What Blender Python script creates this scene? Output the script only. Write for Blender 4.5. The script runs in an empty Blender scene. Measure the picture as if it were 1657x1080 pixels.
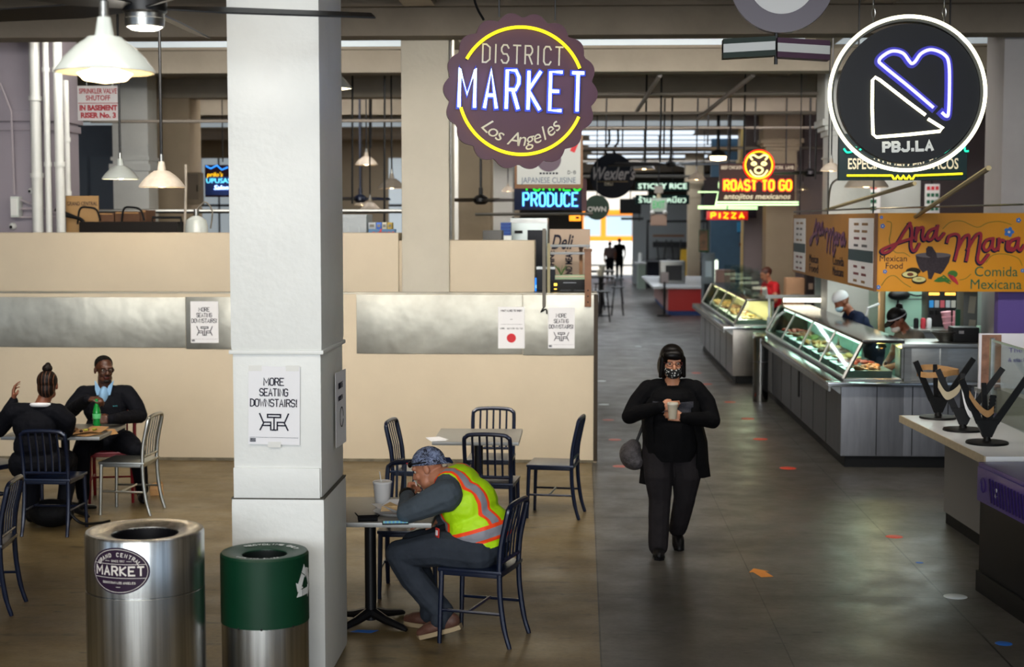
import bpy, bmesh, math, random
import numpy as np
from mathutils import Matrix, Vector
random.seed(7)
PI = math.pi
C = bpy.context.scene.collection
SC = bpy.context.scene
# ---------------------------------------------------------------- camera
FPX, CX, CY = 2500.0, 828.5, 540.0            # focal length in pixels of the 1657 x 1080 frame
CAMZ = 2.5
YAW = math.atan(112 / 2500); PITCH = math.atan(184 / 2500)
cam = bpy.data.cameras.new('camera'); camo = bpy.data.objects.new('camera', cam); C.objects.link(camo)
camo.location = (0, 0, CAMZ); camo.rotation_euler = (PI / 2 - PITCH, 0, YAW)
cam.sensor_width = 36; cam.lens = FPX / 1657 * 36; cam.clip_end = 400
cam.dof.use_dof = True; cam.dof.focus_distance = 9.8; cam.dof.aperture_fstop = 2.6
SC.camera = camo
SC.view_settings.view_transform = 'Standard'; SC.view_settings.look = 'None'
SC.view_settings.gamma = 1; SC.view_settings.use_curve_mapping = False
SC.view_settings.exposure = 0.0
SC.cycles.use_denoising = True
SC.cycles.max_bounces = 6; SC.cycles.diffuse_bounces = 3; SC.cycles.glossy_bounces = 3
SC.cycles.transparent_max_bounces = 12; SC.cycles.caustics_reflective = False; SC.cycles.caustics_refractive = False
SC.cycles.sample_clamp_indirect = 4
# ---------------------------------------------------------------- world, sun, large lamps
w = bpy.data.worlds.new('sky'); SC.world = w; w.use_nodes = True
bg = w.node_tree.nodes['Background']; bg.inputs[0].default_value = (0.62, 0.78, 1.0, 1); bg.inputs[1].default_value = 0.9
def lamp(name, kind, loc, power, col=(1, 1, 1), rot=(0, 0, 0), size=(1, 1), spread=None):
    L = bpy.data.lights.new(name, kind); L.energy = power; L.color = col
    o = bpy.data.objects.new(name, L); C.objects.link(o); o.location = loc; o.rotation_euler = rot
    if kind == 'AREA':
        L.shape = 'RECTANGLE'; L.size, L.size_y = size
        if spread: L.spread = spread
    elif kind == 'POINT': L.shadow_soft_size = size[0]
    return o
sun = lamp('sun', 'SUN', (0, -80, 60), 9.0, (1, .95, .88), (math.radians(32), 0, math.radians(8)))
# daylight entering through the street entrance behind the photographer
lamp('entrance_daylight', 'AREA', (-2.2, -4.5, 3.3), 930, (0.96, 0.985, 1.0), (math.radians(84), 0, 0), (9, 3.2))
# fill lights added in rows under the ceiling, with no fixtures built
for yy, pw, tilt, cc_ in ((5.4, 110, 0, (1, .94, .85)), (10.6, 245, 55, (1, .93, .83)), (16.5, 170, 58, (1, .94, .86)), (24.6, 330, 35, (1, .93, .86)), (36.8, 230, 0, (.95, .97, 1)), (41.0, 240, 0, (.9, .95, 1)), (48, 260, 0, (.9, .95, 1)), (56, 300, 0, (.9, .95, 1))):
    wide = 20 < yy < 30
    lamp('ceiling_fill_row', 'AREA', (-3.4 if wide else -1.2, yy, 4.3 if yy < 14 else 4.46 if yy < 18 else 4.93 if yy < 30 else 4.5), pw * (1.5 if wide else 1), cc_, (math.radians(tilt), 0, 0), (15 if wide else 9, .5), math.radians(125) if 6 < yy < 14 else None)
# ---------------------------------------------------------------- photograph pixel -> place
_f = Vector((-math.sin(YAW) * math.cos(PITCH), math.cos(YAW) * math.cos(PITCH), -math.sin(PITCH)))
_r = Vector((math.cos(YAW), math.sin(YAW), 0)); _u = _r.cross(_f)
def ray(px, py): return _f * FPX + _r * (px - CX) - _u * (py - CY)
def P(px, py, Y):                              # the point seen at a pixel, on the plane y = Y
    d = ray(px, py); t = Y / d.y
    return Vector((d.x * t, Y, CAMZ + d.z * t))
def G(px, py, z=0.0):                          # the point seen at a pixel, at height z
    d = ray(px, py); t = (z - CAMZ) / d.z
    return Vector((d.x * t, d.y * t, z))
def SX(px, X, py=356):                         # the y at which the plane x = X shows at px
    d = ray(px, py); t = X / d.x
    return Vector((X, d.y * t, CAMZ + d.z * t))
# ---------------------------------------------------------------- materials
def lin(h):
    if not isinstance(h, str): return tuple(h)[:3]
    h = h.lstrip('#'); v = [int(h[i:i + 2], 16) / 255 for i in (0, 2, 4)]
    return tuple(c / 12.92 if c <= .04045 else ((c + .055) / 1.055) ** 2.4 for c in v)
def nd(nt, kind, **kw):
    n = nt.nodes.new('ShaderNode' + kind)
    for k, v in kw.items():
        if k in n.inputs: n.inputs[k].default_value = v
        else: setattr(n, k, v)
    return n
def mat(name, col, rough=.5, metal=0.0, noise=0.0, ns=6.0, bump=0.0, bs=60.0, emit=None, es=0.0, stretch=None, coat=0.0, trans=0.0, spec=None, vary=None):
    m = bpy.data.materials.new(name); m.use_nodes = True; nt = m.node_tree; b = nt.nodes['Principled BSDF']
    c = lin(col); b.inputs['Base Color'].default_value = (*c, 1); b.inputs['Roughness'].default_value = rough; b.inputs['Metallic'].default_value = metal
    if spec is None and not metal and not coat and max(c) < .06: spec = .18
    if spec is not None: b.inputs['Specular IOR Level'].default_value = spec
    if coat: b.inputs['Coat Weight'].default_value = coat; b.inputs['Coat Roughness'].default_value = .15
    if trans: b.inputs['Transmission Weight'].default_value = trans
    if emit: b.inputs['Emission Color'].default_value = (*lin(emit), 1); b.inputs['Emission Strength'].default_value = es
    if noise or bump:
        tc = nd(nt, 'TexCoord'); src = tc.outputs['Object']
        if stretch:
            mp = nd(nt, 'Mapping'); mp.inputs['Scale'].default_value = stretch; nt.links.new(src, mp.inputs[0]); src = mp.outputs[0]
    if noise:
        n = nd(nt, 'TexNoise', Scale=ns, Detail=5.0, Roughness=.6); nt.links.new(src, n.inputs['Vector'])
        r = nd(nt, 'ValToRGB'); e = r.color_ramp.elements
        lo = vary and lin(vary) or tuple(x * (1 - noise) for x in c); hi = tuple(min(1, x * (1 + noise * .6)) for x in c)
        e[0].position = .3; e[0].color = (*lo, 1); e[1].position = .7; e[1].color = (*hi, 1)
        nt.links.new(n.outputs['Fac'], r.inputs[0]); nt.links.new(r.outputs[0], b.inputs['Base Color'])
    if bump:
        n2 = nd(nt, 'TexNoise', Scale=bs, Detail=4.0); nt.links.new(src, n2.inputs['Vector'])
        bp = nd(nt, 'Bump', Strength=bump, Distance=.02); nt.links.new(n2.outputs['Fac'], bp.inputs['Height']); nt.links.new(bp.outputs[0], b.inputs['Normal'])
    return m
def glow(name, col, s):
    m = bpy.data.materials.new(name); m.use_nodes = True; nt = m.node_tree; b = nt.nodes['Principled BSDF']
    b.inputs['Base Color'].default_value = (*lin(col), 1); b.inputs['Emission Color'].default_value = (*lin(col), 1); b.inputs['Emission Strength'].default_value = s
    b.inputs['Roughness'].default_value = .3
    return m
def glass(name, tint='#ffffff', fac=.1, rough=.03):
    m = bpy.data.materials.new(name); m.use_nodes = True; nt = m.node_tree; nt.nodes.remove(nt.nodes['Principled BSDF'])
    t = nd(nt, 'BsdfTransparent'); t.inputs[0].default_value = (*lin(tint), 1); g = nd(nt, 'BsdfGlossy'); g.inputs['Roughness'].default_value = rough
    lw = nd(nt, 'LayerWeight', Blend=.5); pw = nd(nt, 'Math', operation='POWER'); pw.inputs[1].default_value = 4; nt.links.new(lw.outputs['Facing'], pw.inputs[0])
    ad = nd(nt, 'Math', operation='MULTIPLY_ADD'); ad.inputs[1].default_value = .55; ad.inputs[2].default_value = fac; nt.links.new(pw.outputs[0], ad.inputs[0])
    x = nd(nt, 'MixShader'); nt.links.new(ad.outputs[0], x.inputs[0]); nt.links.new(t.outputs[0], x.inputs[1]); nt.links.new(g.outputs[0], x.inputs[2])
    nt.links.new(x.outputs[0], nt.nodes['Material Output'].inputs[0])
    return m
# ---------------------------------------------------------------- mesh builder
def T(x, y, z): return Matrix.Translation((x, y, z))
def RZ(a): return Matrix.Rotation(a, 4, 'Z')
def RX(a): return Matrix.Rotation(a, 4, 'X')
def RY(a): return Matrix.Rotation(a, 4, 'Y')
def FR(p, yaw=0.0, pitch=0.0, roll=0.0):       # a frame facing -y: x right, y up, z towards the viewer
    return T(*p) @ RZ(yaw) @ RX(PI / 2 + pitch) @ RZ(roll)
class MB:
    def __init__(s, M=None): s.bm = bmesh.new(); s.M = M or Matrix(); s.mi = 0
    def _v(s, p): return s.bm.verts.new(s.M @ Vector(p))
    def _f(s, vs):
        try: f = s.bm.faces.new(vs); f.material_index = s.mi; f.smooth = True; return f
        except ValueError: return None
    def box(s, c, sz, R=None, bev=0.0):
        x, y, z = (v / 2 for v in sz); M = T(*c) @ (R or Matrix())
        vs = [s._v(M @ Vector((a * x, b * y, d * z))) for a in (-1, 1) for b in (-1, 1) for d in (-1, 1)]
        fs = [s._f([vs[i] for i in q]) for q in ((0, 1, 3, 2), (4, 6, 7, 5), (0, 4, 5, 1), (2, 3, 7, 6), (0, 2, 6, 4), (1, 5, 7, 3))]
        if bev: bmesh.ops.bevel(s.bm, geom=list({e for f in fs for e in f.edges}), offset=bev, segments=2, affect='EDGES', profile=.7)
        return s
    def bb(s, a, b, bev=0.0):                  # box between two corners
        return s.box([(i + j) / 2 for i, j in zip(a, b)], [abs(j - i) for i, j in zip(a, b)], None, bev)
    def rings(s, rings, caps=True, closed=False):
        R = [[s._v(p) for p in r] for r in rings]; n = len(R[0])
        prs = list(zip(R, R[1:])) + ([(R[-1], R[0])] if closed else [])
        for a, b in prs:
            for i in range(n): s._f([a[i], a[(i + 1) % n], b[(i + 1) % n], b[i]])
        if caps and not closed: s._f(R[0][::-1]); s._f(R[-1])
        return s
    def tube(s, pts, r, n=8, closed=False, flat=None):
        pts = [Vector(p) for p in pts]; N = len(pts); rs = r if isinstance(r, (list, tuple)) else [r] * N
        out = []; up = None
        for i, p in enumerate(pts):
            a = pts[(i - 1) % N] if (closed or i) else p; b = pts[(i + 1) % N] if (closed or i < N - 1) else p
            t = (b - a)
            if t.length < 1e-9: t = Vector((0, 0, 1))
            t.normalize()
            if up is None: up = Vector((0, 0, 1)) if abs(t.z) < .9 else Vector((0, 1, 0))
            x = up.cross(t)
            if x.length < 1e-6: x = t.orthogonal()
            x.normalize(); y = t.cross(x); up = y
            out.append([p + x * math.cos(2 * PI * k / n) * rs[i] * (flat or 1) + y * math.sin(2 * PI * k / n) * rs[i] for k in range(n)])
        return s.rings(out, True, closed)
    def cyl(s, a, b, r, r2=None, n=20): return s.tube([a, b], [r, r if r2 is None else r2], n)
    def lathe(s, prof, c=(0, 0, 0), n=36, caps=False, R=None):
        M = T(*c) @ (R or Matrix())
        return s.rings([[M @ Vector((r * math.cos(2 * PI * k / n), r * math.sin(2 * PI * k / n), z)) for k in range(n)] for r, z in prof], caps)
    def prism(s, pts, d, F=None, z0=0.0):      # outline in a frame, from z0 to z0 + d
        F = F or Matrix()
        return s.rings([[F @ Vector((x, y, z0)) for x, y in pts], [F @ Vector((x, y, z0 + d)) for x, y in pts]])
    def quad(s, *p): s._f([s._v(q) for q in p]); return s
    def ell(s, c, r, R=None, n=16):
        M = T(*c) @ (R or Matrix()); r = r if isinstance(r, (list, tuple)) else (r, r, r); h = n // 2
        return s.rings([[M @ Vector((r[0] * math.sin(t) * math.cos(2 * PI * k / n), r[1] * math.sin(t) * math.sin(2 * PI * k / n), r[2] * math.cos(t))) for k in range(n)]
                        for t in [max(.02, min(PI - .02, PI * i / h)) for i in range(h + 1)]])
    def cap(s, a, b, r0, r1, n=12, h=4):       # tapered capsule
        a, b = Vector(a), Vector(b); t = b - a
        if t.length < 1e-6: t = Vector((0, 0, 1e-4))
        t.normalize(); x = t.orthogonal().normalized(); y = t.cross(x); prof = []
        for i in range(h + 1):
            q = PI / 2 * max(i / h, .03); prof.append((a - t * r0 * math.cos(q), r0 * math.sin(q)))
        for i in range(h + 1):
            q = PI / 2 * (1 - i / h); q = max(q, .03); prof.append((b + t * r1 * math.cos(q), r1 * math.sin(q)))
        return s.rings([[p + (x * math.cos(2 * PI * k / n) + y * math.sin(2 * PI * k / n)) * r for k in range(n)] for p, r in prof])
    def build(s, name, m, parent=None, W=None, ang=35):
        bm = s.bm
        if W is not None: bm.transform(ROOT[W.name].inverted())
        bmesh.ops.recalc_face_normals(bm, faces=bm.faces)
        me = bpy.data.meshes.new(name); bm.to_mesh(me); bm.free()
        for q in (m if isinstance(m, (list, tuple)) else [m]): me.materials.append(q)
        if ang: me.set_sharp_from_angle(angle=math.radians(ang))
        else: me.polygons.foreach_set('use_smooth', [False] * len(me.polygons))
        o = bpy.data.objects.new(name, me); C.objects.link(o)
        if parent: o.parent = parent
        return o
ROOT = {}
def tag(o, label, cat, group=None):
    o['label'] = label; o['category'] = cat
    if group: o['group'] = group
    return o
def thing(name, label, cat, loc=(0, 0, 0), rz=0.0, group=None):
    o = bpy.data.objects.new(name, None); C.objects.link(o); o.empty_display_size = .1
    o.location = loc; o.rotation_euler = (0, 0, rz); ROOT[o.name] = T(*loc) @ RZ(rz)
    return tag(o, label, cat, group)
def struct(o): o['kind'] = 'structure'; return o
def kids(o): return [c for c in C.objects if c.parent == o]
def dup(root, loc, rz=0.0, label=None, group=None, cat=None):
    def cp(o, par):
        c = o.copy(); C.objects.link(c)
        if par: c.parent = par
        for k in list(o.children): cp(k, c)
        return c
    r = cp(root, None); r.location = loc; r.rotation_euler = (0, 0, rz); ROOT[r.name] = T(*loc) @ RZ(rz)
    if label: r['label'] = label
    if group: r['group'] = group
    return r
# ---------------------------------------------------------------- writing
def txt(body, size, m, parent, F, name='lettering', ext=.001, align='CENTER', shear=0.0, bold=0.0, sp=1.0, width=None, W=None, line=1.0):
    cu = bpy.data.curves.new(name, 'FONT'); cu.body = body; cu.size = size; cu.align_x = align; cu.align_y = 'CENTER'
    cu.extrude = ext; cu.shear = shear; cu.offset = bold; cu.space_character = sp; cu.space_line = line; cu.resolution_u = 3
    to = bpy.data.objects.new(name, cu); me = bpy.data.meshes.new_from_object(to); bpy.data.objects.remove(to)
    if width and len(me.vertices):
        xs = [v.co.x for v in me.vertices]; k = width / max(1e-6, max(xs) - min(xs))
        me.transform(Matrix.Diagonal((k, 1, 1, 1)))
    me.transform((ROOT[W.name].inverted() if W is not None else Matrix()) @ F)
    me.name = name; me.materials.clear(); me.materials.append(m)
    o = bpy.data.objects.new(name, me); C.objects.link(o); o.parent = parent
    return o
GL = {'A': '00 26 40|12 32', 'B': '00 06 36 45 44 33 03|33 42 41 30 00', 'C': '45 36 16 05 01 10 30 41', 'D': '00 06 26 45 41 20 00', 'E': '46 06 00 40|03 33',
      'F': '46 06 00|03 33', 'G': '45 36 16 05 01 10 30 41 43 23', 'H': '00 06|40 46|03 43', 'I': '20 26', 'J': '46 41 30 10 01', 'K': '00 06|46 03 40', 'L': '06 00 40',
      'M': '00 06 22 46 40', 'N': '00 06 40 46', 'O': '10 01 05 16 36 45 41 30 10', 'P': '00 06 36 45 44 33 03', 'R': '00 06 36 45 44 33 03|23 40',
      'S': '45 36 16 05 04 13 33 42 41 30 10 01', 'T': '06 46|26 20', 'U': '06 01 10 30 41 46', 'V': '06 20 46', 'W': '06 10 24 30 46', 'X': '00 46|06 40', 'Y': '06 23 46|23 20',
      'Z': '06 46 00 40', '!': '26 22|21 20', '-': '13 33', '.': '20 21', '1': '16 26 20', '7': '06 46 10', '3': '06 36 45 44 33 13|33 42 41 30 00', '0': '10 01 05 16 36 45 41 30 10', '9': '43 13 04 05 16 36 45 43 10', '2': '05 16 36 45 44 00 40', '4': '30 36 02 42', '5': '46 06 03 33 42 41 30 00', '6': '36 14 01 10 30 41 42 33 02', '8': '13 04 05 16 36 45 44 33 13 02 01 10 30 41 42 33', 'Q': '10 01 05 16 36 45 41 30 10|22 40', '$': '45 36 16 05 04 13 33 42 41 30 10 01|26 20', '&': '40 05 16 25 02 01 10 20 42'}
def strokes(body, h, width=None, asp=.62, gap=.3):
    out = []; x = 0.0; k = h / 6; kx = h * asp / 4
    for ch in body:
        if ch == ' ': x += h * asp * .8; continue
        g = GL[ch]; nar = ch in 'I!.1'; k0 = kx; kx = kx * (1.3 if ch in 'MW' else 1)
        for st in g.split('|'):
            out.append([(x + (int(q[0]) - (1.4 if nar else 0)) * kx, int(q[1]) * k) for q in st.split()])
        x += (1.2 * kx if nar else 4 * kx) + h * gap; kx = k0
    x -= h * gap; f = (width / x) if width else 1
    return [[((a - x / 2) * f, b - h / 2) for a, b in s] for s in out]
_rz = [0]
def ribbon(mb, pts, w, F, z=0.0, d=.002):      # a flat painted stroke: one mitred strip
    p = [Vector((a[0], a[1])) for a in pts]; p = [q for i, q in enumerate(p) if i == 0 or (q - p[i - 1]).length > 1e-6]; n = len(p)
    if n < 2: return
    closed = (p[0] - p[-1]).length < 1e-6 and n > 3
    if closed: p = p[:-1]; n -= 1
    _rz[0] = (_rz[0] + 1) % 9; z += _rz[0] * 4e-5; L, R_ = [], []
    for i in range(n):
        a = p[(i - 1) % n] if (closed or i) else None; b = p[(i + 1) % n] if (closed or i < n - 1) else None
        t0 = (p[i] - a).normalized() if a is not None else None; t1 = (b - p[i]).normalized() if b is not None else None
        q = p[i].copy()
        if t0 is None: t0 = t1; q = q - t1 * w * .35
        if t1 is None: t1 = t0; q = q + t0 * w * .35
        n0, n1 = Vector((-t0.y, t0.x)), Vector((-t1.y, t1.x)); m = n0 + n1
        if m.length < .2: m = n0
        m.normalize(); k = min(1.45, 1 / max(.3, m.dot(n0))); L.append(q + m * w / 2 * k); R_.append(q - m * w / 2 * k)
    rg = range(n if closed else n - 1); dz = 3e-5 / n
    for i in rg:
        j = (i + 1) % n; za, zb = z + i * dz, z + j * dz
        top = [F @ Vector((L[i].x, L[i].y, za + d)), F @ Vector((R_[i].x, R_[i].y, za + d)), F @ Vector((R_[j].x, R_[j].y, zb + d)), F @ Vector((L[j].x, L[j].y, zb + d))]
        bot = [F @ Vector((L[i].x, L[i].y, za)), F @ Vector((R_[i].x, R_[i].y, za)), F @ Vector((R_[j].x, R_[j].y, zb)), F @ Vector((L[j].x, L[j].y, zb))]
        mb._f([mb._v(q) for q in top]); mb._f([mb._v(top[0]), mb._v(bot[0]), mb._v(bot[3]), mb._v(top[3])]); mb._f([mb._v(top[1]), mb._v(top[2]), mb._v(bot[2]), mb._v(bot[1])])
def flat_text(body, h, m, parent, F, wd=None, sw=.14, name='lettering', W=None, **k):
    mb = MB()
    for s in strokes(body, h, wd, **k): ribbon(mb, s, h * sw, F, 0, .0012)
    return mb.build(name, m, parent, W, ang=0)
def neon(body, h, m, parent, F, r=.008, wd=None, z=.02, name='neon_letter', W=None, each=True, back=None, **k):
    if back:
        mb = MB()
        for s in strokes(body, h, wd, **k): ribbon(mb, s, r * 3.7, F, 0, .003)
        mb.build('painted_lettering', back, parent, W, ang=0)
    mb = MB()
    for s in strokes(body, h, wd, **k): mb.tube([F @ Vector((a, b, z)) for a, b in s], r, 8)
    return mb.build('neon_lettering', m, parent, W)
def spline(pts, n=6, closed=False):            # Catmull-Rom through points
    pts = [Vector(p) for p in pts]; N = len(pts); out = []
    g = (lambda i: pts[i % N]) if closed else (lambda i: pts[max(0, min(N - 1, i))])
    for i in range(N if closed else N - 1):
        a, b, c, d = g(i - 1), g(i), g(i + 1), g(i + 2)
        for k in range(n):
            t = k / n
            out.append(.5 * ((2 * b) + (c - a) * t + (2 * a - 5 * b + 4 * c - d) * t * t + (3 * b - a - 3 * c + d) * t ** 3))
    if not closed: out.append(pts[-1])
    return out
def arc(r, a0, a1, n=24, cx=0.0, cy=0.0): return [(cx + r * math.cos(math.radians(a0 + (a1 - a0) * i / n)), cy + r * math.sin(math.radians(a0 + (a1 - a0) * i / n))) for i in range(n + 1)]
# ---------------------------------------------------------------- continuous bodies
def body(name, shapes, mats, parent, vox=.006, smooth=4, cuts=(), ang=0, warp=0.0):
    mb = MB()
    for sh in shapes:
        if sh[0] == 'c': mb.cap(sh[1], sh[2], sh[3], sh[4])
        else: mb.ell(sh[1], sh[2], sh[3], 18)
    bmesh.ops.recalc_face_normals(mb.bm, faces=mb.bm.faces)
    me = bpy.data.meshes.new('raw'); mb.bm.to_mesh(me); mb.bm.free()
    to = bpy.data.objects.new('raw', me); C.objects.link(to)
    md = to.modifiers.new('r', 'REMESH'); md.mode = 'VOXEL'; md.voxel_size = vox; md.use_smooth_shade = True
    if smooth: sm = to.modifiers.new('s', 'SMOOTH'); sm.factor = .5; sm.iterations = smooth
    if warp:
        tx = bpy.data.textures.get('folds') or bpy.data.textures.new('folds', 'CLOUDS'); tx.noise_scale = .09
        dm = to.modifiers.new('d', 'DISPLACE'); dm.texture = tx; dm.strength = warp; dm.mid_level = .5; dm.texture_coords = 'LOCAL'
    dg = bpy.context.evaluated_depsgraph_get(); nm = bpy.data.meshes.new_from_object(to.evaluated_get(dg)); bpy.data.objects.remove(to)
    if cuts:
        b = bmesh.new(); b.from_mesh(nm)
        for co, no in cuts:
            bmesh.ops.bisect_plane(b, geom=b.verts[:] + b.edges[:] + b.faces[:], plane_co=co, plane_no=no, clear_outer=True)
        b.to_mesh(nm); b.free()
    nm.name = name; nm.materials.clear()
    for q in mats: nm.materials.append(q)
    if len(mats) > 1:
        n = len(nm.polygons); cc = np.empty(n * 3); nm.polygons.foreach_get('center', cc); cc = cc.reshape(-1, 3)
        best = np.full(n, 1e9); mi = np.zeros(n, dtype=np.int32)
        for sh in shapes:
            if sh[0] == 'c':
                a, b_ = np.array(sh[1]), np.array(sh[2]); ab = b_ - a; t = np.clip(((cc - a) @ ab) / max(1e-9, ab @ ab), 0, 1)
                d = np.linalg.norm(cc - (a + t[:, None] * ab), axis=1) - (sh[3] + t * (sh[4] - sh[3]))
            else:
                R = np.array((sh[3] or Matrix()).to_3x3()); q = ((cc - np.array(sh[1])) @ R) / np.array(sh[2]); d = (np.linalg.norm(q, axis=1) - 1) * min(sh[2])
            k = d < best; best[k] = d[k]; mi[k] = sh[-1]
        nm.polygons.foreach_set('material_index', mi)
    nm.polygons.foreach_set('use_smooth', [True] * len(nm.polygons))
    o = bpy.data.objects.new(name, nm); C.objects.link(o); o.parent = parent
    return o
def cc(p0, p1, r0, r1, m): return ('c', tuple(p0), tuple(p1), r0, r1, m)
def chain(pts, rs, m): return [cc(a, b, r, q, m) for a, b, r, q in zip(pts, pts[1:], rs, rs[1:])]
def ee(c, r, m, R=None): return ('e', tuple(c), tuple(r), R, m)
def head_shapes(M, sk, lip, s=1.0):
    def p(x, y, z): return tuple(M @ (Vector((x, y, z)) * s))
    R = M.to_3x3().to_4x4(); r = lambda *a: tuple(v * s for v in a)
    return [ee(p(-.012, 0, .035), r(.097, .076, .083), sk, R), ee(p(.026, 0, -.018), r(.066, .062, .085), sk, R), cc(p(.035, .02, -.075), p(.035, -.02, -.075), .04 * s, .04 * s, sk),
            cc(p(.06, 0, -.088), p(.064, 0, -.092), .026 * s, .024 * s, sk), cc(p(.088, 0, .01), p(.106, 0, -.03), .009 * s, .014 * s, sk), cc(p(.098, .012, -.036), p(.098, -.012, -.036), .009 * s, .009 * s, sk),
            cc(p(.078, .04, .024), p(.078, -.04, .024), .014 * s, .014 * s, sk), ee(p(.07, .036, -.03), r(.02, .02, .022), sk, R), ee(p(.07, -.036, -.03), r(.02, .02, .022), sk, R),
            ee(p(-.008, .078, -.008), r(.021, .01, .032), sk, R), ee(p(-.008, -.078, -.008), r(.021, .01, .032), sk, R),
            cc(p(.088, .019, -.06), p(.088, -.019, -.06), .0085 * s, .0085 * s, lip), cc(p(.085, .014, -.07), p(.085, -.014, -.07), .009 * s, .009 * s, lip)]
def eyes(M, parent, s=1.0, iris=None):
    for y in (.031, -.031):
        e = MB().ell(M @ (Vector((.0775, y, .002)) * s), .0108 * s, None, 12).build('eye', EYEW, parent)
        MB().ell(M @ (Vector((.0862, y, .001)) * s), .0062 * s, None, 10).build('iris', EYED, e)
def hand_shapes(M, sk, curl=(35, 40, 25), side=1, spread=.0, s=1.0, thumb=(.062, .058, -.03)):
    # x along the fingers, y towards the thumb (times side), z out of the back of the hand
    def p(x, y, z): return tuple(M @ Vector((x * s, y * side * s, z * s)))
    out = []
    Ls = ((.044, .026, .021), (.049, .030, .022), (.045, .028, .021), (.036, .021, .018))
    for i, (y, L) in enumerate(zip((.030, .010, -.010, -.029), Ls)):
        k = (.085, .089, .085, .077)[i]; out.append(cc(p(.0, y * .55, 0), p(k, y, 0), .0135 * s, .0108 * s, sk))
        a = 0.0; q = [k, 0.0]; yy = y
        for j in range(3):
            a += math.radians(curl[j] * (1 + .12 * (i - 1))); n = [q[0] + L[j] * math.cos(a), q[1] - L[j] * math.sin(a)]; y2 = yy + y * spread * .4
            out.append(cc(p(q[0], yy, q[1]), p(n[0], y2, n[1]), (.0096, .0088, .008)[j] * s, (.0088, .008, .0072)[j] * s, sk)); q = n; yy = y2
    tx, ty, tz = thumb
    out += [cc(p(.018, .02, -.006), p(.045, .042, tz * .45), .0145 * s, .0125 * s, sk), cc(p(.045, .042, tz * .45), p(tx, ty, tz), .0115 * s, .0105 * s, sk), cc(p(tx, ty, tz), p(tx + .026, ty - .006, tz * 1.3), .0105 * s, .009 * s, sk)]
    out.append(ee(p(.05, 0, -.006), (.038 * s, .034 * s, .016 * s), sk, M.to_3x3().to_4x4()))
    return out
def frame_x(o, x, z):                          # frame at o with x axis along x, z as near z as it can be
    x = Vector(x).normalized(); z = Vector(z); y = z.cross(x).normalized(); z = x.cross(y)
    return Matrix(((x.x, y.x, z.x, o[0]), (x.y, y.y, z.y, o[1]), (x.z, y.z, z.z, o[2]), (0, 0, 0, 1)))
# ================================================================ materials
WHITEP = mat('white_paint', '#dddfdb', .42, noise=.05, ns=3, bump=.13, bs=22)
BEIGE = mat('beige_paint', '#c9bba2', .6, noise=.06, ns=1.3, bump=.12, bs=12)
TAN = mat('tan_plaster', '#a4947c', .7, noise=.08, ns=2, bump=.2, bs=18)
CEIL = mat('ceiling_plaster', '#b7a797', .8, noise=.12, ns=1.2, bump=.3, bs=9)
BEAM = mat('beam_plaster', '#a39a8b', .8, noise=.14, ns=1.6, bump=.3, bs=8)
BEAMD = mat('darker_beam_plaster', '#787064', .85, noise=.2, ns=1.2, bump=.3, bs=8)  # darker plaster tone for the nearer beams
STEEL = mat('brushed_steel', '#9a9b98', .32, 1.0, noise=.18, ns=3, bump=.04, bs=10, stretch=(1, 1, 6))
STEELV = mat('reflection_streaked_steel', '#c4c6c4', .27, 1.0, noise=.42, ns=4, stretch=(7, 7, .12))  # brushed steel; vertical streaks in the colour imitate room reflections
BAND = mat('band_steel', '#a7a396', .36, 1.0, noise=.35, ns=1.4, bump=.9, bs=1.3)
LEDGE = mat('polished_steel', '#a2a4a4', .14, 1.0, noise=.1, ns=4)
DKTOP = mat('dark_polished_top', '#56534f', .16, .9, noise=.2, ns=2)
GREYM = mat('grey_metal_panel', '#73757a', .45, .85, noise=.16, ns=4, stretch=(5, 5, .6))
BLACK = mat('black_paint', '#0d0d0e', .45)
BLACKM = mat('black_metal', '#101114', .38, .2)
NAVY = mat('navy_metal', '#0b1730', .32, .25, noise=.18, ns=30, coat=.3)
ALU = mat('brushed_aluminium', '#b9bab4', .33, 1.0, noise=.08, ns=20)
REDM = mat('red_metal', '#7c0f18', .35, .2)
TABLET = mat('grey_laminate', '#77746d', .32, .1, noise=.08, ns=18)
TABLEE = mat('table_edge', '#8b8b88', .35, .7)
PAPER = mat('white_paper', '#e4e4e6', .7, bump=.08, bs=6)
INK = mat('dark_ink', '#1a1a2a', .6)
REDINK = mat('red_ink', '#c4202a', .6)
GREENP = mat('green_paint', '#05331f', .42, noise=.12, ns=5, spec=.3)
WHITEV = mat('white_vinyl', '#d5d8d6', .5)
MAROON = mat('maroon_sign_paint', '#54283a', .45, noise=.06, ns=8)
CREAM = mat('cream_lettering', '#e6dcc0', .5)
YELLOWP = mat('yellow_sign_paint', '#d58f08', .5, noise=.05, ns=3)
OCHRE = mat('ochre_sign_paint', '#9a6a2a', .55, noise=.05, ns=3)
CRIMSON = mat('crimson_sign_paint', '#9a1028', .5)
NAVYP = mat('navy_sign_paint', '#171a33', .5)
GREENT = mat('green_sign_paint', '#0f5a3c', .5)
BLUEF = mat('blue_sign_paint', '#2f6fc0', .5)
WOOD = mat('brown_wood', '#6b4526', .5, noise=.2, ns=9, stretch=(6, 6, .8))
CARD = mat('brown_paper', '#a27a4c', .75, noise=.12, ns=14, bump=.3, bs=30)
PURPLE = mat('purple_plastic', '#3a1f78', .35, coat=.3)
PURPLEW = mat('purple_wall_paint', '#5d4a93', .6)
WHITEC = mat('white_laminate', '#d3d6d8', .25)
PLY = mat('plywood_edge', '#a5977d', .6, noise=.12, ns=20)
ENAMEL = mat('white_enamel', '#c9d0cb', .25, coat=.4, noise=.04, ns=9)
ENAMELO = mat('aged_enamel', '#a79d90', .4, noise=.18, ns=12)
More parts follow.
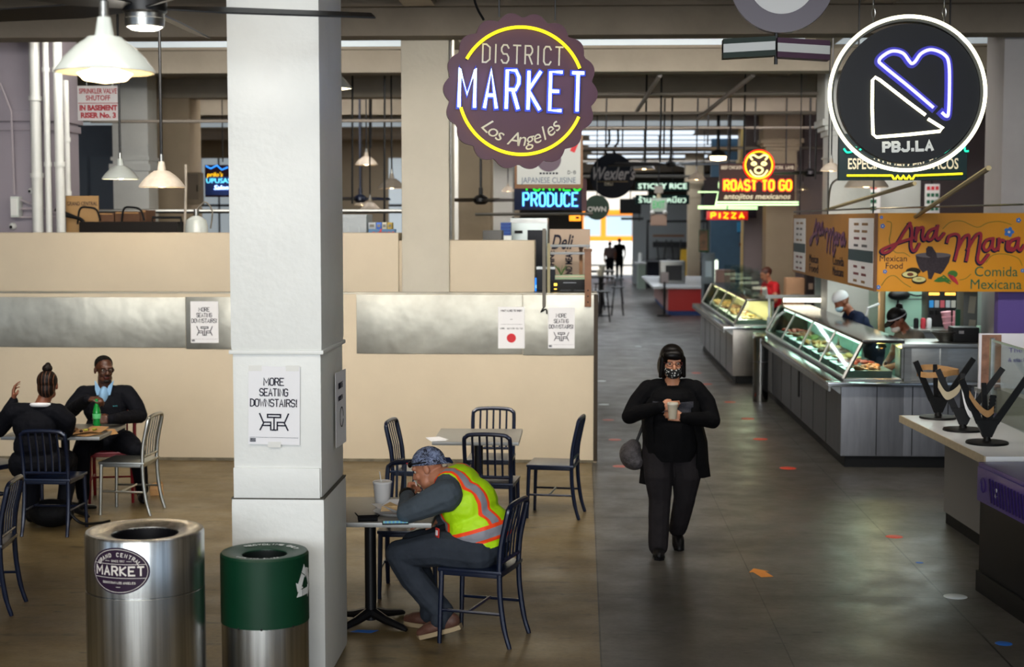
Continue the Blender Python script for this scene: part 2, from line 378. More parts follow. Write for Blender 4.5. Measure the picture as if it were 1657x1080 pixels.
EYEW = mat('eye_white', '#a39c92', .3); EYED = mat('eye_dark', '#1a0f08', .2)
WARMBULB = glow('warm_bulb', '#ffd9a0', 14); WHITEBULB = glow('white_bulb', '#fff4e0', 16)
DAYPANE = glow('daylit_pane', '#d5e2ea', .36); SKYPANE = glow('skylight_pane', '#dbe9f7', 1.3)
GLASS = glass('clear_glass', '#eef4f2', .05); GLASSG = glass('case_glass', '#d8ebe4', .06)
N_WHITE = glow('white_neon', '#fff9d2', 3.0); N_BLUE = glow('blue_white_neon', '#a9c8ff', 5.0); N_YEL = glow('yellow_neon', '#ffee22', 1.5)
N_DBLUE = glow('deep_blue_neon', '#8f8cff', 3.2); N_RED = glow('red_neon', '#ff2408', 1.6); N_ORNG = glow('orange_neon', '#ffc41a', 1.6); N_GRN = glow('green_neon', '#2cff3c', 1.2)
N_CYAN = glow('cyan_neon', '#6fe6ff', 1.6); N_LGRN = glow('pale_green_neon', '#d6ffc0', 1.6); N_TEAL = glow('teal_neon', '#23d9b0', .9)
BLUEPT = mat('blue_backing_paint', '#2238b0', .4)

def floor_material():
    m = bpy.data.materials.new('polished_concrete'); m.use_nodes = True; nt = m.node_tree; b = nt.nodes['Principled BSDF']; L = nt.links.new
    tc = nd(nt, 'TexCoord'); sep = nd(nt, 'SeparateXYZ'); L(tc.outputs['Object'], sep.inputs[0])
    def noise(sc, stretch, det=6, ro=.62):
        mp = nd(nt, 'Mapping'); mp.inputs['Scale'].default_value = stretch; L(tc.outputs['Object'], mp.inputs[0])
        n = nd(nt, 'TexNoise', Scale=sc, Detail=det, Roughness=ro); L(mp.outputs[0], n.inputs['Vector']); return n.outputs['Fac']
    def ramp(src, stops):
        r = nd(nt, 'ValToRGB'); e = r.color_ramp.elements
        while len(e) < len(stops): e.new(.5)
        for q, (p, c) in zip(e, stops): q.position = p; q.color = (*lin(c), 1)
        L(src, r.inputs[0]); return r.outputs[0]
    def mix(f, a, c, mode='MIX'):
        x = nd(nt, 'Mix', data_type='RGBA', blend_type=mode)
        (L(f, x.inputs[0]) if not isinstance(f, float) else setattr(x.inputs[0], 'default_value', f)); L(a, x.inputs[6]); L(c, x.inputs[7]); return x.outputs[2]
    seat = ramp(noise(1.1, (1, 1.6, 1)), [(.25, '#4c3e26'), (.5, '#6a5a3b'), (.75, '#84724f')])
    aisle = ramp(noise(.8, (1, 1.3, 1)), [(.25, '#373531'), (.5, '#4d4a45'), (.75, '#64615b')])
    lt = nd(nt, 'Math', operation='GREATER_THAN'); lt.inputs[1].default_value = .12; L(sep.outputs['X'], lt.inputs[0])
    col = mix(lt.outputs[0], seat, aisle)
    scuff = ramp(noise(2.6, (.6, 2.4, 1), 8, .7), [(.30, '#3c3630'), (.43, '#ffffff'), (1, '#ffffff')]); col = mix(.9, col, scuff, 'MULTIPLY')
    spots = ramp(noise(7.5, (.5, 1.5, 1), 2, .5), [(.0, '#22201e'), (.27, '#22201e'), (.30, '#ffffff'), (1, '#ffffff')]); col = mix(.8, col, spots, 'MULTIPLY')
    fine = ramp(noise(30, (1, 1, 1), 3), [(.3, '#c8c8c8'), (.6, '#ffffff')]); col = mix(.6, col, fine, 'MULTIPLY')
    def line(ch, at, wd):                       # a narrow saw-cut joint
        s_ = nd(nt, 'Math', operation='SUBTRACT'); s_.inputs[1].default_value = at; L(sep.outputs[ch], s_.inputs[0])
        a_ = nd(nt, 'Math', operation='ABSOLUTE'); L(s_.outputs[0], a_.inputs[0])
        g_ = nd(nt, 'Math', operation='LESS_THAN'); g_.inputs[1].default_value = wd; L(a_.outputs[0], g_.inputs[0]); return g_.outputs[0]
    dark = nd(nt, 'RGB'); dark.outputs[0].default_value = (.012, .011, .01, 1)
    for ch, at, wd in (('X', 2.42, .006), ('X', 1.2, .004), ('X', .12, .005), ('Y', 14.0, .006), ('Y', 18.9, .006), ('Y', 10.2, .004), ('Y', 23.8, .008)):
        col = mix(line(ch, at, wd), col, dark.outputs[0])
    L(col, b.inputs['Base Color'])
    rr = nd(nt, 'MapRange'); L(noise(2.2, (1, 1, 1)), rr.inputs[0]); rr.inputs[1].default_value = .3; rr.inputs[2].default_value = .7; rr.inputs[3].default_value = .30; rr.inputs[4].default_value = .5
    L(rr.outputs[0], b.inputs['Roughness'])
    bp = nd(nt, 'Bump', Strength=.06, Distance=.02); L(noise(14, (1, 1, 1)), bp.inputs['Height']); L(bp.outputs[0], b.inputs['Normal'])
    return m
# ================================================================ the room
def plain(name, a, b, m, bev=0.0): return struct(MB().bb(a, b, bev).build(name, m))
plain('floor', (-14, -7, -.2), (9, 68.2, 0), floor_material())
plain('ceiling', (-14, -7, 5.0), (9, 31, 5.2), CEIL)
plain('ceiling.001', (-14, 31, 4.56), (9, 68.4, 4.8), CEIL)
plain('wall_left', (-14.3, 1.5, 0), (-14, 68, 5), TAN)
plain('wall_right', (9, 1.5, 0), (9.3, 68, 5), TAN)
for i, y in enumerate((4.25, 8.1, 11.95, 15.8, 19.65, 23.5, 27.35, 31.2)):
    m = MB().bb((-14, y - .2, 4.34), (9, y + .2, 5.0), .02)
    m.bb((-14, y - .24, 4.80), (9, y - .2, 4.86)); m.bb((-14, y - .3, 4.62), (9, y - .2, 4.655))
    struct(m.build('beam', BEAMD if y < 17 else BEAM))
for x in (-6.1, -1.62, 2.9):
    struct(MB().bb((x - .16, 1.6, 4.62), (x + .16, 31, 5.0), .02).build('beam_lengthwise', BEAM))
# daylit strip of panes set over the second beam, and the skylight panes of the far hall
w1 = struct(MB().bb((-14, 19.36, 4.655), (9, 19.40, 4.80)).build('window_1', DAYPANE))
for y, x0, x1 in ((31.0, -14, 9),):
    struct(MB().bb((x0, y - .06, 4.36), (x1, y - .02, 4.46)).build('window_2', DAYPANE))
for k, (y, x0, x1) in enumerate(((34, .2, 4.6), (36.4, -.5, 2.6), (38.6, .2, 5), (41, -.3, 3.6), (43.5, .2, 5), (46, .3, 4), (50, .2, 4), (55, .2, 4))):
    struct(MB().bb((x0, y - .35, 4.50), (x1, y + .35, 4.555)).build(f'window_{k + 3}', SKYPANE))
# ---- columns
def column(x0, x1, y0, y1, top, m, name='column', base=0):
    b = MB().bb((x0, y0, base), (x1, y1, top), .03)
    return struct(b.build(name, m))
c1 = MB().bb((-1.87, 8.13, 1.80), (-1.373, 8.90, 5.0), .035).build('column', WHITEP); struct(c1)
p1 = MB().bb((-1.862, 8.138, 1.01), (-1.381, 8.892, 1.80), .03).build('column_cladding', WHITEP, c1)
MB().bb((-1.875, 8.125, 0), (-1.368, 8.905, 1.01), .03).build('column_base', WHITEP, c1)
MB().bb((-1.876, 8.124, 1.785), (-1.367, 8.906, 1.808), .008).build('column_bead', WHITEP, c1)
MB().bb((-1.858, 8.124, 1.012), (-1.392, 8.14, 1.175), .004).build('cladding_plate', WHITEP, c1)
MB().bb((-1.873, 8.127, 1.004), (-1.3695, 8.903, 1.012), .002).build('column_joint', mat('joint_grime', '#4a4840', .8), c1)
column(-1.867, -1.367, 16.02, 16.7, 5.0, mat('pale_column_paint', '#bab4a4', .6, noise=.06, ns=2, bump=.2, bs=18))
MB().tube([(-1.352, 16.02, 2.3), (-1.352, 16.02, 4.6)], .014, 8).build('conduit', STEEL, c1)
column(-1.87, -1.37, 23.5, 24.1, 5.0, TAN); column(-6.65, -5.95, 23.4, 24.1, 5.0, TAN)
column(-1.87, -1.37, 31.0, 31.6, 4.7, WHITEP)
def capital_column(x0, x1, y0, zc, m, top=5.0):
    xm = (x0 + x1) / 2; h = (x1 - x0) / 2; ym = y0 + h; b = MB().bb((x0, y0, 0), (x1, y0 + 2 * h, top), .02)
    for dz, e, t in ((0, .03, .07), (.07, .07, .06), (.13, .11, .09), (-.3, .02, .03)): b.bb((x0 - e, y0 - e, zc + dz), (x1 + e, y0 + 2 * h + e, zc + dz + t), .012)
    b.bb((x0 - .08, y0 - .08, zc + .22), (x1 + .08, y0 + 2 * h + .08, top), .01)
    return struct(b.build('column', m))
capital_column(3.30, 3.86, 20.9, 3.62, WHITEP); capital_column(3.43, 3.99, 29.0, 3.78, TAN); capital_column(3.35, 3.75, 49, 3.5, TAN, 4.6)
capital_column(3.58, 4.06, 34.5, 3.62, mat('yellow_plaster', '#c9a65e', .7), 4.6)
pr = plain('column', (4.32, 16.2, 0), (5.5, 16.9, 5.0), mat('grey_column_paint', '#a3a1a2', .6, noise=.06, ns=3), .03)
# ---- low beige wall with its steel band
WY = 15.8
lw = MB().bb((-13.9, WY, 0), (.165, WY + .7, 1.74), .008).build('wall_front', BEIGE); struct(lw)
x_sp = -1.9
struct(MB().bb((-13.9, WY + .22, 1.74), (x_sp, WY + .7, 2.365), .008).build('wall_front_upper', BEIGE))
struct(MB().bb((x_sp, WY + .26, 1.74), (-.485, WY + .7, 2.285), .008).build('wall_front_upper', BEIGE))
for i, (xa, xb, za, zb) in enumerate(((-13.9, -4.09, 1.18, 1.70), (-4.085, -3.3, 1.165, 1.705), (-2.31, -.6, 1.125, 1.735), (-.595, .155, 1.115, 1.735))):
    if i == 1: xb = -3.55
    o = struct(MB().bb((xa, WY - .012, za), (xb, WY, zb), .003).build(f'trim_{i + 1}', BAND))
plain('trim_5', (.13, WY - .02, .02), (.172, WY - .001, 1.74), mat('dark_edge_trim', '#3b342c', .6), .004)
plain('trim_6', (-13.9, WY + .001, 1.74), (.165, WY + .25, 1.752), BAND, .004)
plain('baseboard_front', (-13.9, WY - .006, 0), (.13, WY, .03), mat('grimy_baseboard', '#6d6553', .8, noise=.5, ns=9))
# ---- street end of the hall and the street outside
ew = struct(MB().bb((-14, 68, 0), (.05, 68.4, 4.6)).bb((2.9, 68, 0), (9, 68.4, 4.6)).bb((.05, 68, 3.75), (2.9, 68.4, 4.6)).build('wall_back', mat('dark_end_wall', '#5c564e', .7)))
plain('street_ground', (-60, 68.2, -.25), (70, 130, -.02), mat('pale_pavement', '#b7b3aa', .8, noise=.08))
bus = thing('bus', 'orange and white bus passing outside the bright far doorway', 'bus', (1.6, 84, 0), 0)
ORB = mat('orange_bus_paint', '#ee8a1c', .35, coat=.3); WHB = mat('white_bus_paint', '#dfe2e4', .35)
MB().bb((-5, 0, .35), (5, 2.4, 1.45), .05).build('lower_body', WHB, bus); MB().bb((-5, -.01, 1.35), (5, 2.41, 1.62), .03).bb((-5, 0, 2.75), (5, 2.4, 3.05), .05).build('stripe', ORB, bus)
for x in (-5, -3.4, -1.75, -.55, 1.15, 2.8, 4.7): MB().bb((x, 0, 1.6), (x + .28, .2, 2.8)).build('pillar', ORB, bus)
MB().bb((-4.95, .06, 1.6), (4.95, 2.34, 2.76)).build('window_glazing', mat('bus_glazing', '#9fb4c2', .15), bus)
for x in (-3.2, 3.2): MB().cyl((x, -.02, .42), (x, .3, .42), .42).build('wheel', BLACK, bus)
bl = struct(MB().bb((-40, 118, 0), (50, 119, 9)).build('street_buildings', mat('pale_facade', '#c8c2b8', .8, noise=.1)))
# ================================================================ litter bins
TC = P(234.5, 868, 7.4)
tcan = thing('trash_can', 'tall brushed steel trash can with dark oval market badge', 'trash can', (TC.x, 7.4, 0))
R_ = .287; H_ = .985
MB().lathe([(R_ - .004, 0), (R_, .01), (R_, .70), (R_ - .003, .703)], n=64, caps=False).build('body', STEELV, tcan)
MB().lathe([(R_ - .003, .705), (R_, .708), (R_, H_ - .012), (R_ - .006, H_), (R_ - .03, H_ + .002), (.19, H_ - .012), (.163, H_ - .02), (.160, H_ - .028)], n=64).build('lid', STEELV, tcan)
MB().lathe([(.1605, H_ - .024), (.158, H_ - .06), (.150, H_ - .3), (.001, H_ - .31)], n=48).build('liner', mat('black_liner', '#07070a', .5), tcan)
def curved_badge(par, R, za, c, ax, az, m, off=.0015):       # an oval sticker bent around a cylinder
    mb = MB(); n = 40; rows = [[], []]
    ring = [[], []]
    cen = None
    for k in range(n):
        t = 2 * PI * k / n; s = ax * math.cos(t); z = za + az * math.sin(t); a = c + s / R
        ring[0].append(Vector(((R + off) * math.cos(a), (R + off) * math.sin(a), z)))
    rr = [[Vector(((R + off) * math.cos(c + q * ax * math.cos(2 * PI * k / n) / R), (R + off) * math.sin(c + q * ax * math.cos(2 * PI * k / n) / R), za + q * az * math.sin(2 * PI * k / n))) for k in range(n)] for q in (1, .75, .5, .25, .02)]
    mb.rings(rr, True); return mb.build('badge', m, par)
def wrap(o, R, c, off):                                        # bend a flat mesh (x along, y up, z out) around a cylinder
    for v in o.data.vertices:
        x, y, z = v.co; a = c + x / R; r = R + off + z
        v.co = (r * math.cos(a), r * math.sin(a), y)
def on_badge(o, za, c=None, R=R_): 
    for v in o.data.vertices: v.co.y += za
    wrap(o, R, c, .002)
bc = -PI / 2 + math.radians(-10); bz = .842
badge = curved_badge(tcan, R_, bz, bc, .152, .112, mat('badge_plum', '#2a1a2e', .4))
BW = mat('badge_lettering', '#d9d4cc', .5)
def ring_line(ax, az, w=.0022):
    mb = MB(); n = 64
    mb.rings([[Vector((q * ax * math.cos(2 * PI * k / n), q2 * az * math.sin(2 * PI * k / n), .0008)) for k in range(n)] for q, q2 in ((1, 1), (1 - w / ax, 1 - w / az))], False); o = mb.build('badge_ring', BW, badge); on_badge(o, bz, bc); return o
ring_line(.143, .104); 
on_badge(flat_text('MARKET', .040, BW, badge, Matrix(), .245, sw=.2, gap=.34), bz + .0, bc)
for y, hw in ((.032, .133), (-.034, .133)):
    mb = MB(); pts = [(-hw + 2 * hw * i / 20, y) for i in range(21)]; ribbon(mb, pts, .0022, Matrix(), .0008, .0004); on_badge(mb.build('badge_rule', BW, badge), bz, bc)
def arc_text(body, h, ax, az, a0, a1, z0, flip=False):
    n = len(body)
    for i, ch in enumerate(body):
        if ch == ' ': continue
        t = math.radians(a0 + (a1 - a0) * i / (n - 1)); x, y = ax * math.cos(t), az * math.sin(t); rot = t - PI / 2 if not flip else t + PI / 2
        F = T(x, y, 0) @ RZ(math.atan2(math.sin(rot) , math.cos(rot)) * .75); o = flat_text(ch, h, BW, badge, F, sw=.18); on_badge(o, z0, bc)
arc_text('GRAND CENTRAL', .0165, .116, .078, 152, 28, bz)
on_badge(flat_text('SINCE 1917', .009, BW, badge, T(0, .047, 0), .066, sw=.14), bz, bc)
for x in (-.055, .055): mb = MB(); ribbon(mb, [(x - .012, .047), (x + .012, .047)], .0018, Matrix(), .0008, .0004); on_badge(mb.build('badge_dash', BW, badge), bz, bc)
on_badge(flat_text('DOWNTOWN LOS ANGELES', .0095, BW, badge, T(0, -.057, 0), .165, sw=.16), bz, bc)
mb = MB(); ribbon(mb, [(-.01, -.078), (.01, -.078)], .002, Matrix(), .0008, .0004); on_badge(mb.build('badge_dash', BW, badge), bz, bc)

RB = P(428, 900, 7.72)
rbin = thing('recycling_bin', 'shorter recycling bin with dark green top and steel body', 'recycling bin', (RB.x, 7.72, 0))
r_ = .224; h_ = .815
MB().lathe([(r_ - .006, 0), (r_ - .003, .01), (r_ - .003, .475)], n=64).build('body', STEELV, rbin)
MB().lathe([(r_, .46), (r_, h_ - .012), (r_ - .008, h_ - .001), (r_ - .03, h_), (.13, h_ - .012), (.115, h_ - .018), (.113, h_ - .026)], n=64).build('top', GREENP, rbin)
MB().lathe([(.1135, h_ - .022), (.112, h_ - .05), (.106, h_ - .22), (.001, h_ - .225)], n=40).build('liner', mat('dark_green_liner', '#0c1413', .6), rbin)
def top_text(body, h, a, r, z, flip=0):
    F = T(r * math.cos(a), r * math.sin(a), z) @ RZ(a - PI / 2 + flip); return flat_text(body, h, WHITEV, rbin, F, sw=.18, wd=None)
for i, ch in enumerate('RECYCLING ONLY'):
    if ch != ' ': top_text(ch, .026, math.radians(135 - i * 8.2), .168, h_ - .0035)
for i, ch in enumerate('CANS AND GLASS'):
    if ch != ' ': top_text(ch, .013, math.radians(232 + i * 5.5), .175, h_ - .0035, PI)
rl = MB()                                                    # three chasing arrows
for k in range(3):
    Fk = RZ(k * 2 * PI / 3)
    Fk = Fk @ Matrix.Diagonal((1.3, 1.3, 1, 1))
    for poly in ([(-.060, -.047), (-.026, -.047), (-.026, -.021), (-.046, -.021)], [(-.022, -.047), (.022, -.047), (.022, -.060), (.050, -.034), (.022, -.008), (.022, -.021), (-.022, -.021)]):
        rl.prism(poly, .0008, Fk)
o = rl.build('recycling_symbol', WHITEV, rbin, ang=0)
rot = math.radians(-14)
for v in o.data.vertices: v.co.y += .665
wrap(o, r_, rot, .0012)
for a in (-2.0, -1.45, -.7): MB().ell((r_ * math.cos(a), r_ * math.sin(a), .462), .006, None, 8).build('rivet', BLACKM, rbin)

# ================================================================ chairs
CHAIR_G = 'slat back metal chairs around the tables'
def make_chair(name, label, m, sm=None):
    t = thing(name, label, 'chair', (0, 0, 0), 0, None); sm = sm or m
    s = MB(); s.box((-.005, 0, .445), (.40, .40, .022), None, .009); s.box((-.005, 0, .425), (.37, .37, .03), None, .006); s.build('seat', sm, t)
    for y in (-1, 1):
        MB().tube([(.175, y * .178, .44), (.182, y * .182, .22), (.188, y * .186, 0)], [.0165, .0155, .013], 8).build('leg', m, t)
        MB().tube(spline([(-.185, y * .178, .46), (-.19, y * .18, .3), (-.215, y * .182, .12), (-.25, y * .184, 0)], 4), [.017] * 9 + [.015] * 3 + [.013], 8).build('leg', m, t)
        MB().tube([(.18, y * .18, .20), (-.2, y * .18, .20)], .0095, 6).build('stretcher', m, t)
    MB().tube([(.0, -.18, .205), (.0, .18, .205)], .0095, 6).build('stretcher', m, t)
    MB().tube(spline([(-.185, -.178, .45), (-.195, -.18, .6), (-.235, -.18, .79), (-.24, -.165, .82), (-.246, -.13, .838), (-.25, 0, .845), (-.246, .13, .838), (-.24, .165, .82), (-.235, .18, .79), (-.195, .18, .6), (-.185, .178, .45)], 4), .0165, 8).build('back_frame', m, t)
    MB().tube([(-.186, -.175, .50), (-.186, .175, .50)], .013, 8).build('lower_rail', m, t)
    for k in range(5):
        y = -.115 + k * .0575
        MB().tube([(-.187, y, .50), (-.2, y, .64), (-.232, y, .77), (-.247, y, .842)], .0095, 6, flat=.6).build('slat', m, t)
    return t
ch0 = make_chair('chair', 'navy metal chair that the man in the yellow vest sits on', NAVY)
ch0.location = (-.6, 9.09, 0); ch0.rotation_euler = (0, 0, math.radians(164)); ROOT[ch0.name] = T(-.6, 9.09, 0) @ RZ(math.radians(164))
def chair(x, y, deg, label): return dup(ch0, (x, y, 0), math.radians(deg), label)
chair(-1.14, 10.2, -90, 'empty navy chair facing the camera across the eating man\'s table')
chair(-.775, 13.25, -92, 'navy chair behind the empty grey table, against the beige wall')
chair(-.70, 12.08, 84, 'navy chair with its back to the camera at the empty grey table')
chair(-1.33, 12.62, -8, 'navy chair seen edge-on at the left end of the empty grey table')
chair(-.235, 12.98, 172, 'navy chair standing alone to the right of the empty grey table')
chair(-4.22, 12.12, 88, 'navy chair under the woman with the hair bun')
chair(-4.98, 12.75, 60, 'navy chair at the left edge of the photo, left of the seated woman')
chair(-3.86, 9.62, 186, 'nearest navy chair at the lower left edge of the photo')
sc = make_chair('aluminium_chair', 'bare silver aluminium chair beside the seated man', ALU)
sc.location = (-3.87, 12.97, 0); sc.rotation_euler = (0, 0, math.radians(176))
rc = make_chair('red_chair', 'dark red metal chair under the man with the green bottle', REDM)
rc.location = (-4.18, 13.52, 0); rc.rotation_euler = (0, 0, math.radians(-78))

# ================================================================ tables
def make_table(label, w, d):
    t = thing('table', label, 'table')
    MB().box((0, 0, .709), (w - .004, d - .004, .022), None, .003).build('tabletop', TABLET, t)
    MB().box((0, 0, .704), (w, d, .026), None, .003).build('edge_band', TABLEE, t)
    MB().cyl((0, 0, .03), (0, 0, .69), .036, None, 20).build('pedestal', BLACKM, t)
    MB().box((0, 0, .688), (.3, .3, .012), None, .003).build('mounting_plate', BLACKM, t)
    for k in range(4):
        a = PI / 4 + k * PI / 2 + .15; d_ = Vector((math.cos(a), math.sin(a), 0))
        MB().tube([d_ * .02 + Vector((0, 0, .075)), d_ * .13 + Vector((0, 0, .045)), d_ * .27 + Vector((0, 0, .022)), d_ * .3 + Vector((0, 0, .012))], [.034, .026, .02, .012], 8).build('foot', BLACKM, t)
    return t
tb = make_table('grey square table that the man in the vest eats at', .84, .84)
def put(o, x, y, rz=0): o.location = (x, y, 0); o.rotation_euler = (0, 0, rz); ROOT[o.name] = T(x, y, 0) @ RZ(rz)
put(tb, -1.295, 9.37)
t2 = make_table('empty grey table in front of the beige wall', .70, .80); put(t2, -.845, 12.68)
t3 = make_table('grey table between the seated man and woman', .82, .80); put(t3, -4.37, 12.83, .02)
TZ = .7205
# ---- on the eating man's table
cp = thing('foam_cup', 'tall white foam cup with lid and straw on the eating man\'s table', 'cup', (*G(619, 823, TZ).xy, TZ))
FOAM = mat('white_foam', '#dcdcdc', .6)
MB().lathe([(.001, 0), (.040, 0), (.043, .004), (.057, .158), (.058, .16)], n=36).build('cup', FOAM, cp)
MB().lathe([(.060, .158), (.061, .166), (.057, .170), (.054, .166), (.001, .167)], n=36).build('lid', mat('white_lid', '#e6e6e6', .35), cp)
MB().tube([(0, 0, .12), (-.01, -.004, .185), (-.016, -.006, .23)], .0035, 8).build('straw', mat('clear_straw', '#d8dcdc', .3), cp)
tp = G(641, 832, TZ); tray = thing('food_tray', 'white foam tray lined with paper on the eating man\'s table', 'tray', (tp.x, tp.y, TZ), .1)
MB().lathe([(.001, .004), (.10, .004), (.135, .022), (.138, .022), (.105, .0), (.001, 0)], n=32).build('tray', FOAM, tray)
pm = MB(); n = 9
for k in range(5):
    a = k * 1.25; q = [Vector((.115 * math.cos(a), .115 * math.sin(a), .05 + .02 * (k % 2))), Vector((.03 * math.cos(a + .6), .03 * math.sin(a + .6), .012)), Vector((.13 * math.cos(a + 1.2), .12 * math.sin(a + 1.2), .03 + .02 * ((k + 1) % 2))), Vector((.15 * math.cos(a + .6), .15 * math.sin(a + .6), .062))]
    q2 = [v + Vector((0, 0, .0015)) for v in q]; pm.rings([q, q2])
pm.build('liner_paper', PAPER, tray, ang=10)
fd = thing('tortilla_wedge', 'pale folded tortilla wedge lying on the paper lined tray', 'food', (tp.x - .03, tp.y - .01, TZ + .025), .3)
MB().rings([[(-.07, -.03, 0), (.06, -.04, 0), (.0, .04, .005)], [(-.06, -.025, .03), (.04, -.03, .03), (.0, .03, .045)]]).build('tortilla', mat('tortilla', '#c8a878', .7, noise=.15, ns=40), fd)
rc_ = thing('rice_filling', 'yellow rice beside the tortilla wedge on the tray', 'food', (tp.x + .05, tp.y - .03, TZ + .03)); rm = MB()
for k in range(9): rm.ell((random.uniform(-.025, .025), random.uniform(-.02, .02), random.uniform(0, .012)), (.012, .006, .005), RZ(random.random() * 3), 8)
rm.build('filling', mat('yellow_rice', '#c9a02c', .6), rc_)
ph = G(640, 848, TZ); pho = thing('phone', 'phone lying screen up at the table edge by his elbow', 'phone', (ph.x, ph.y, TZ), .12)
MB().box((0, 0, .005), (.155, .075, .009), None, .003).build('case', BLACK, pho)
def screen_mat():
    m = bpy.data.materials.new('phone_screen'); m.use_nodes = True; nt = m.node_tree; b = nt.nodes['Principled BSDF']
    tc = nd(nt, 'TexCoord'); wv = nd(nt, 'TexWave', Scale=14.0); r = nd(nt, 'ValToRGB'); r.color_ramp.elements[0].color = (*lin('#7fb7b0'), 1); r.color_ramp.elements[1].color = (*lin('#4f8fc4'), 1)
    nt.links.new(tc.outputs['Object'], wv.inputs[0]); nt.links.new(wv.outputs['Color'], r.inputs[0]); nt.links.new(r.outputs[0], b.inputs['Base Color']); nt.links.new(r.outputs[0], b.inputs['Emission Color']); b.inputs['Emission Strength'].default_value = .5
    return m
MB().box((0, 0, .0098), (.145, .066, .001)).build('screen', screen_mat(), pho)
mk = G(595, 843, TZ); msk = thing('face_mask', 'black cloth face mask lying folded beside the phone', 'face mask', (mk.x, mk.y, TZ), .2)
mm = MB()
for i in range(4): mm.box((0, -.03 + i * .02, .012 + .004 * (i % 2)), (.115, .022, .014), RX(.5 if i % 2 else -.5), .003)
mm.build('cloth', mat('black_cloth', '#0b0c10', .8), msk)
MB().tube(spline([(-.05, -.03, .02), (-.075, 0, .05), (-.05, .03, .02)], 5), .0025, 6).build('ear_loop', BLACK, msk); MB().tube(spline([(.05, -.03, .02), (.07, .0, .03), (.05, .03, .015)], 5), .0025, 6).build('ear_loop', BLACK, msk)
mn = thing('paper_menu', 'white paper lying on the left edge of the empty grey table', 'paper', (*G(706, 712, TZ).xy, TZ), .3)
MB().box((0, 0, .003), (.13, .2, .002)).build('sheet', PAPER, mn); MB().box((.01, .02, .006), (.12, .19, .002), RZ(.2)).build('sheet', PAPER, mn)
# ---- left table
bo = thing('soda_bottle', 'green plastic soda bottle held by the seated man', 'bottle', (*G(157, 694, TZ).xy, TZ))
def green_pet():
    m = mat('green_plastic', '#0a9a3c', .12, trans=.35, coat=.3); return m
MB().lathe([(.001, .006), (.028, 0), (.034, .01), (.033, .06), (.030, .085), (.035, .12), (.033, .15), (.022, .19), (.013, .215), (.012, .24)], n=28).build('bottle', green_pet(), bo)
MB().lathe([(.0145, .232), (.0145, .252), (.012, .255), (.001, .255)], n=20).build('cap', mat('green_cap', '#0d7a34', .35), bo)
MB().lathe([(.0345, .088), (.0362, .12), (.0355, .13)], n=28).build('wrapper', mat('bottle_label', '#5cc07a', .4), bo)
bt = G(120, 707, TZ); ft = thing('food_wrapper', 'opened brown paper wrapper with food scraps on the left table', 'food wrapper', (bt.x + .03, bt.y + .10, TZ), .1)
wm = MB()
for k in range(7):
    x, y = random.uniform(-.14, .14), random.uniform(-.13, .13); a = random.random() * 3
    wm.box((x, y, .008 + .004 * k), (.2, .15, .002), RZ(a) @ RX(random.uniform(-.12, .12)) @ RY(random.uniform(-.12, .12)))
wm.build('paper', CARD, ft)
for nme, c_, q in (('food_scrap', '#54351a', 7), ('food_scrap', '#8c8a1e', 3), ('food_scrap', '#2e1d10', 5)):
    for k in range(q):
        MB().ell((random.uniform(-.16, .14), random.uniform(-.15, .02), .05), (random.uniform(.012, .028), random.uniform(.01, .02), .012), RZ(random.random() * 3), 8).build(nme, mat('scrap', c_, .6), ft)
nk = thing('brown_napkin', 'brown napkin hanging over the right corner of the left table', 'napkin', (*G(176, 697, TZ).xy, TZ), -.4)
MB().rings([[(-.06, -.05, .004), (.02, -.05, .008), (.06, -.05, -.03)], [(-.06, .05, .004), (.02, .05, .008), (.06, .05, -.03)]], True).build('paper', CARD, nk, ang=0)
pbx = G(250, 803); pb = thing('paper_bag', 'small crumpled brown paper bag on the floor under the beige wall', 'paper bag', (pbx.x, pbx.y + .06, 0), .4)
MB().rings([[(-.06, -.04, 0), (.06, -.05, 0), (.065, .04, 0), (-.05, .05, 0)], [(-.065, -.035, .06), (.055, -.045, .055), (.06, .05, .06), (-.06, .045, .065)], [(-.05, -.02, .11), (.06, -.03, .1), (.05, .02, .12), (-.045, .03, .1)]]).build('bag', CARD, pb, ang=10)
bpk = G(82, 856); bk = thing('backpack', 'black backpack on the floor under the seated woman\'s chair', 'backpack', (bpk.x - .02, 12.28, 0))
MB().ell((0, 0, .115), (.19, .14, .115), None, 20).build('bag', mat('black_nylon', '#08080a', .7, bump=.4, bs=25), bk); MB().tube(spline([(.1, -.02, .2), (.25, -.05, .05), (.36, .1, .015), (.42, .2, .012)], 5), .012, 6).build('strap', BLACK, bk)
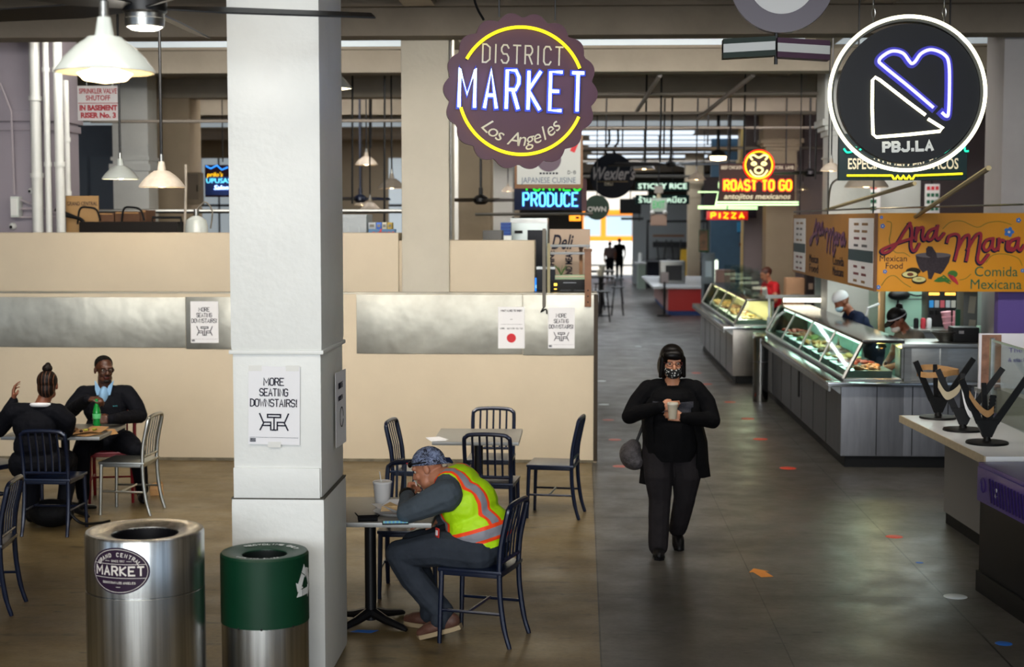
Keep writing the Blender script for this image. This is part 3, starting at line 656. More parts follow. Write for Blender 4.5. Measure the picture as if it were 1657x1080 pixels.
# ================================================================ posters
PICT = [[(-.062, .03), (-.046, -.012)], [(-.06, -.05), (-.043, -.012), (-.014, -.012), (-.014, -.05)], [(-.052, -.028), (-.014, -.028)], [(-.028, .012), (.028, .012), (.028, .026), (-.028, .026), (-.028, .012)], [(0, .012), (0, -.05)], [(-.008, -.05), (.008, -.05)],
        [(.062, .03), (.046, -.012)], [(.06, -.05), (.043, -.012), (.014, -.012), (.014, -.05)], [(.052, -.028), (.014, -.028)]]
def seat_poster(name, label, F, w, h, m=PAPER):
    p = thing(name, label, 'poster', F.translation); loc = F.translation.copy(); F2 = F.copy(); F2.translation = (0, 0, 0)
    mb = MB(); nx = 8
    mb.rings([[F2 @ Vector((x * w / 2, y * h / 2, .001 + z)) for x, y in ((-1, -1), (1, -1), (1, 1), (-1, 1))] for z in (0, .0015)]); mb.build('sheet', m, p)
    k = w / .277
    for i, (t_, ww) in enumerate((('MORE', .106), ('SEATING', .150), ('DOWNSTAIRS!', .25))):
        flat_text(t_, .038 * k, INK, p, F2 @ T(-.002 * k, (.128 - i * .057) * k * (h / w) / 1.52, .003), ww * k, sw=.15, gap=.2)
    mb = MB()
    for s in PICT: ribbon(mb, [(a * 1.25 * k, b * 1.1 * k - .077 * k * (h / w) / 1.52) for a, b in s], .0075 * k, F2, .003)
    mb.build('table_pictogram', INK, p, ang=0)
    mb = MB(); ribbon(mb, [(-.13 * k, -.172 * k * (h / w) / 1.52), (.13 * k, -.172 * k * (h / w) / 1.52)], .001 * k, F2, .003)
    for i in range(3): ribbon(mb, [(-.128 * k, (-.18 - .007 * i) * k * (h / w) / 1.52), (-.1 * k, (-.18 - .007 * i) * k * (h / w) / 1.52)], .0045 * k, F2, .003)
    mb.build('small_print', INK, p, ang=0); return p
a = P(443, 657, 8.118); pp = seat_poster('poster', 'large seating poster taped to the white column', FR((a.x, 8.130, a.z), 0, 0, math.radians(-.8)), .277, .42)
for dx, dy in ((-.1, .2), (.1, .2), (0, -.21)): MB().box((dx, -.003, dy), (.07, .001, .03)).build('tape', mat('clear_tape', '#d6d6d0', .35), pp)
for (x0, x1, y0, y1), lb in (((309, 353, 488, 555), 'seating poster on the steel band left of the white column'), ((887, 930, 498, 564), 'seating poster at the right end of the steel band')):
    a, b = P(x0, y1, WY - .014), P(x1, y0, WY - .014); seat_poster('poster', lb, FR(((a.x + b.x) / 2, WY - .0135, (a.z + b.z) / 2)), b.x - a.x, b.z - a.z)
a, b = P(806, 564, WY - .014), P(849, 497, WY - .014)
rp = thing('poster', 'poster with a red disc beside the seating poster on the band', 'poster', ((a.x + b.x) / 2, WY - .0135, (a.z + b.z) / 2)); W_, Hh = b.x - a.x, b.z - a.z
F = FR((0, 0, 0)); MB().box((0, -.002, 0), (W_, .0015, Hh)).build('sheet', PAPER, rp)
flat_text('WHAT I LIKE TO SHOW', .018, INK, rp, F @ T(0, Hh * .41, .003), W_ * .8, sw=.2); MB().box((0, -.003, Hh * .2), (.02, .001, .004)).build('dash', INK, rp)
flat_text('MORE - BUT FOR YOU TOO', .013, INK, rp, F @ T(0, -Hh * .02, .003), W_ * .85, sw=.2); MB().box((0, -.003, Hh * .08), (W_ * .8, .001, .002)).build('rule', INK, rp)
MB().prism(arc(.047, 0, 350, 30), .001, F @ T(0, -Hh * .25, .003)).build('red_disc', REDINK, rp)
# notice standing off the right face of the column
sy = SX(545, -1.36); q0 = 8.42
np_ = thing('notice', 'white notice taped to the shaded side of the white column', 'notice', (-1.366, 8.62, 1.44)); F = FR((0, 0, 0), PI / 2)
MB().box((.012, 0, 0), (.002, .27, .42), RZ(-.06)).build('sheet', PAPER, np_)
F2 = T(.0142, 0, 0) @ F
txt('WAIT HERE', .05, INK, np_, F2 @ T(0, .13, .001), width=.2); txt('MORE INFO', .04, INK, np_, F2 @ T(0, .06, .001), width=.2)
mb = MB(); ribbon(mb, arc(.055, 0, 340, 20, 0, -.05), .006, F2, .002); mb.build('ring_mark', INK, np_, ang=0)
# ================================================================ floor stickers
STK = {'red': mat('red_sticker', '#c8402a', .5, noise=.15, ns=30), 'white': mat('white_sticker', '#cdd6da', .5), 'blue': mat('blue_sticker', '#1f62b8', .5), 'pink': mat('faded_red_sticker', '#b86a62', .5)}
first = {}
for (px, py, r, c_, lb) in ((1546, 966, .078, 'white', 'white round floor sticker nearest the black cabinet'), (1447, 869, .068, 'red', 'red round floor sticker before the white counter'), (1275, 758, .085, 'red', 'red floor sticker beside the long steel counter, nearest the arrow'),
    (1230, 711, .085, 'red', 'second red sticker from the orange arrow along the counter'), (1210, 678, .085, 'red', 'third red sticker from the orange arrow along the counter'), (1181, 651, .085, 'red', 'red sticker just past the steel cylinder at the counter end'),
    (1144, 622, .085, 'red', 'red sticker by the black foot of the far food counter'), (1127, 604, .085, 'red', 'farthest red sticker, beside the far food counter'), (1003, 755, .075, 'pink', 'faded red sticker left of the walking woman, by her bag'),
    (995, 712, .075, 'pink', 'faded red sticker left of the walking woman, level with her waist'), (984, 680, .075, 'pink', 'faded red sticker left of the walking woman, level with her hands'), (977, 655, .075, 'white', 'white sticker left of the walking woman, level with her elbow'),
    (973, 617, .075, 'white', 'white sticker left of the walking woman, level with her chin'), (1033, 561, .07, 'white', 'small white sticker on the aisle left of her head'), (1488, 911, .028, 'blue', 'small blue tape scrap between the red and white stickers'), (1624, 1042, .05, 'blue', 'blue tape scrap at the lower right corner')):
    g = G(px, py)
    if c_ not in first:
        first[c_] = struct_o = tag(MB().lathe([(r, 0), (r - .002, .0012), (.001, .0014)], n=28).build('floor_sticker', STK[c_]), lb, 'floor sticker', 'round stickers on the aisle floor'); o = struct_o; first[c_ + 'r'] = r
    else:
        o = first[c_].copy(); C.objects.link(o); o['label'] = lb; k = r / first[c_ + 'r']; o.scale = (k, k, 1)
    o.location = (g.x, g.y, .0002)
g = G(1230, 927); o = tag(MB().prism([(-.045, -.14), (.045, -.14), (.045, .02), (.075, .02), (0, .13), (-.075, .02), (-.045, .02)], .0013, T(g.x, g.y, .0002) @ RZ(.25)).build('floor_arrow', mat('orange_sticker', '#e08a1c', .5)), 'orange arrow sticker on the aisle floor', 'floor arrow')
g = G(588, 1022); o = tag(MB().prism([(-.08, -.02), (.05, -.04), (.09, .02), (-.04, .03)], .001, T(g.x, g.y, .0002)).build('tape_scrap', STK['blue']), 'scrap of blue tape on the floor under the table foot', 'tape')
# ================================================================ people
SK_L = mat('light_skin', '#b5795c', .5, noise=.08, ns=30); SK_M = mat('tan_skin', '#b98060', .5, noise=.06, ns=30); SK_D = mat('dark_skin', '#4a2a1a', .42, noise=.1, ns=30); SK_B = mat('brown_skin', '#7d4a33', .45, noise=.08, ns=30)
LIP_L = mat('lips', '#9c5a4c', .45); LIP_D = mat('dark_lips', '#4a211b', .4)
GREYC = mat('grey_shirt_cloth', '#3d4750', .85, noise=.12, ns=14, bump=.5, bs=14); DENIM = mat('grey_blue_trousers', '#30363f', .85, noise=.16, ns=10, bump=.6, bs=11)
BLKC = mat('black_knit', '#0a0a0c', .85, noise=.2, ns=12, bump=.5, bs=14, spec=.12); BLKD = mat('black_uniform_cloth', '#0c0d13', .8, bump=.5, bs=13, spec=.12); CHAR = mat('charcoal_trousers', '#1f1c1e', .85, noise=.15, ns=10, bump=.6, bs=10)
BOOT = mat('brown_leather', '#543529', .6, noise=.2, ns=18, bump=.3, bs=30); SOLE = mat('worn_sole', '#9a8768', .7); SHOE = mat('black_shoe_leather', '#0b0a0b', .45)
SHIRT = mat('light_blue_cloth', '#7fa6c8', .8, bump=.3, bs=20); NAVYC = mat('navy_cloth', '#0f1a33', .8, bump=.4, bs=14)
HAIR = mat('black_hair', '#0b0807', .4, noise=.4, ns=50, stretch=(1, 1, .15)); HAIRB = mat('braided_dark_hair', '#140c08', .5, bump=.4, bs=60)
V = Vector
# ---------------------------------------------------------------- the man eating, in a yellow vest
wr = thing('person', 'man in yellow safety vest and paisley bandana eating at a table', 'person', (-.588, 9.13, 0), math.radians(164.5))
hM = frame_x((.345, -.01, 1.005), (.92, .05, -.39), (.39, 0, .92))
hM = hM @ RX(.06)
elb_l = V((.372, .275, .778)); wri_l = V((.452, .075, .845)); hnd_l = V((.475, .02, .872))
S = [ee((0, 0, .545), (.165, .185, .13), 1), ee((.02, 0, .66), (.19, .195, .15), 0), ee((.09, 0, .80), (.165, .195, .16), 0), ee((.155, 0, .90), (.125, .185, .12), 0),
     cc((.17, .13, .925), (.17, -.13, .925), .085, .085, 0), cc((.16, .175, .90), (.15, .215, .87), .092, .088, 0), cc((.16, -.175, .90), (.17, -.215, .87), .092, .088, 0),
     cc((.215, 0, .95), hM @ V((-.02, 0, -.07)), .072, .062, 2)]
S += chain([(.15, .21, .885), (.27, .262, .825), elb_l], [.098, .08, .064], 0) + chain([elb_l, (elb_l + wri_l) / 2, wri_l], [.062, .055, .044], 0)
S += chain([(.16, -.21, .88), (.20, -.28, .78), (.19, -.27, .68)], [.085, .072, .055], 0) + chain([(.19, -.27, .68), (.27, -.2, .66), (.335, -.14, .66)], [.053, .045, .036], 0)
for sgn, kn, an in ((1, V((.475, .155, .50)), V((.20, .145, .135))), (-1, V((.49, -.13, .50)), V((.36, -.08, .105)))):
    S += chain([(0, sgn * .10, .53), (.22, sgn * .135, .545), kn], [.125, .11, .083], 1)
    S += chain([kn, kn * .62 + an * .38 + V((.02, 0, 0)), an + V((0, 0, .03))], [.083, .082, .068], 1)
    S += chain([an + V((0, 0, .03)), an + V((.01, 0, -.02))], [.070, .064], 1)
S += head_shapes(hM, 2, 3)
hh = frame_x(wri_l, hnd_l - wri_l + V((0, -.03, .02)), V((.9, .1, .35)))
S += hand_shapes(hh, 2, (55, 60, 30), 1, 0, 1.0, (.07, .03, -.045)) + [cc(wri_l, hh @ V((.02, 0, 0)), .032, .028, 2)]
hr = frame_x((.335, -.14, .66), (.8, .5, -.05), (0, 0, 1)); S += hand_shapes(hr, 2, (14, 18, 12), 1) + [cc((.325, -.145, .66), hr @ V((.02, 0, 0)), .032, .027, 2)]
body('body', S, [GREYC, DENIM, SK_L, LIP_L], wr, .0055, 3, warp=.012)
eyes(hM, wr)
MB().tube([wri_l + V((-.006, .012, -.006)), wri_l + V((.006, -.008, .004))], .049, 16).build('wristband', BLACK, wr)
# vest: the trunk shapes again, a little larger, cut at hem and arm holes
VD = V((.30, 0, .954)).normalized(); VH = V((0, 0, .50))
VS = [ee((.005, 0, .575), (.178, .20, .13), 0), ee((.02, 0, .66), (.206, .21, .165), 0), ee((.09, 0, .80), (.182, .21, .172), 0), ee((.155, 0, .90), (.14, .198, .132), 0), cc((.168, .095, .93), (.168, -.095, .93), .10, .10, 0)]
def vest_mat():
    m = bpy.data.materials.new('hi_vis_cloth'); m.use_nodes = True; nt = m.node_tree; b = nt.nodes['Principled BSDF']; L = nt.links.new
    tc = nd(nt, 'TexCoord'); sp = nd(nt, 'SeparateXYZ'); L(tc.outputs['Object'], sp.inputs[0])
    dt = nd(nt, 'VectorMath', operation='DOT_PRODUCT'); dt.inputs[1].default_value = tuple(VD); L(tc.outputs['Object'], dt.inputs[0])
    v = nd(nt, 'Math', operation='SUBTRACT'); v.inputs[1].default_value = VH.dot(VD); L(dt.outputs['Value'], v.inputs[0])
    ua = nd(nt, 'Math', operation='ABSOLUTE'); L(sp.outputs['Y'], ua.inputs[0])
    YE, OR, GR = lin('#b6e800'), lin('#ff4a12'), lin('#8d8d96')
    def ramp(src, mx, st):
        mp = nd(nt, 'Math', operation='DIVIDE'); mp.inputs[1].default_value = mx; L(src, mp.inputs[0]); r = nd(nt, 'ValToRGB'); r.color_ramp.interpolation = 'CONSTANT'; e = r.color_ramp.elements
        while len(e) < len(st): e.new(.5)
        for q, (p, c) in zip(e, st): q.position = p / mx; q.color = (*c, 1)
        L(mp.outputs[0], r.inputs[0]); return r.outputs[0]
    def isin(src, a, c):
        g = nd(nt, 'Math', operation='GREATER_THAN'); g.inputs[1].default_value = a; L(src, g.inputs[0]); l = nd(nt, 'Math', operation='LESS_THAN'); l.inputs[1].default_value = c; L(src, l.inputs[0])
        q = nd(nt, 'Math', operation='MULTIPLY'); L(g.outputs[0], q.inputs[0]); L(l.outputs[0], q.inputs[1]); return q.outputs[0]
    vert = ramp(ua.outputs[0], .3, [(0, YE), (.075, OR), (.092, GR), (.135, OR), (.152, YE)])
    band = ramp(v.outputs[0], .6, [(0, YE), (.075, OR), (.095, GR), (.15, OR), (.172, YE)])
    x = nd(nt, 'Mix', data_type='RGBA'); L(isin(v.outputs[0], .075, .172), x.inputs[0]); L(vert, x.inputs[6]); L(band, x.inputs[7])
    lo = nd(nt, 'Mix', data_type='RGBA'); lm = nd(nt, 'Math', operation='LESS_THAN'); lm.inputs[1].default_value = .075; L(v.outputs[0], lm.inputs[0]); L(lm.outputs[0], lo.inputs[0]); L(x.outputs[2], lo.inputs[6])
    lowc = ramp(ua.outputs[0], .3, [(0, GR), (.045, OR), (.06, YE)]); L(lowc, lo.inputs[7])
    L(lo.outputs[2], b.inputs['Base Color']); b.inputs['Roughness'].default_value = .6
    L(lo.outputs[2], b.inputs['Emission Color']); b.inputs['Emission Strength'].default_value = 0
    n2 = nd(nt, 'TexNoise', Scale=11.0, Detail=3.0); L(tc.outputs['Object'], n2.inputs['Vector']); bp = nd(nt, 'Bump', Strength=.5, Distance=.02); L(n2.outputs['Fac'], bp.inputs['Height']); L(bp.outputs[0], b.inputs['Normal'])
    return m
vst = body('vest', VS, [vest_mat()], wr, .008, 4, cuts=((VH + VD * .035, -VD), (V((.225, 0, .99)), V((.75, 0, .66)))), warp=.012)
pa = MB(); Fp = frame_x((.2, .198, .655), (.7, -.75, .3), (.6, .8, 0)); pa.box((0, 0, 0), (.055, .07, .01), None, .004)
pk = MB(Fp); pk.box((0, 0, .012), (.05, .055, .006), RZ(.3), .002).build('chest_badge', mat('red_patch', '#c4302a', .6), vst); MB(Fp).box((0, 0, .017), (.022, .03, .004), RZ(.3)).build('badge_print', PAPER, vst)
# bandana with knot, sunglasses pushed on it
def bandana_mat():
    m = bpy.data.materials.new('paisley_cloth'); m.use_nodes = True; nt = m.node_tree; b = nt.nodes['Principled BSDF']; L = nt.links.new
    tc = nd(nt, 'TexCoord'); n = nd(nt, 'TexNoise', Scale=16.0, Detail=2.0, Distortion=2.2); L(tc.outputs['Object'], n.inputs['Vector']); v = nd(nt, 'TexVoronoi', Scale=26.0, feature='DISTANCE_TO_EDGE'); 
    mp = nd(nt, 'Mix', data_type='VECTOR') if False else None
    ad = nd(nt, 'VectorMath', operation='ADD'); L(tc.outputs['Object'], ad.inputs[0]); sc_ = nd(nt, 'VectorMath', operation='SCALE'); sc_.inputs['Scale'].default_value = .12; L(n.outputs['Color'], sc_.inputs[0]); L(sc_.outputs[0], ad.inputs[1]); L(ad.outputs[0], v.inputs['Vector'])
    r = nd(nt, 'ValToRGB'); e = r.color_ramp.elements; e[0].position = .05; e[0].color = (*lin('#8b97b4'), 1); e[1].position = .12; e[1].color = (*lin('#161c30'), 1); L(v.outputs['Distance'], r.inputs[0])
    r2 = nd(nt, 'ValToRGB'); e = r2.color_ramp.elements; e[0].position = .47; e[0].color = (*lin('#12182b'), 1); e[1].position = .53; e[1].color = (*lin('#6d7a9c'), 1); L(n.outputs['Fac'], r2.inputs[0])
    x = nd(nt, 'Mix', data_type='RGBA'); x.inputs[0].default_value = .45; L(r.outputs[0], x.inputs[6]); L(r2.outputs[0], x.inputs[7]); L(x.outputs[2], b.inputs['Base Color']); b.inputs['Roughness'].default_value = .8; return m
R4 = hM.to_3x3().to_4x4()
bn = body('bandana', [ee(hM @ V((-.010, 0, .030)), (.108, .087, .098), 0, R4), cc(hM @ V((-.108, 0, .0)), hM @ V((-.124, 0, -.01)), .026, .02, 0)], [bandana_mat()], wr, .006, 3, cuts=((hM @ V((0, 0, .018)), hM.to_3x3() @ V((.30, 0, -1))),))
MB().tube([hM @ V((-.115, .0, .01)), hM @ V((-.15, .025, -.005)), hM @ V((-.165, .03, -.03))], [.012, .016, .006], 8, flat=.5).build('bandana_tail', NAVYC, bn)
sg = MB()
for y in (1, -1): sg.ell(hM @ V((.094, y * .034, .055)), (.012, .032, .02), R4 @ RY(-.35), 14)
sgo = sg.build('sunglasses', mat('dark_lens', '#0a0a0e', .12), wr)
for y in (1, -1): MB().tube([hM @ V((.092, y * .066, .058)), hM @ V((.04, y * .086, .045)), hM @ V((-.03, y * .09, .03))], .0045, 6).build('temple_arm', BLACK, sgo)
MB().tube([hM @ V((.101, -.06, .068)), hM @ V((.107, 0, .066)), hM @ V((.101, .06, .068))], .004, 6).build('red_rim', REDINK, sgo)
# shoes
for sgn, an, tilt in ((1, V((.195, .145, .10)), .30), (-1, V((.37, -.08, .06)), 0.0)):
    M = T(*an) @ RZ(.12 * sgn) @ RY(tilt)
    q = lambda x, y, z: M @ V((x, y, z))
    sh = body('shoe', [ee(q(-.035, 0, .0), (.07, .046, .055), 0, M.to_3x3().to_4x4()), ee(q(.06, 0, -.012), (.10, .05, .042), 0, M.to_3x3().to_4x4()), cc(q(.12, .0, -.022), q(.15, 0, -.024), .04, .032, 0)], [BOOT], wr, .006, 3, cuts=((q(0, 0, -.045), M.to_3x3() @ V((0, 0, -1))),))
    MB(M).prism([(-.10, -.03), (-.06, -.046), (.08, -.05), (.16, -.04), (.185, 0), (.16, .04), (.08, .05), (-.06, .046), (-.10, .03)], .026, None, -.058).build('sole', SOLE, sh)
fk = thing('fork', 'white plastic fork held at the eating man\'s mouth', 'fork', tuple((ROOT[wr.name] @ hh @ V((.075, .0, -.04)))), 0)
fw = lambda v: ROOT[fk.name].inverted() @ ROOT[wr.name] @ v
a, b = hh @ V((.06, -.035, -.045)), hM @ V((.115, 0.0, -.062))
MB().tube([fw(a), fw(a.lerp(b, .6)), fw(b)], [.003, .003, .008], 6, flat=1.0).build('handle', FOAM, fk); MB().tube([fw(b), fw(b + (b - a).normalized() * .03)], [.009, .007], 6).build('tines', FOAM, fk)

# ---------------------------------------------------------------- the woman walking with a cup
ww = thing('person', 'woman in black walking down the aisle in a patterned face mask', 'person', (.68, 11.5, 0), math.radians(-90))
hM = frame_x((.05, -.005, 1.445), (1, .12, -.06), (.06, 0, 1)); hs = .98
hip = .80
elR, elL = V((.02, -.315, 1.04)), V((.02, .30, 1.01)); wrR, wrL = V((.235, -.10, 1.135)), V((.235, .075, 1.055))
S = [ee((0, 0, .80), (.14, .19, .14), 1), ee((.02, 0, .93), (.165, .19, .15), 0), ee((.03, 0, 1.06), (.145, .18, .14), 0), ee((.03, 0, 1.17), (.15, .175, .11), 0), ee((.075, .085, 1.14), (.075, .085, .075), 0), ee((.075, -.085, 1.14), (.075, .085, .075), 0),
     cc((.0, .12, 1.255), (.0, -.12, 1.255), .066, .066, 0), cc((.02, 0, 1.27), (.035, 0, 1.38), .058, .052, 2)]
for s_, el, wr_ in ((-1, elR, wrR), (1, elL, wrL)):
    S += chain([(-.005, s_ * .175, 1.235), (-.01, s_ * .25, 1.14), el], [.076, .075, .062], 0) + chain([el, el * .5 + wr_ * .5 + V((0, s_ * .015, 0)), wr_], [.062, .055, .04], 0)
# legs: right forward and planted, left trailing on its toe
S += chain([(.01, -.095, .78), (.07, -.10, .60), (.075, -.09, .43), (.09, -.098, .22), (.10, -.10, .075)], [.128, .112, .085, .079, .075], 1)
S += chain([(-.01, .095, .78), (.035, .11, .60), (.0, .10, .43), (-.11, .075, .24), (-.19, .06, .15)], [.128, .112, .085, .075, .068], 1)
S += head_shapes(hM, 2, 3, hs)
hR = frame_x(wrR, V((.10, .85, .10)), V((.9, -.15, .1))); hL = frame_x(wrL, V((.10, -.85, .12)), V((.9, .15, .2)))
S += hand_shapes(hR, 2, (22, 38, 20), 1, 0, .92, (.06, .05, -.02)) + hand_shapes(hL, 2, (22, 38, 20), -1, 0, .92, (.06, .05, -.02))
S += [cc(wrR, hR @ V((.02, 0, 0)), .028, .025, 2), cc(wrL, hL @ V((.02, 0, 0)), .028, .025, 2)]
body('body', S, [BLKC, CHAR, SK_M, LIP_L], ww, .006, 3, warp=.008)
eyes(hM, ww, hs)
# shirt hem over the trousers and a grey knitted chest band
body('shirt_hem', [ee((.02, 0, .86), (.172, .205, .34), 0)], [BLKC], ww, .01, 3, cuts=((V((0, 0, .715)), V((0, 0, -1))), (V((0, 0, .98)), V((0, 0, 1)))))
def knit():
    m = mat('grey_chevron_knit', '#3a3a40', .85); nt = m.node_tree; b = nt.nodes['Principled BSDF']; tc = nd(nt, 'TexCoord'); wv = nd(nt, 'TexWave', Scale=34.0, Distortion=3.0); wv.inputs['Detail Scale'].default_value = 3; wv.bands_direction = 'Z'
    r = nd(nt, 'ValToRGB'); r.color_ramp.elements[0].color = (*lin('#1a1a1e'), 1); r.color_ramp.elements[1].color = (*lin('#55555c'), 1); nt.links.new(tc.outputs['Object'], wv.inputs[0]); nt.links.new(wv.outputs['Color'], r.inputs[0]); nt.links.new(r.outputs[0], b.inputs['Base Color']); return m
body('chest_band', [ee((.034, 0, 1.06), (.15, .185, .145), 0), ee((.034, 0, 1.17), (.156, .18, .115), 0), ee((.08, .085, 1.14), (.078, .088, .078), 0), ee((.08, -.085, 1.14), (.078, .088, .078), 0)], [knit()], ww, .008, 3, cuts=((V((0, 0, 1.085)), V((0, 0, -1))), (V((0, 0, 1.165)), V((0, 0, 1))), (V((.06, 0, 0)), V((-1, 0, 0))), (V((0, .15, 0)), V((0, 1, 0))), (V((0, -.15, 0)), V((0, -1, 0)))))
# open cardigan: two long front panels and a back that hang to mid-thigh
for s_, zb, yb in ((-1, .53, -.215), (1, .585, .265)):
    rings = []
    for z, y0, y1, x0 in ((1.27, .055, .15, .07), (1.15, .13, .205, .135), (1.0, .15, .215, .15), (.85, .155, .225, .145), (.70, .15, .235, .12), (zb, .135, .25, .10)):
        e = abs(yb) - .235 if z < .9 else 0
        o_ = [V((x0, s_ * (y0 + e), z)), V((x0 * .8, s_ * (y0 * .4 + y1 * .6 + e), z)), V((.0, s_ * (y1 + .012 + e), z)), V((-.10, s_ * (y1 * .8 + e), z)), V((-.165, s_ * .05, z))]
        rings.append(o_ + [p - V((.014, s_ * .006, 0)) * (1 if i < 2 else -1 if i > 3 else 0) - V((0, s_ * .014 if i in (2, 3) else 0, 0)) for i, p in reversed(list(enumerate(o_)))])
    pn = MB().rings(rings); pn.build('cardigan_panel', BLKC, ww, ang=60)
# bobbed hair, mask, glasses
R4 = hM.to_3x3().to_4x4()
hb = body('hair', [ee(hM @ V((-.016, 0, .045)), (.105, .092, .095), 0, R4), ee(hM @ V((-.035, .05, -.03)), (.075, .056, .10), 0, R4), ee(hM @ V((-.035, -.05, -.03)), (.075, .056, .10), 0, R4), ee(hM @ V((-.06, 0, -.04)), (.07, .095, .09), 0, R4),
     cc(hM @ V((.02, .074, .03)), hM @ V((.015, .088, -.10)), .026, .016, 0), cc(hM @ V((.02, -.074, .03)), hM @ V((.015, -.088, -.10)), .026, .016, 0), ee(hM @ V((.045, .0, .062)), (.058, .078, .045), 0, R4), ee(hM @ V((.066, .018, .05)), (.034, .05, .028), 0, R4)], [HAIR], ww, .006, 6)
def mask_mat():
    m = bpy.data.materials.new('dotted_mask_cloth'); m.use_nodes = True; nt = m.node_tree; b = nt.nodes['Principled BSDF']; tc = nd(nt, 'TexCoord'); v = nd(nt, 'TexVoronoi', Scale=52.0); r = nd(nt, 'ValToRGB'); r.color_ramp.interpolation = 'CONSTANT'
    r.color_ramp.elements[0].color = (*lin('#c9c9c4'), 1); r.color_ramp.elements[1].position = .36; r.color_ramp.elements[1].color = (*lin('#0a0a0a'), 1)
    nt.links.new(tc.outputs['Object'], v.inputs['Vector']); nt.links.new(v.outputs['Distance'], r.inputs[0]); nt.links.new(r.outputs[0], b.inputs['Base Color']); b.inputs['Roughness'].default_value = .8; return m
mk_ = body('face_mask', [ee(hM @ V((.052, 0, -.058)), (.066, .064, .058), 0, R4), cc(hM @ V((.098, 0, -.02)), hM @ V((.1, 0, -.075)), .02, .024, 0)], [mask_mat()], ww, .006, 3, cuts=((hM @ V((.0, 0, -.008)), hM.to_3x3() @ V((.25, 0, 1))),))
gl = MB()
for y in (.033, -.033): gl.tube([hM @ V((.098, y + .024 * math.cos(t * PI / 6), .002 + .017 * math.sin(t * PI / 6))) for t in range(12)], .0022, 6, True)
gl.tube([hM @ V((.1, -.01, .004)), hM @ V((.1, .01, .004))], .002, 6)
for y in (1, -1): gl.tube([hM @ V((.097, y * .056, .006)), hM @ V((.0, y * .08, .008))], .002, 6)
gl.build('glasses', mat('reddish_frame', '#4a1e1c', .3), ww)
for c_, tl, yw in ((V((.10, -.10, .045)), 0, 0), (V((-.195, .06, .11)), .62, .1)):
    M = T(*c_) @ RZ(yw) @ RY(tl); q = lambda x, y, z: M @ V((x, y, z)); R_4 = M.to_3x3().to_4x4()
    sh = body('shoe', [ee(q(-.02, 0, .01), (.065, .042, .05), 0, R_4), ee(q(.06, 0, -.005), (.09, .046, .038), 0, R_4), cc(q(.12, 0, -.012), q(.14, 0, -.014), .036, .03, 0)], [SHOE], ww, .006, 3, cuts=((q(0, 0, -.03), M.to_3x3() @ V((0, 0, -1))),))
    MB(M).prism([(-.085, -.03), (.08, -.046), (.15, -.036), (.172, 0), (.15, .036), (.08, .046), (-.085, .03)], .016, None, -.045).build('sole', BLACK, sh)
cw = ROOT[ww.name] @ V((.30, -.015, 1.075))
cw = ROOT[ww.name] @ V((.285, -.012, 1.055))
hc = thing('coffee_cup', 'cream paper coffee cup held by the walking woman', 'cup', tuple(cw))
MB().lathe([(.001, 0), (.028, 0), (.038, .105), (.001, .106)], n=24).build('cup', mat('cream_paper_cup', '#b9ae98', .6), hc); MB().lathe([(.041, .104), (.041, .112), (.036, .12), (.001, .12)], n=24).build('lid', mat('cream_lid', '#cfc8b6', .4), hc)
hbM = ROOT[ww.name] @ V((-.10, -.30, .60)); hg = thing('handbag', 'quilted dark grey handbag hanging at the walking woman\'s side', 'handbag', tuple(hbM), .25)
QLT = mat('quilted_grey_fabric', '#4a4648', .7, noise=.55, ns=34, bump=.8, bs=40)
body('bag', [ee((0, 0, .13), (.085, .14, .10), 0), ee((0.02, 0, .09), (.09, .155, .075), 0), ee((.02, 0, .19), (.055, .09, .06), 0)], [QLT], hg, .01, 3, cuts=((V((0, 0, .02)), V((0, 0, -1))),))
MB().tube(spline([(.03, -.04, .23), (.10, -.02, .40), (.15, .05, .58)], 6), .012, 8).build('strap', BLACK, hg); MB().tube(spline([(.05, .0, .04), (.13, -.03, -.02), (.17, -.02, -.11), (.19, -.01, -.02), (.18, .0, .1)], 6), .006, 6).build('loose_strap', BLACK, hg)

# ---------------------------------------------------------------- the seated man with a green bottle
sm_ = thing('person', 'seated man in black jacket and glasses opening a green bottle', 'person', (-4.235, 13.52, 0), math.radians(-82))
hM = frame_x((.035, 0, 1.175), (.86, .40, -.02), (0, 0, 1))
iR = ROOT[sm_.name].inverted(); btl = iR @ V((bo.location.x, bo.location.y, 0))
capp = V((btl.x, btl.y, .97)); 
wR = capp + V((-.045, -.085, .0)); wL = V((btl.x, btl.y, .80)) + V((-.03, .115, -.005))
eR, eL = V((.10, -.30, .80)), V((.06, .31, .76))
S = [ee((0, 0, .53), (.15, .18, .12), 1), ee((.01, 0, .66), (.14, .175, .15), 0), ee((.02, 0, .82), (.145, .19, .16), 0), cc((-.01, .15, .955), (-.01, -.15, .955), .075, .075, 0), cc((.0, 0, .98), (.025, 0, 1.10), .064, .06, 2)]
for s_, el, wr_ in ((-1, eR, wR), (1, eL, wL)):
    S += chain([(-.01, s_ * .185, .945), (.03, s_ * .26, .86), el], [.085, .078, .066], 0) + chain([el, (el + wr_) / 2, wr_], [.064, .056, .043], 0)
S += chain([(.0, -.09, .53), (.22, -.12, .54), (.43, -.14, .50)], [.115, .105, .08], 1) + chain([(.43, -.14, .50), (.43, -.14, .3), (.40, -.14, .10)], [.078, .07, .055], 1)
S += chain([(.0, .09, .53), (.18, .20, .54), (.32, .30, .50)], [.115, .105, .08], 1) + chain([(.32, .30, .50), (.22, .32, .3), (.08, .32, .10)], [.078, .07, .056], 1)
S += head_shapes(hM, 2, 3)
hR = frame_x(wR, V((.35, .9, .05)), V((.35, -.1, .93))); hL = frame_x(wL, V((.35, -.75, .05)), V((.8, .5, .2)))
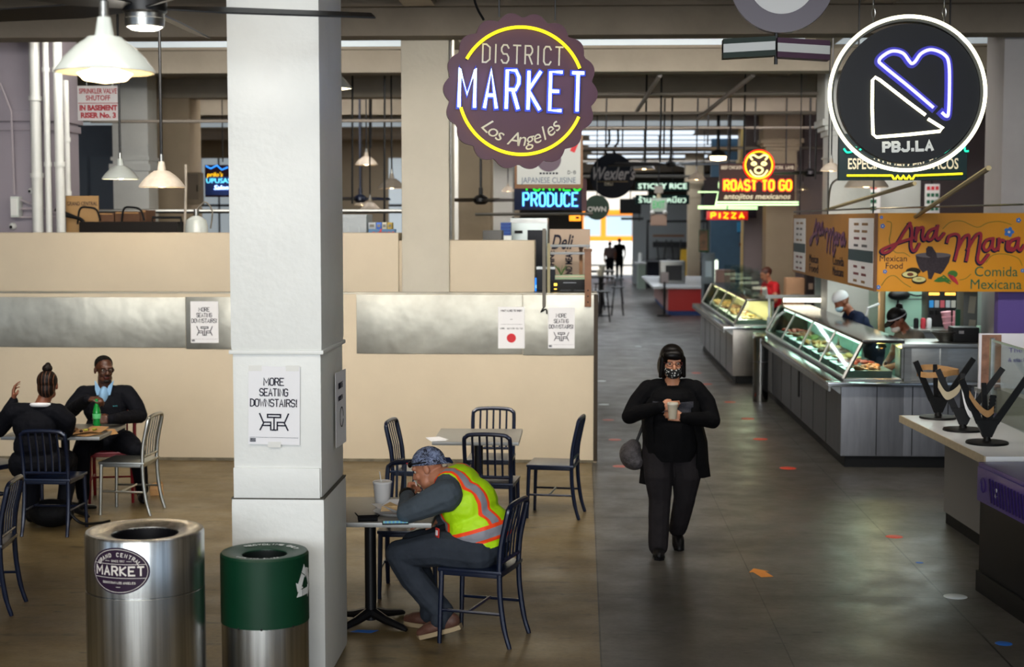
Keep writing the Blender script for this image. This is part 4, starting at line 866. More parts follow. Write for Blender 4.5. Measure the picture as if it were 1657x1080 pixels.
S += hand_shapes(hR, 2, (35, 50, 25), 1, 0, 1.0, (.075, .05, -.02)) + hand_shapes(hL, 2, (25, 45, 25), -1, 0, 1.0, (.07, .045, -.03))
S += [cc(wR, hR @ V((.02, 0, 0)), .034, .028, 2), cc(wL, hL @ V((.02, 0, 0)), .034, .028, 2)]
body('body', S, [BLKD, BLKD, SK_D, LIP_D], sm_, .007, 3, warp=.012)
eyes(hM, sm_)
R4 = hM.to_3x3().to_4x4()
body('hair', [ee(hM @ V((-.018, 0, .046)), (.10, .080, .080), 0, R4)], [mat('cropped_black_hair', '#0a0705', .7, bump=.5, bs=90)], sm_, .007, 2, cuts=((hM @ V((.0, 0, .035)), hM.to_3x3() @ V((.85, 0, -.85))),))
body('moustache', [cc(hM @ V((.095, .02, -.048)), hM @ V((.095, -.02, -.048)), .0075, .0075, 0)], [HAIRB], sm_, .004, 1)
body('beard', [cc(hM @ V((.078, .012, -.098)), hM @ V((.078, -.012, -.098)), .016, .016, 0)], [HAIRB], sm_, .004, 1)
gl = MB()
for y in (.034, -.034): gl.tube([hM @ V((.102, y + .027 * math.cos(t * PI / 6), .0 + .015 * math.sin(t * PI / 6))) for t in range(12)], .003, 6, True)
gl.tube([hM @ V((.105, -.01, .004)), hM @ V((.105, .01, .004))], .0028, 6)
for y in (1, -1): gl.tube([hM @ V((.1, y * .06, .006)), hM @ V((.0, y * .083, .008))], .0028, 6)
gl.build('glasses', mat('dark_frame', '#15100e', .3), sm_)
for s_ in (-1, 1): MB().rings([[V((.058, s_ * .005, .955)), V((.06, s_ * .05, .93)), V((.075, s_ * .065, 1.0)), V((.035, s_ * .078, 1.075)), V((.075, s_ * .045, 1.035))], [V((.085, s_ * .005, .945)), V((.095, s_ * .05, .92)), V((.095, s_ * .072, 1.0)), V((.04, s_ * .084, 1.075)), V((.09, s_ * .045, 1.035))]]).build('collar', SHIRT, sm_)
body('shirt_front', [ee((.072, 0, .93), (.09, .046, .10), 0)], [SHIRT], sm_, .008, 2)
for i in range(3): MB().ell((.158, .095 + i * .014, .86 + .001 * i), (.004, .006, .006), None, 6).build('embroidery', mat('teal_thread', '#2f7f8c', .6), sm_)
body('sleeve_patch', [ee((.0, -.235, .915), (.06, .055, .055), 0)], [mat('pale_patch', '#8ea4bd', .7)], sm_, .008, 1, cuts=((V((.02, -.245, 0)), V((-.2, .9, -.2))),))
for c_, yw in ((V((.13, .325, .045)), .25), (V((.45, -.14, .045)), 0)):
    M = T(*c_) @ RZ(yw); q = lambda x, y, z: M @ V((x, y, z)); R_4 = M.to_3x3().to_4x4()
    body('shoe', [ee(q(-.04, 0, .015), (.065, .042, .055), 0, R_4), ee(q(.05, 0, -.005), (.10, .046, .04), 0, R_4), cc(q(.11, 0, -.012), q(.13, 0, -.014), .036, .03, 0)], [SHOE], sm_, .008, 3, cuts=((q(0, 0, -.045), V((0, 0, -1))),))

# ---------------------------------------------------------------- the seated woman seen from behind
sw_ = thing('person', 'seated woman from behind with braided hair in a bun', 'person', (-4.40, 12.2, 0), math.radians(92))
hM = frame_x((.06, -.09, 1.165), (1, .05, -.10), (.1, 0, 1)); hs = .95
eL, eR = V((.05, .31, .80)), V((.07, -.225, .795)); wL, wR = V((.16, .225, 1.02)), V((.31, -.08, .80))
S = [ee((0, 0, .54), (.16, .20, .13), 1), ee((-.01, 0, .68), (.14, .175, .16), 0), ee((.0, 0, .84), (.14, .185, .15), 0), cc((.0, .14, .955), (.0, -.14, .955), .075, .075, 0), cc((.01, -.04, .99), (.04, -.085, 1.09), .058, .054, 2)]
for s_, el, wr_ in ((1, eL, wL), (-1, eR, wR)):
    S += chain([(.0, s_ * .18, .945), (.03, s_ * .25, .88), el], [.08, .075, .066], 0) + chain([el, (el + wr_) / 2, wr_], [.064, .055, .04], 0)
for s_ in (-1, 1): S += chain([(0, s_ * .1, .53), (.2, s_ * .13, .53), (.40, s_ * .14, .50)], [.125, .11, .082], 1) + chain([(.40, s_ * .14, .50), (.34, s_ * .14, .28), (.26, s_ * .13, .09)], [.078, .068, .055], 1)
S += head_shapes(hM, 2, 3, hs)
hL = frame_x(wL, V((.18, .05, .9)), V((-.3, .9, 0))); hR = frame_x(wR, V((.8, .3, -.1)), V((0, -.2, 1)))
S += hand_shapes(hL, 2, (18, 25, 20), -1, .5, .95, (.06, .065, -.03)) + hand_shapes(hR, 2, (30, 35, 20), 1, 0, .95) + [cc(wL, hL @ V((.02, 0, 0)), .03, .026, 2), cc(wR, hR @ V((.02, 0, 0)), .03, .026, 2)]
body('body', S, [BLKD, BLKD, SK_B, LIP_D], sw_, .007, 3, warp=.012)
R4 = hM.to_3x3().to_4x4(); eyes(hM, sw_, hs)
def braid_mat():
    m = mat('cornrow_hair', '#150d09', .5); nt = m.node_tree; b = nt.nodes['Principled BSDF']; tc = nd(nt, 'TexCoord'); sp = nd(nt, 'SeparateXYZ'); nt.links.new(tc.outputs['Object'], sp.inputs[0])
    mu = nd(nt, 'Math', operation='MULTIPLY'); mu.inputs[1].default_value = 230; nt.links.new(sp.outputs['Y'], mu.inputs[0]); sn = nd(nt, 'Math', operation='SINE'); nt.links.new(mu.outputs[0], sn.inputs[0])
    r = nd(nt, 'ValToRGB'); r.color_ramp.elements[0].position = .9; r.color_ramp.elements[0].color = (*lin('#150d09'), 1); r.color_ramp.elements[1].position = .97; r.color_ramp.elements[1].color = (*lin('#6b4631'), 1); nt.links.new(sn.outputs[0], r.inputs[0]); nt.links.new(r.outputs[0], b.inputs['Base Color']); return m
body('hair', [ee(hM @ V((-.02, 0, .035)), (.10, .083, .09), 0, R4), ee(hM @ V((-.05, 0, -.03)), (.062, .07, .075), 0, R4)], [braid_mat()], sw_, .007, 2, cuts=((hM @ V((.05, 0, .0)), hM.to_3x3() @ V((.9, 0, -.3))),))
body('hair_bun', [ee(hM @ V((-.035, -.005, .135)), (.038, .042, .036), 0, R4), cc(hM @ V((-.03, 0, .10)), hM @ V((-.035, -.01, .16)), .03, .025, 0)], [HAIRB], sw_, .006, 2)
MB().tube(spline([(.07, .0, 1.0), (-.03, .015, 1.015), (-.075, -.055, 1.02), (-.03, -.125, 1.015), (.07, -.11, 1.0)], 5), .017, 8).build('collar', PAPER, sw_)
body('sleeve_patch', [ee((.02, -.255, .895), (.055, .05, .05), 0)], [mat('pale_patch', '#8ea4bd', .7)], sw_, .008, 1, cuts=((V((.02, -.275, 0)), V((.2, .9, -.2))),))
for s_ in (-1, 1):
    M = T(.28, s_ * .13, .045); q = lambda x, y, z: M @ V((x, y, z))
    body('shoe', [ee(q(-.04, 0, .015), (.065, .042, .055), 0), ee(q(.05, 0, -.005), (.10, .046, .04), 0)], [SHOE], sw_, .009, 2, cuts=((q(0, 0, -.045), V((0, 0, -1))),))

# ---------------------------------------------------------------- people farther off
def far_person(label, loc, deg, skin, top, legs, shoe=SHOE, lean=0.0, arms=None, hairm=HAIR, hairs=None, h=1.0, vox=.014, low=True):
    p = thing('person', label, 'person', loc, math.radians(deg)); l = lambda x, y, z: (x * h + lean * max(0, z - .9) * 1.0, y * h, z * h - abs(lean) * .28 * max(0, z - .9))
    hd = T(*l(.04, 0, 1.60)) @ RY(lean * .9)
    S = [ee(l(0, 0, .93), (.125, .17, .14), 1), ee(l(0, 0, 1.1), (.125, .165, .16), 0), ee(l(0, 0, 1.27), (.13, .18, .15), 0), cc(l(0, .15, 1.40), l(0, -.15, 1.40), .07, .07, 0), cc(l(0, 0, 1.42), l(.02, 0, 1.53), .056, .052, 2)]
    A = arms or ((( .0, .25, 1.15), (.08, .24, .92)), ((0, -.25, 1.15), (.08, -.24, .92)))
    for s_, (e_, w_) in zip((1, -1), A):
        S += chain([l(0, s_ * .18, 1.39), l(e_[0] * .4, s_ * .22, 1.30)], [.075, .062], 0) + chain([l(e_[0] * .4, s_ * .22, 1.30), l(*e_), l(*w_)], [.052, .045, .034], 2)
        d = (V(l(*w_)) - V(l(*e_))).normalized(); S += hand_shapes(frame_x(l(*w_), d, V((0, s_, .1))), 2, (20, 25, 15), 1)
    if low:
        for s_, dx in ((1, .10), (-1, -.08)): S += chain([l(0, s_ * .09, .9), l(dx * .5, s_ * .09, .48), l(dx - .03, s_ * .09, .09)], [.105, .075, .055], 1) + chain([l(dx - .03, s_ * .09, .045), l(dx + .13, s_ * .09, .035)], [.045, .035], 4)
    S += head_shapes(hd, 2, 3); body('body', S, [top, legs, skin, LIP_L, shoe], p, vox, 2)
    if hairm: body('hair', hairs(hd) if hairs else [ee(hd @ V((-.02, 0, .045)), (.102, .084, .085), 0, hd.to_3x3().to_4x4())], [hairm], p, vox * .7, 2, cuts=() if hairs else ((hd @ V((.05, 0, .0)), V((.7, 0, -.6))),))
    return p, hd
WHC = mat('white_cap_cloth', '#c9cbd0', .7); MSK = mat('pale_blue_mask', '#9ec6d6', .7); APR = mat('white_apron', '#c5c6c8', .7)
p, hd = far_person('food worker in navy shirt and white cap bent over the counter', (3.62, 19.2, 0), 190, SK_B, NAVYC, NAVYC, lean=.55, hairm=None, low=True, arms=(((.2, .26, 1.12), (.34, .18, .98)), ((.2, -.26, 1.12), (.34, -.18, .98))))
R4 = hd.to_3x3().to_4x4(); body('cap', [ee(hd @ V((-.005, 0, .06)), (.108, .092, .09), 0, R4)], [WHC], p, .01, 2, cuts=((hd @ V((0, 0, .035)), hd.to_3x3() @ V((.1, 0, -1))),)); body('face_mask', [ee(hd @ V((.055, 0, -.055)), (.062, .062, .05), 0, R4)], [MSK], p, .01, 2)
MB().tube([(.17, .08, 1.25), (.13, .1, 1.42), (-.02, .07, 1.47)], .016, 6, flat=1).build('apron_strap', APR, p)
p, hd = far_person('food worker in black visor cap reaching into the glass case', (3.74, 16.7, 0), 197, SK_B, mat('grey_brown_cloth', '#4b463f', .8), BLKD, lean=.5, h=.96, hairm=HAIR, hairs=lambda h_: [ee(h_ @ V((-.02, 0, .04)), (.102, .084, .09), 0, h_.to_3x3().to_4x4()), ee(h_ @ V((-.075, 0, .12)), (.04, .04, .04), 0)], arms=(((.22, .27, 1.12), (.46, .18, 1.03)), ((.2, -.26, 1.12), (.42, -.10, 1.02))))
R4 = hd.to_3x3().to_4x4(); vc = body('visor_cap', [ee(hd @ V((0, 0, .055)), (.106, .09, .088), 0, R4)], [BLACK], p, .01, 2, cuts=((hd @ V((0, 0, .03)), hd.to_3x3() @ V((0, 0, -1))),))
MB(hd).prism([(.06, -.075), (.13, -.06), (.165, 0), (.13, .06), (.06, .075)], .01, RY(.3), .035).build('visor_brim', BLACK, vc); MB(hd).lathe([(.1085, .036), (.109, .048)], n=30).build('white_band', WHC, vc)
body('face_mask', [ee(hd @ V((.055, 0, -.075)), (.06, .062, .042), 0, R4)], [mat('white_mask', '#c8c4be', .7)], p, .01, 2)
p, hd = far_person('food worker in red shirt and white apron behind the far glass case', (3.42, 27.2, 0), 200, SK_L, mat('bright_red_cloth', '#c20f1c', .75), BLKD, lean=.25, hairm=mat('reddish_brown_hair', '#4a2418', .5), arms=(((.1, .25, 1.12), (.32, .12, 1.05)), ((.1, -.25, 1.12), (.32, -.12, 1.05))))
MB().rings([[V((.20, -.12, .95)), V((.20, .12, .95)), V((.23, .08, 1.32)), V((.23, -.08, 1.32))], [V((.215, -.12, .95)), V((.215, .12, .95)), V((.245, .08, 1.32)), V((.245, -.08, 1.32))]]).build('apron', APR, p)
far_person('dark figure walking out toward the bright far doorway', (1.62, 66, 0), 88, SK_D, BLKD, BLKD, vox=.018)
far_person('smaller dark figure beside a cart at the bright far doorway', (1.18, 64, 0), 95, SK_B, mat('grey_pink_top', '#6d5a58', .8), BLKD, h=.93, vox=.018)
# ================================================================ hanging signs and neon
def outline_disc(r, n=120, lobes=0, amp=0.0):
    return [((r + amp * abs(math.cos(lobes * math.pi * k / n)) - (amp / 2 if lobes else 0)) * math.cos(2 * PI * k / n), (r + amp * abs(math.cos(lobes * math.pi * k / n)) - (amp / 2 if lobes else 0)) * math.sin(2 * PI * k / n)) for k in range(n)]
def hanger(t, pts, r=.006, m=None, name='hanger', W=True):
    q = [Vector(p) for p in pts]
    if W and len(q) == 2 and (q[1] - q[0]).xy.length < .06 and q[1].z > 3.9: q[1].z = 5.0 if q[1].y < 31 else 4.56
    return MB().tube(q, r, 6).build(name, m or BLACKM, t, t if W else None)
# ---- scalloped plum sign
c_ = P(843, 148, 9.2)
s1 = thing('neon_sign', 'scalloped plum sign with yellow neon arcs and blue white neon lettering', 'neon sign', tuple(c_), 0)
F = FR((0, 0, 0), math.radians(9), 0, math.radians(-1.6))
MB().prism(outline_disc(.443, 150, 18, .034), .05, F, -.05).build('panel', MAROON, s1)
flat_text('DISTRICT', .105, CREAM, s1, F @ T(.005, .215, .001), .475, sw=.09, asp=.5, gap=.34, name='painted_lettering')
neon('MARKET', .225, N_BLUE, s1, F @ T(.0, .005, .02), .0095, .735, back=BLUEPT, asp=.5, gap=.42)
for a0, a1 in ((23, 152), (-163, -22)): MB().tube([F @ Vector((x, y, .03)) for x, y in arc(.372, a0, a1, 40)], .0095, 8).build('neon_arc', N_YEL, s1)
for a_ in (23, 60, 95, 152, 197, 240, 290, 338): x, y = .372 * math.cos(math.radians(a_)), .372 * math.sin(math.radians(a_)); MB().cyl(F @ Vector((x, y, 0)), F @ Vector((x, y, .03)), .006, None, 8).build('tube_stand', BLACKM, s1)
LA = 'Los Angeles'
for i, ch in enumerate(LA):
    if ch == ' ': continue
    t = math.radians(-133 + i * 9.0); Fi = F @ T(.305 * math.cos(t), .305 * math.sin(t), .001) @ RZ(t + PI / 2) @ T(0, .02, 0)
    txt(ch, .115, CREAM, s1, Fi, 'painted_letter', .0008, shear=.25)
hanger(s1, [c_ + Vector((-.13, .03, .44)), c_ + Vector((-.14, .03, 1.9))], .005); hanger(s1, [c_ + Vector((.2, .05, .42)), c_ + Vector((.21, .05, 1.9))], .004); hanger(s1, spline([c_ + Vector((-.22, .02, .42)), c_ + Vector((-.28, .03, .56)), c_ + Vector((-.3, .03, .9))], 6), .008, BLACK, 'power_cable')
# ---- round black sign
c_ = P(1467, 152, 9.2); s2 = thing('neon_sign', 'round black sign with white neon ring, violet neon heart and triangle', 'neon sign', tuple(c_), 0); F = FR((0, 0, 0), math.radians(-3), 0, math.radians(2))
BLK2 = mat('sign_black', '#0d0f14', .4)
MB().prism(outline_disc(.405, 90), .10, F @ T(.012, 0, 0), -.10).build('panel', BLK2, s2)
MB().rings([[F @ Vector((q * math.cos(2 * PI * k / 90), q * math.sin(2 * PI * k / 90), z)) for k in range(90)] for q, z in ((.435, -.10), (.435, .0), (.42, .0), (.42, -.10))], False, True).build('outer_hoop', mat('grey_hoop', '#3c3e3f', .5), s2)
MB().tube([F @ Vector((x, y, .02)) for x, y in arc(.445, 0, 360, 90)[:-1]], .011, 8, True).build('neon_ring', N_WHITE, s2)
MB().tube([F @ Vector((x, y, -.05)) for x, y in arc(.432, -150, 75, 60)], .009, 8).build('neon_ring', N_WHITE, s2)
def pj(x, y): return ((x - 533) / 855, (475 - y) / 855)
hp = [pj(*q) for q in ((700, 575), (722, 595), (732, 580), (738, 480), (738, 340), (715, 290), (655, 264), (605, 280), (575, 318), (558, 328), (545, 315), (515, 275), (465, 262), (420, 282), (398, 308), (420, 335), (540, 440), (660, 550))]
MB().tube([F @ Vector((x, y, .025)) for x, y in spline(hp, 5)], .0095, 8).build('neon_heart', N_DBLUE, s2)
mb = MB(); ribbon(mb, [(p.x, p.y) for p in spline(hp, 4)], .05, F, .001); mb.build('painted_heart_glow', mat('blue_glow_paint', '#150c90', .4), s2, ang=0)  # blue stroke painted on the panel for the neon heart's glow
tp_ = [pj(*q) for q in ((620, 585), (540, 520), (400, 402), (378, 388), (364, 402), (360, 540), (362, 670), (378, 685), (540, 678), (690, 668), (706, 655), (632, 605))]
MB().tube([F @ Vector((x, y, .025)) for x, y in tp_], .0095, 8).build('neon_triangle', N_WHITE, s2)
flat_text('PBJ.LA', .05, WHITEV, s2, F @ T(.002, -.305, .002), .28, sw=.34, name='painted_lettering', asp=.75, gap=.4)
for dx in (-.19, .22):
    ch_ = MB(); b0 = c_ + Vector((dx, .05, .42))
    for i in range(16): ch_.tube([b0 + Vector((.011 * math.cos(q) * (1 if i % 2 else .3), .011 * math.cos(q) * (.3 if i % 2 else 1), i * .055 + .03 * math.sin(q))) for q in [2 * PI * j / 8 for j in range(8)]], .004, 5, True)
    ch_.build('chain', STEEL, s2, s2); hanger(s2, [b0 + Vector((0, 0, .85)), b0 + Vector((0, 0, 1.3))], .004)
# ---- round clock-like sign at the top edge, with a striped arrow sign below
c_ = P(1266, -32, 10.2); s3 = thing('round_sign', 'round white sign with plum rim cut off by the photo top', 'sign', tuple(c_)); F = FR((0, 0, 0), math.radians(-6))
MB().prism(outline_disc(.335, 72), .09, F, -.09).build('rim', mat('plum_grey_rim', '#463a4b', .35), s3); MB().prism(outline_disc(.215, 60), .004, F).build('face', mat('white_sign_face', '#d8d8d6', .4), s3)
MB().ell(F @ Vector((0, -.05, .008)), (.05, .004, .06)).build('emblem', mat('faded_red', '#a86a60', .5), s3); hanger(s3, [c_ + Vector((0, .05, .3)), c_ + Vector((0, .05, 1.1))], .01)
s4 = thing('striped_sign', 'two striped box signs in green and plum below the round sign', 'sign', tuple(P(1257, 78, 10.2))); F = FR((0, 0, 0))
o4 = P(1257, 78, 10.2)
for (xa, xb, ya, yb, col, sl) in ((-.345, -.015, .05, 0, '#26352f', .008), (.0, .345, -.05, .06, '#4a2c44', -.02)):
    cm = mat('stripe_paint', col, .5); bx = MB()
    L_ = [Vector((xa, 0, -.055 - sl)), Vector((xb, -.04, -.05)), Vector((xb, .08, -.05)), Vector((xa, .12, -.055 - sl))]
    if xa >= 0: L_ = [Vector((xa, -.04, -.06)), Vector((xb, .02, -.075)), Vector((xb, .14, -.075)), Vector((xa, .08, -.06))]
    U_ = [v + Vector((0, 0, .125)) for v in L_]; bx.rings([L_, U_]); sb = bx.build('arrow_box', cm, s4)
    L2 = [v + Vector((0, (-.003 if i < 2 else .003), .036)) for i, v in enumerate(L_)]; MB().rings([L2, [v + Vector((0, 0, .055)) for v in L2]]).build('white_stripe', WHITEV, sb)
hanger(s4, [Vector((0, .04, -.1)), Vector((0, .04, .11))], .012, W=False)
# ---- taco sign
a, b = P(1357, 292, 14), P(1566, 216, 14); c_ = (a + b) / 2; W_, H_ = b.x - a.x, b.z - a.z
s5 = thing('neon_sign', 'dark teal sign reading ESPECIALIDAD EN TACOS with yellow neon line', 'neon sign', tuple(c_)); F = FR((0, 0, 0))
MB().box((0, .04, 0), (W_, .08, H_), None, .006).build('panel', mat('dark_teal_panel', '#182a2e', .5), s5)
txt('ESPECIALIDAD EN TACOS', .135, CREAM, s5, F @ T(.0, -.065, .003), 'painted_lettering', .001, width=W_ * .86, bold=.002)
pts = [(-W_ * .44, 0)] + [(-.12, 0)] + [(-.10 + .2 * i / 12, -.02 + .02 * math.cos(i * PI / 1.5)) for i in range(13)] + [(.12, 0), (W_ * .46, 0.015)]
MB().tube([F @ Vector((x, y - H_ * .40, .03)) for x, y in pts], .009, 8).build('neon_line', N_YEL, s5)
MB().tube([F @ Vector(p) for p in spline([(-.53, .075, .03), (-.5, .04, .03), (-.45, .05, .03), (-.42, .09, .03), (-.44, .06, .03), (-.40, .055, .03), (-.36, .085, .03)], 5)], .009, 8).build('neon_script', N_TEAL, s5)
MB().tube([F @ Vector(p) for p in spline([(.36, .03, .03), (.40, .06, .03), (.44, .13, .03), (.43, .05, .03), (.47, .045, .03), (.52, .09, .03), (.49, .05, .03), (.53, .09, .03), (.54, .05, .03), (.57, .05, .03)], 5)], .009, 8).build('neon_script', N_TEAL, s5)
for dx in (-.4, .4): hanger(s5, [c_ + Vector((dx, .04, H_ / 2)), c_ + Vector((dx, .04, 1.95))], .008)
# ---- yellow corner sign of the taco counter, front and side faces
ys = 15.58; a = P(1415, 472, ys); b = P(1415, 345, ys); x0 = a.x; x1 = 4.62; z0, z1 = a.z, b.z
s6 = thing('corner_sign', 'long yellow corner sign with red script lettering above the steel counter', 'sign', (x0, ys, z0)); W6 = x1 - x0; H6 = z1 - z0
MB().box((W6 / 2, .03, H6 / 2), (W6, .06, H6), None, .004).build('front_panel', YELLOWP, s6); FL = 5.95
MB().box((.03, FL / 2 + .06, H6 / 2), (.06, FL, H6), None, .004).build('side_panel', OCHRE, s6)
MB().box((.005, -.004, H6 / 2), (.03, .02, H6)).build('corner_trim', WOOD, s6)
k6 = H6 / 537
def am(x, y): return ((x - 605) * k6, (720 - y) * k6)
AMS = [[(840, 250), (800, 310), (760, 380), (710, 435), (668, 455), (650, 440), (685, 415), (780, 378), (862, 352)], [(835, 250), (852, 300), (848, 400), (862, 440), (885, 430), (905, 392)], [(885, 280), (882, 325), (880, 368)], [(882, 330), (905, 285), (928, 285), (924, 340), (935, 365), (960, 345)],
       [(1015, 282), (978, 300), (955, 340), (970, 365), (1000, 345), (1028, 268)], [(1026, 275), (1018, 340), (1035, 360), (1070, 320)],
       [(1092, 380), (1105, 340), (1145, 325), (1172, 345), (1165, 420), (1148, 500)], [(1165, 430), (1205, 350), (1238, 335), (1238, 420), (1225, 505)], [(1232, 430), (1285, 335), (1318, 328), (1308, 430), (1300, 500), (1325, 522), (1372, 465)],
       [(1400, 355), (1360, 365), (1338, 410), (1355, 438), (1388, 412), (1402, 355)], [(1402, 360), (1398, 415), (1418, 435), (1440, 410)], [(1440, 355), (1438, 430)], [(1440, 395), (1455, 366), (1474, 370)], [(1500, 372), (1496, 420), (1512, 436), (1530, 420)], [(1570, 352), (1528, 368), (1510, 408), (1528, 438), (1558, 412), (1575, 352)], [(1575, 355), (1570, 415), (1588, 436), (1612, 400)]]
F6 = FR((0, -.002, 0)); mb, m2 = MB(), MB()
for s in AMS:
    p_ = [am(*q) for q in s]; sp_ = [(v.x, v.y) for v in spline([(x, y, 0) for x, y in p_], 5)]
    ribbon(mb, [(x - .010, y - .010) for x, y in sp_], 27 * k6, F6, 0, .002); ribbon(m2, sp_, 19 * k6, F6, .003, .002)
mb.build('script_shadow', NAVYP, s6, ang=0); m2.build('script_lettering', CRIMSON, s6, ang=0)
for tx_, x, y, h, m in (('Mexican', 728, 495, 48, INK), ('Food', 735, 545, 48, INK), ('Comida', 1425, 585, 78, GREENT), ('Mexicana', 1425, 672, 78, GREENT)):
    px_, py_ = am(x, y); txt(tx_, h * k6 * 1.25, m, s6, F6 @ T(px_, py_, .002), 'painted_lettering', .001, width=dict(Mexican=185, Food=115, Comida=290, Mexicana=345)[tx_] * k6)
def blob(x, y, rx, ry, m, z=.002, rot=0, name='painted_fruit', n=24):
    px_, py_ = am(x, y); return MB().prism([(rx * k6 * math.cos(2 * PI * i / n), ry * k6 * math.sin(2 * PI * i / n)) for i in range(n)], .001, F6 @ T(px_, py_, z) @ RZ(rot)).build(name, m, s6)
STN = mat('painted_stone', '#3a3338', .6, noise=.3, ns=60); STN2 = mat('painted_stone_rim', '#5a5458', .6)
MB().prism([am(*q) for q in ((878, 470), (1118, 470), (1105, 520), (1070, 580), (1050, 600), (1010, 590), (990, 635), (968, 632), (960, 575), (930, 590), (905, 560), (885, 510))], .001, F6, .002).build('painted_mortar', STN, s6); blob(998, 470, 120, 18, STN2, .0035, 0, 'painted_mortar_rim')
MB().prism([am(*q) for q in ((950, 470), (948, 425), (962, 408), (990, 412), (1015, 450), (1025, 488), (985, 490))], .001, F6, .005).build('painted_pestle', STN, s6)
AV, AVF, PIT = mat('painted_avocado_skin', '#2c2415', .6), mat('painted_avocado', '#cfc98a', .6), mat('painted_pit', '#6b3418', .6)
blob(865, 580, 50, 25, AV); blob(842, 605, 57, 26, AV, .003); blob(842, 602, 50, 20, AVF, .0045); blob(845, 602, 22, 12, PIT, .006); blob(905, 642, 50, 28, AV, .003); blob(905, 636, 45, 18, AVF, .0045); blob(905, 634, 18, 7, mat('painted_flesh', '#b5a45c', .6), .006)
LF = mat('painted_leaf', '#2f6a1e', .6); blob(1132, 600, 34, 26, LF)
for i in range(7): blob(1040 + i * 9, 630 + (i % 3) * 9, 40, 6, LF, .003 + .001 * i, .5 - .2 * i)
blob(1130, 630, 40, 12, CRIMSON, .012, -.8); blob(1148, 640, 38, 10, mat('painted_chili', '#b5222c', .6), .013, -1.0)
for x, y, r in ((643, 212, 12), (652, 272, 17), (673, 583, 15), (630, 690, 16), (1505, 312, 34), (1568, 232, 18), (1603, 575, 14)):
    for i in range(5): blob(x + r * .55 * math.cos(i * 1.257), y + r * .55 * math.sin(i * 1.257), r * .5, r * .42, BLUEF, .004 + .0004 * i, -i * 1.257, 'painted_petal', 10)
    blob(x, y, r * .25, r * .25, CREAM, .008, 0, 'painted_flower_centre', 10)
VN = mat('painted_vine', '#5b6a12', .6)
for s in ([(1060, 290), (1110, 245), (1190, 238), (1290, 280), (1360, 250), (1440, 240), (1520, 262)], [(680, 240), (710, 250), (708, 310), (700, 380), (740, 450), (800, 455), (840, 480)], [(650, 680), (690, 625), (740, 612), (800, 660), (850, 690)], [(1355, 520), (1400, 470), (1480, 462), (1570, 490), (1600, 540)], [(1180, 640), (1220, 630), (1255, 600)]):
    mb = MB(); ribbon(mb, [(v.x, v.y) for v in spline([(*am(*q), 0) for q in s], 5)], 4 * k6, F6, .001); mb.build('painted_vine', VN, s6, ang=0)
FS = FR((-.002, 0, 0), -PI / 2)                # side face: x runs towards the camera
def sd(y, z): return (-y, z)
mb, m2 = MB(), MB()
for s in AMS:
    sp_ = [(v.x, v.y) for v in spline([((x - 640) * (2.7 / 960) - 4.45, (720 - y) * k6 + .03, 0) for x, y in s], 5)]
    ribbon(mb, [(x + .015, y - .012) for x, y in sp_], .06, FS, 0, .002); ribbon(m2, sp_, .04, FS, .003, .002)
mb.build('script_shadow', NAVYP, s6, ang=0); m2.build('script_lettering', mat('plum_script', '#6a3a5c', .5), s6, ang=0)
for tx_, x, y in (('Mexican', -4.05, .22), ('Food', -4.05, .1), ('Comida', -2.2, .24), ('Mexicana', -2.2, .12)): txt(tx_, .15, INK, s6, FS @ T(x, y, .002), 'painted_lettering', .001, width=.75)
for xc, hw in ((-.80, .72), (-5.35, .55)):
    mn_ = MB().prism([(xc - hw, .03), (xc + hw, .03), (xc + hw, H6 - .05), (xc - hw, H6 - .05)], .003, FS).build('menu_board', PAPER, s6)
    MB().prism([(xc - hw, .28), (xc + hw, .28), (xc + hw, .40), (xc - hw, .40)], .002, FS, .003).build('menu_band', mat('menu_band_teal', '#254048', .5), mn_)
    for j in range(9):
        if j in (3, 4): continue
        mb = MB()
        for q in (-.55, .1): 
            wd_ = random.uniform(.2, .36); ribbon(mb, [(xc + q * hw + .02, .07 + j * .075), (xc + q * hw + wd_ * hw * 1.4, .07 + j * .075)], .026, FS, .003)
        mb.build('menu_line', mat('menu_ink', random.choice(('#5a5a60', '#8a6a4a', '#77444a')), .6), mn_, ang=0)
for yy in (.3, 3.2, 5.6): hanger(s6, [Vector((.03, yy, H6)), Vector((.03, yy, 3.2))], .008, W=False)
for (pa_, pb_) in (((1480, 352, 15.65), (1600, 272, 11.1)), ((1337, 340, 18.5), (1480, 297, 14.0))): hanger(s6, [P(*pa_), P(*pb_)], .02, mat('yellowed_strut', '#8f8462', .5), 'strut')
hanger(s6, [P(1285, 343, 20), P(1400, 338, 16.5), P(1657, 331, 13)], .01, STEEL, 'wire_conduit'); hanger(s6, spline([P(1340, 338, 17), P(1345, 300, 16), P(1365, 285, 14.2)], 6), .01, STEEL, 'cable_loop')
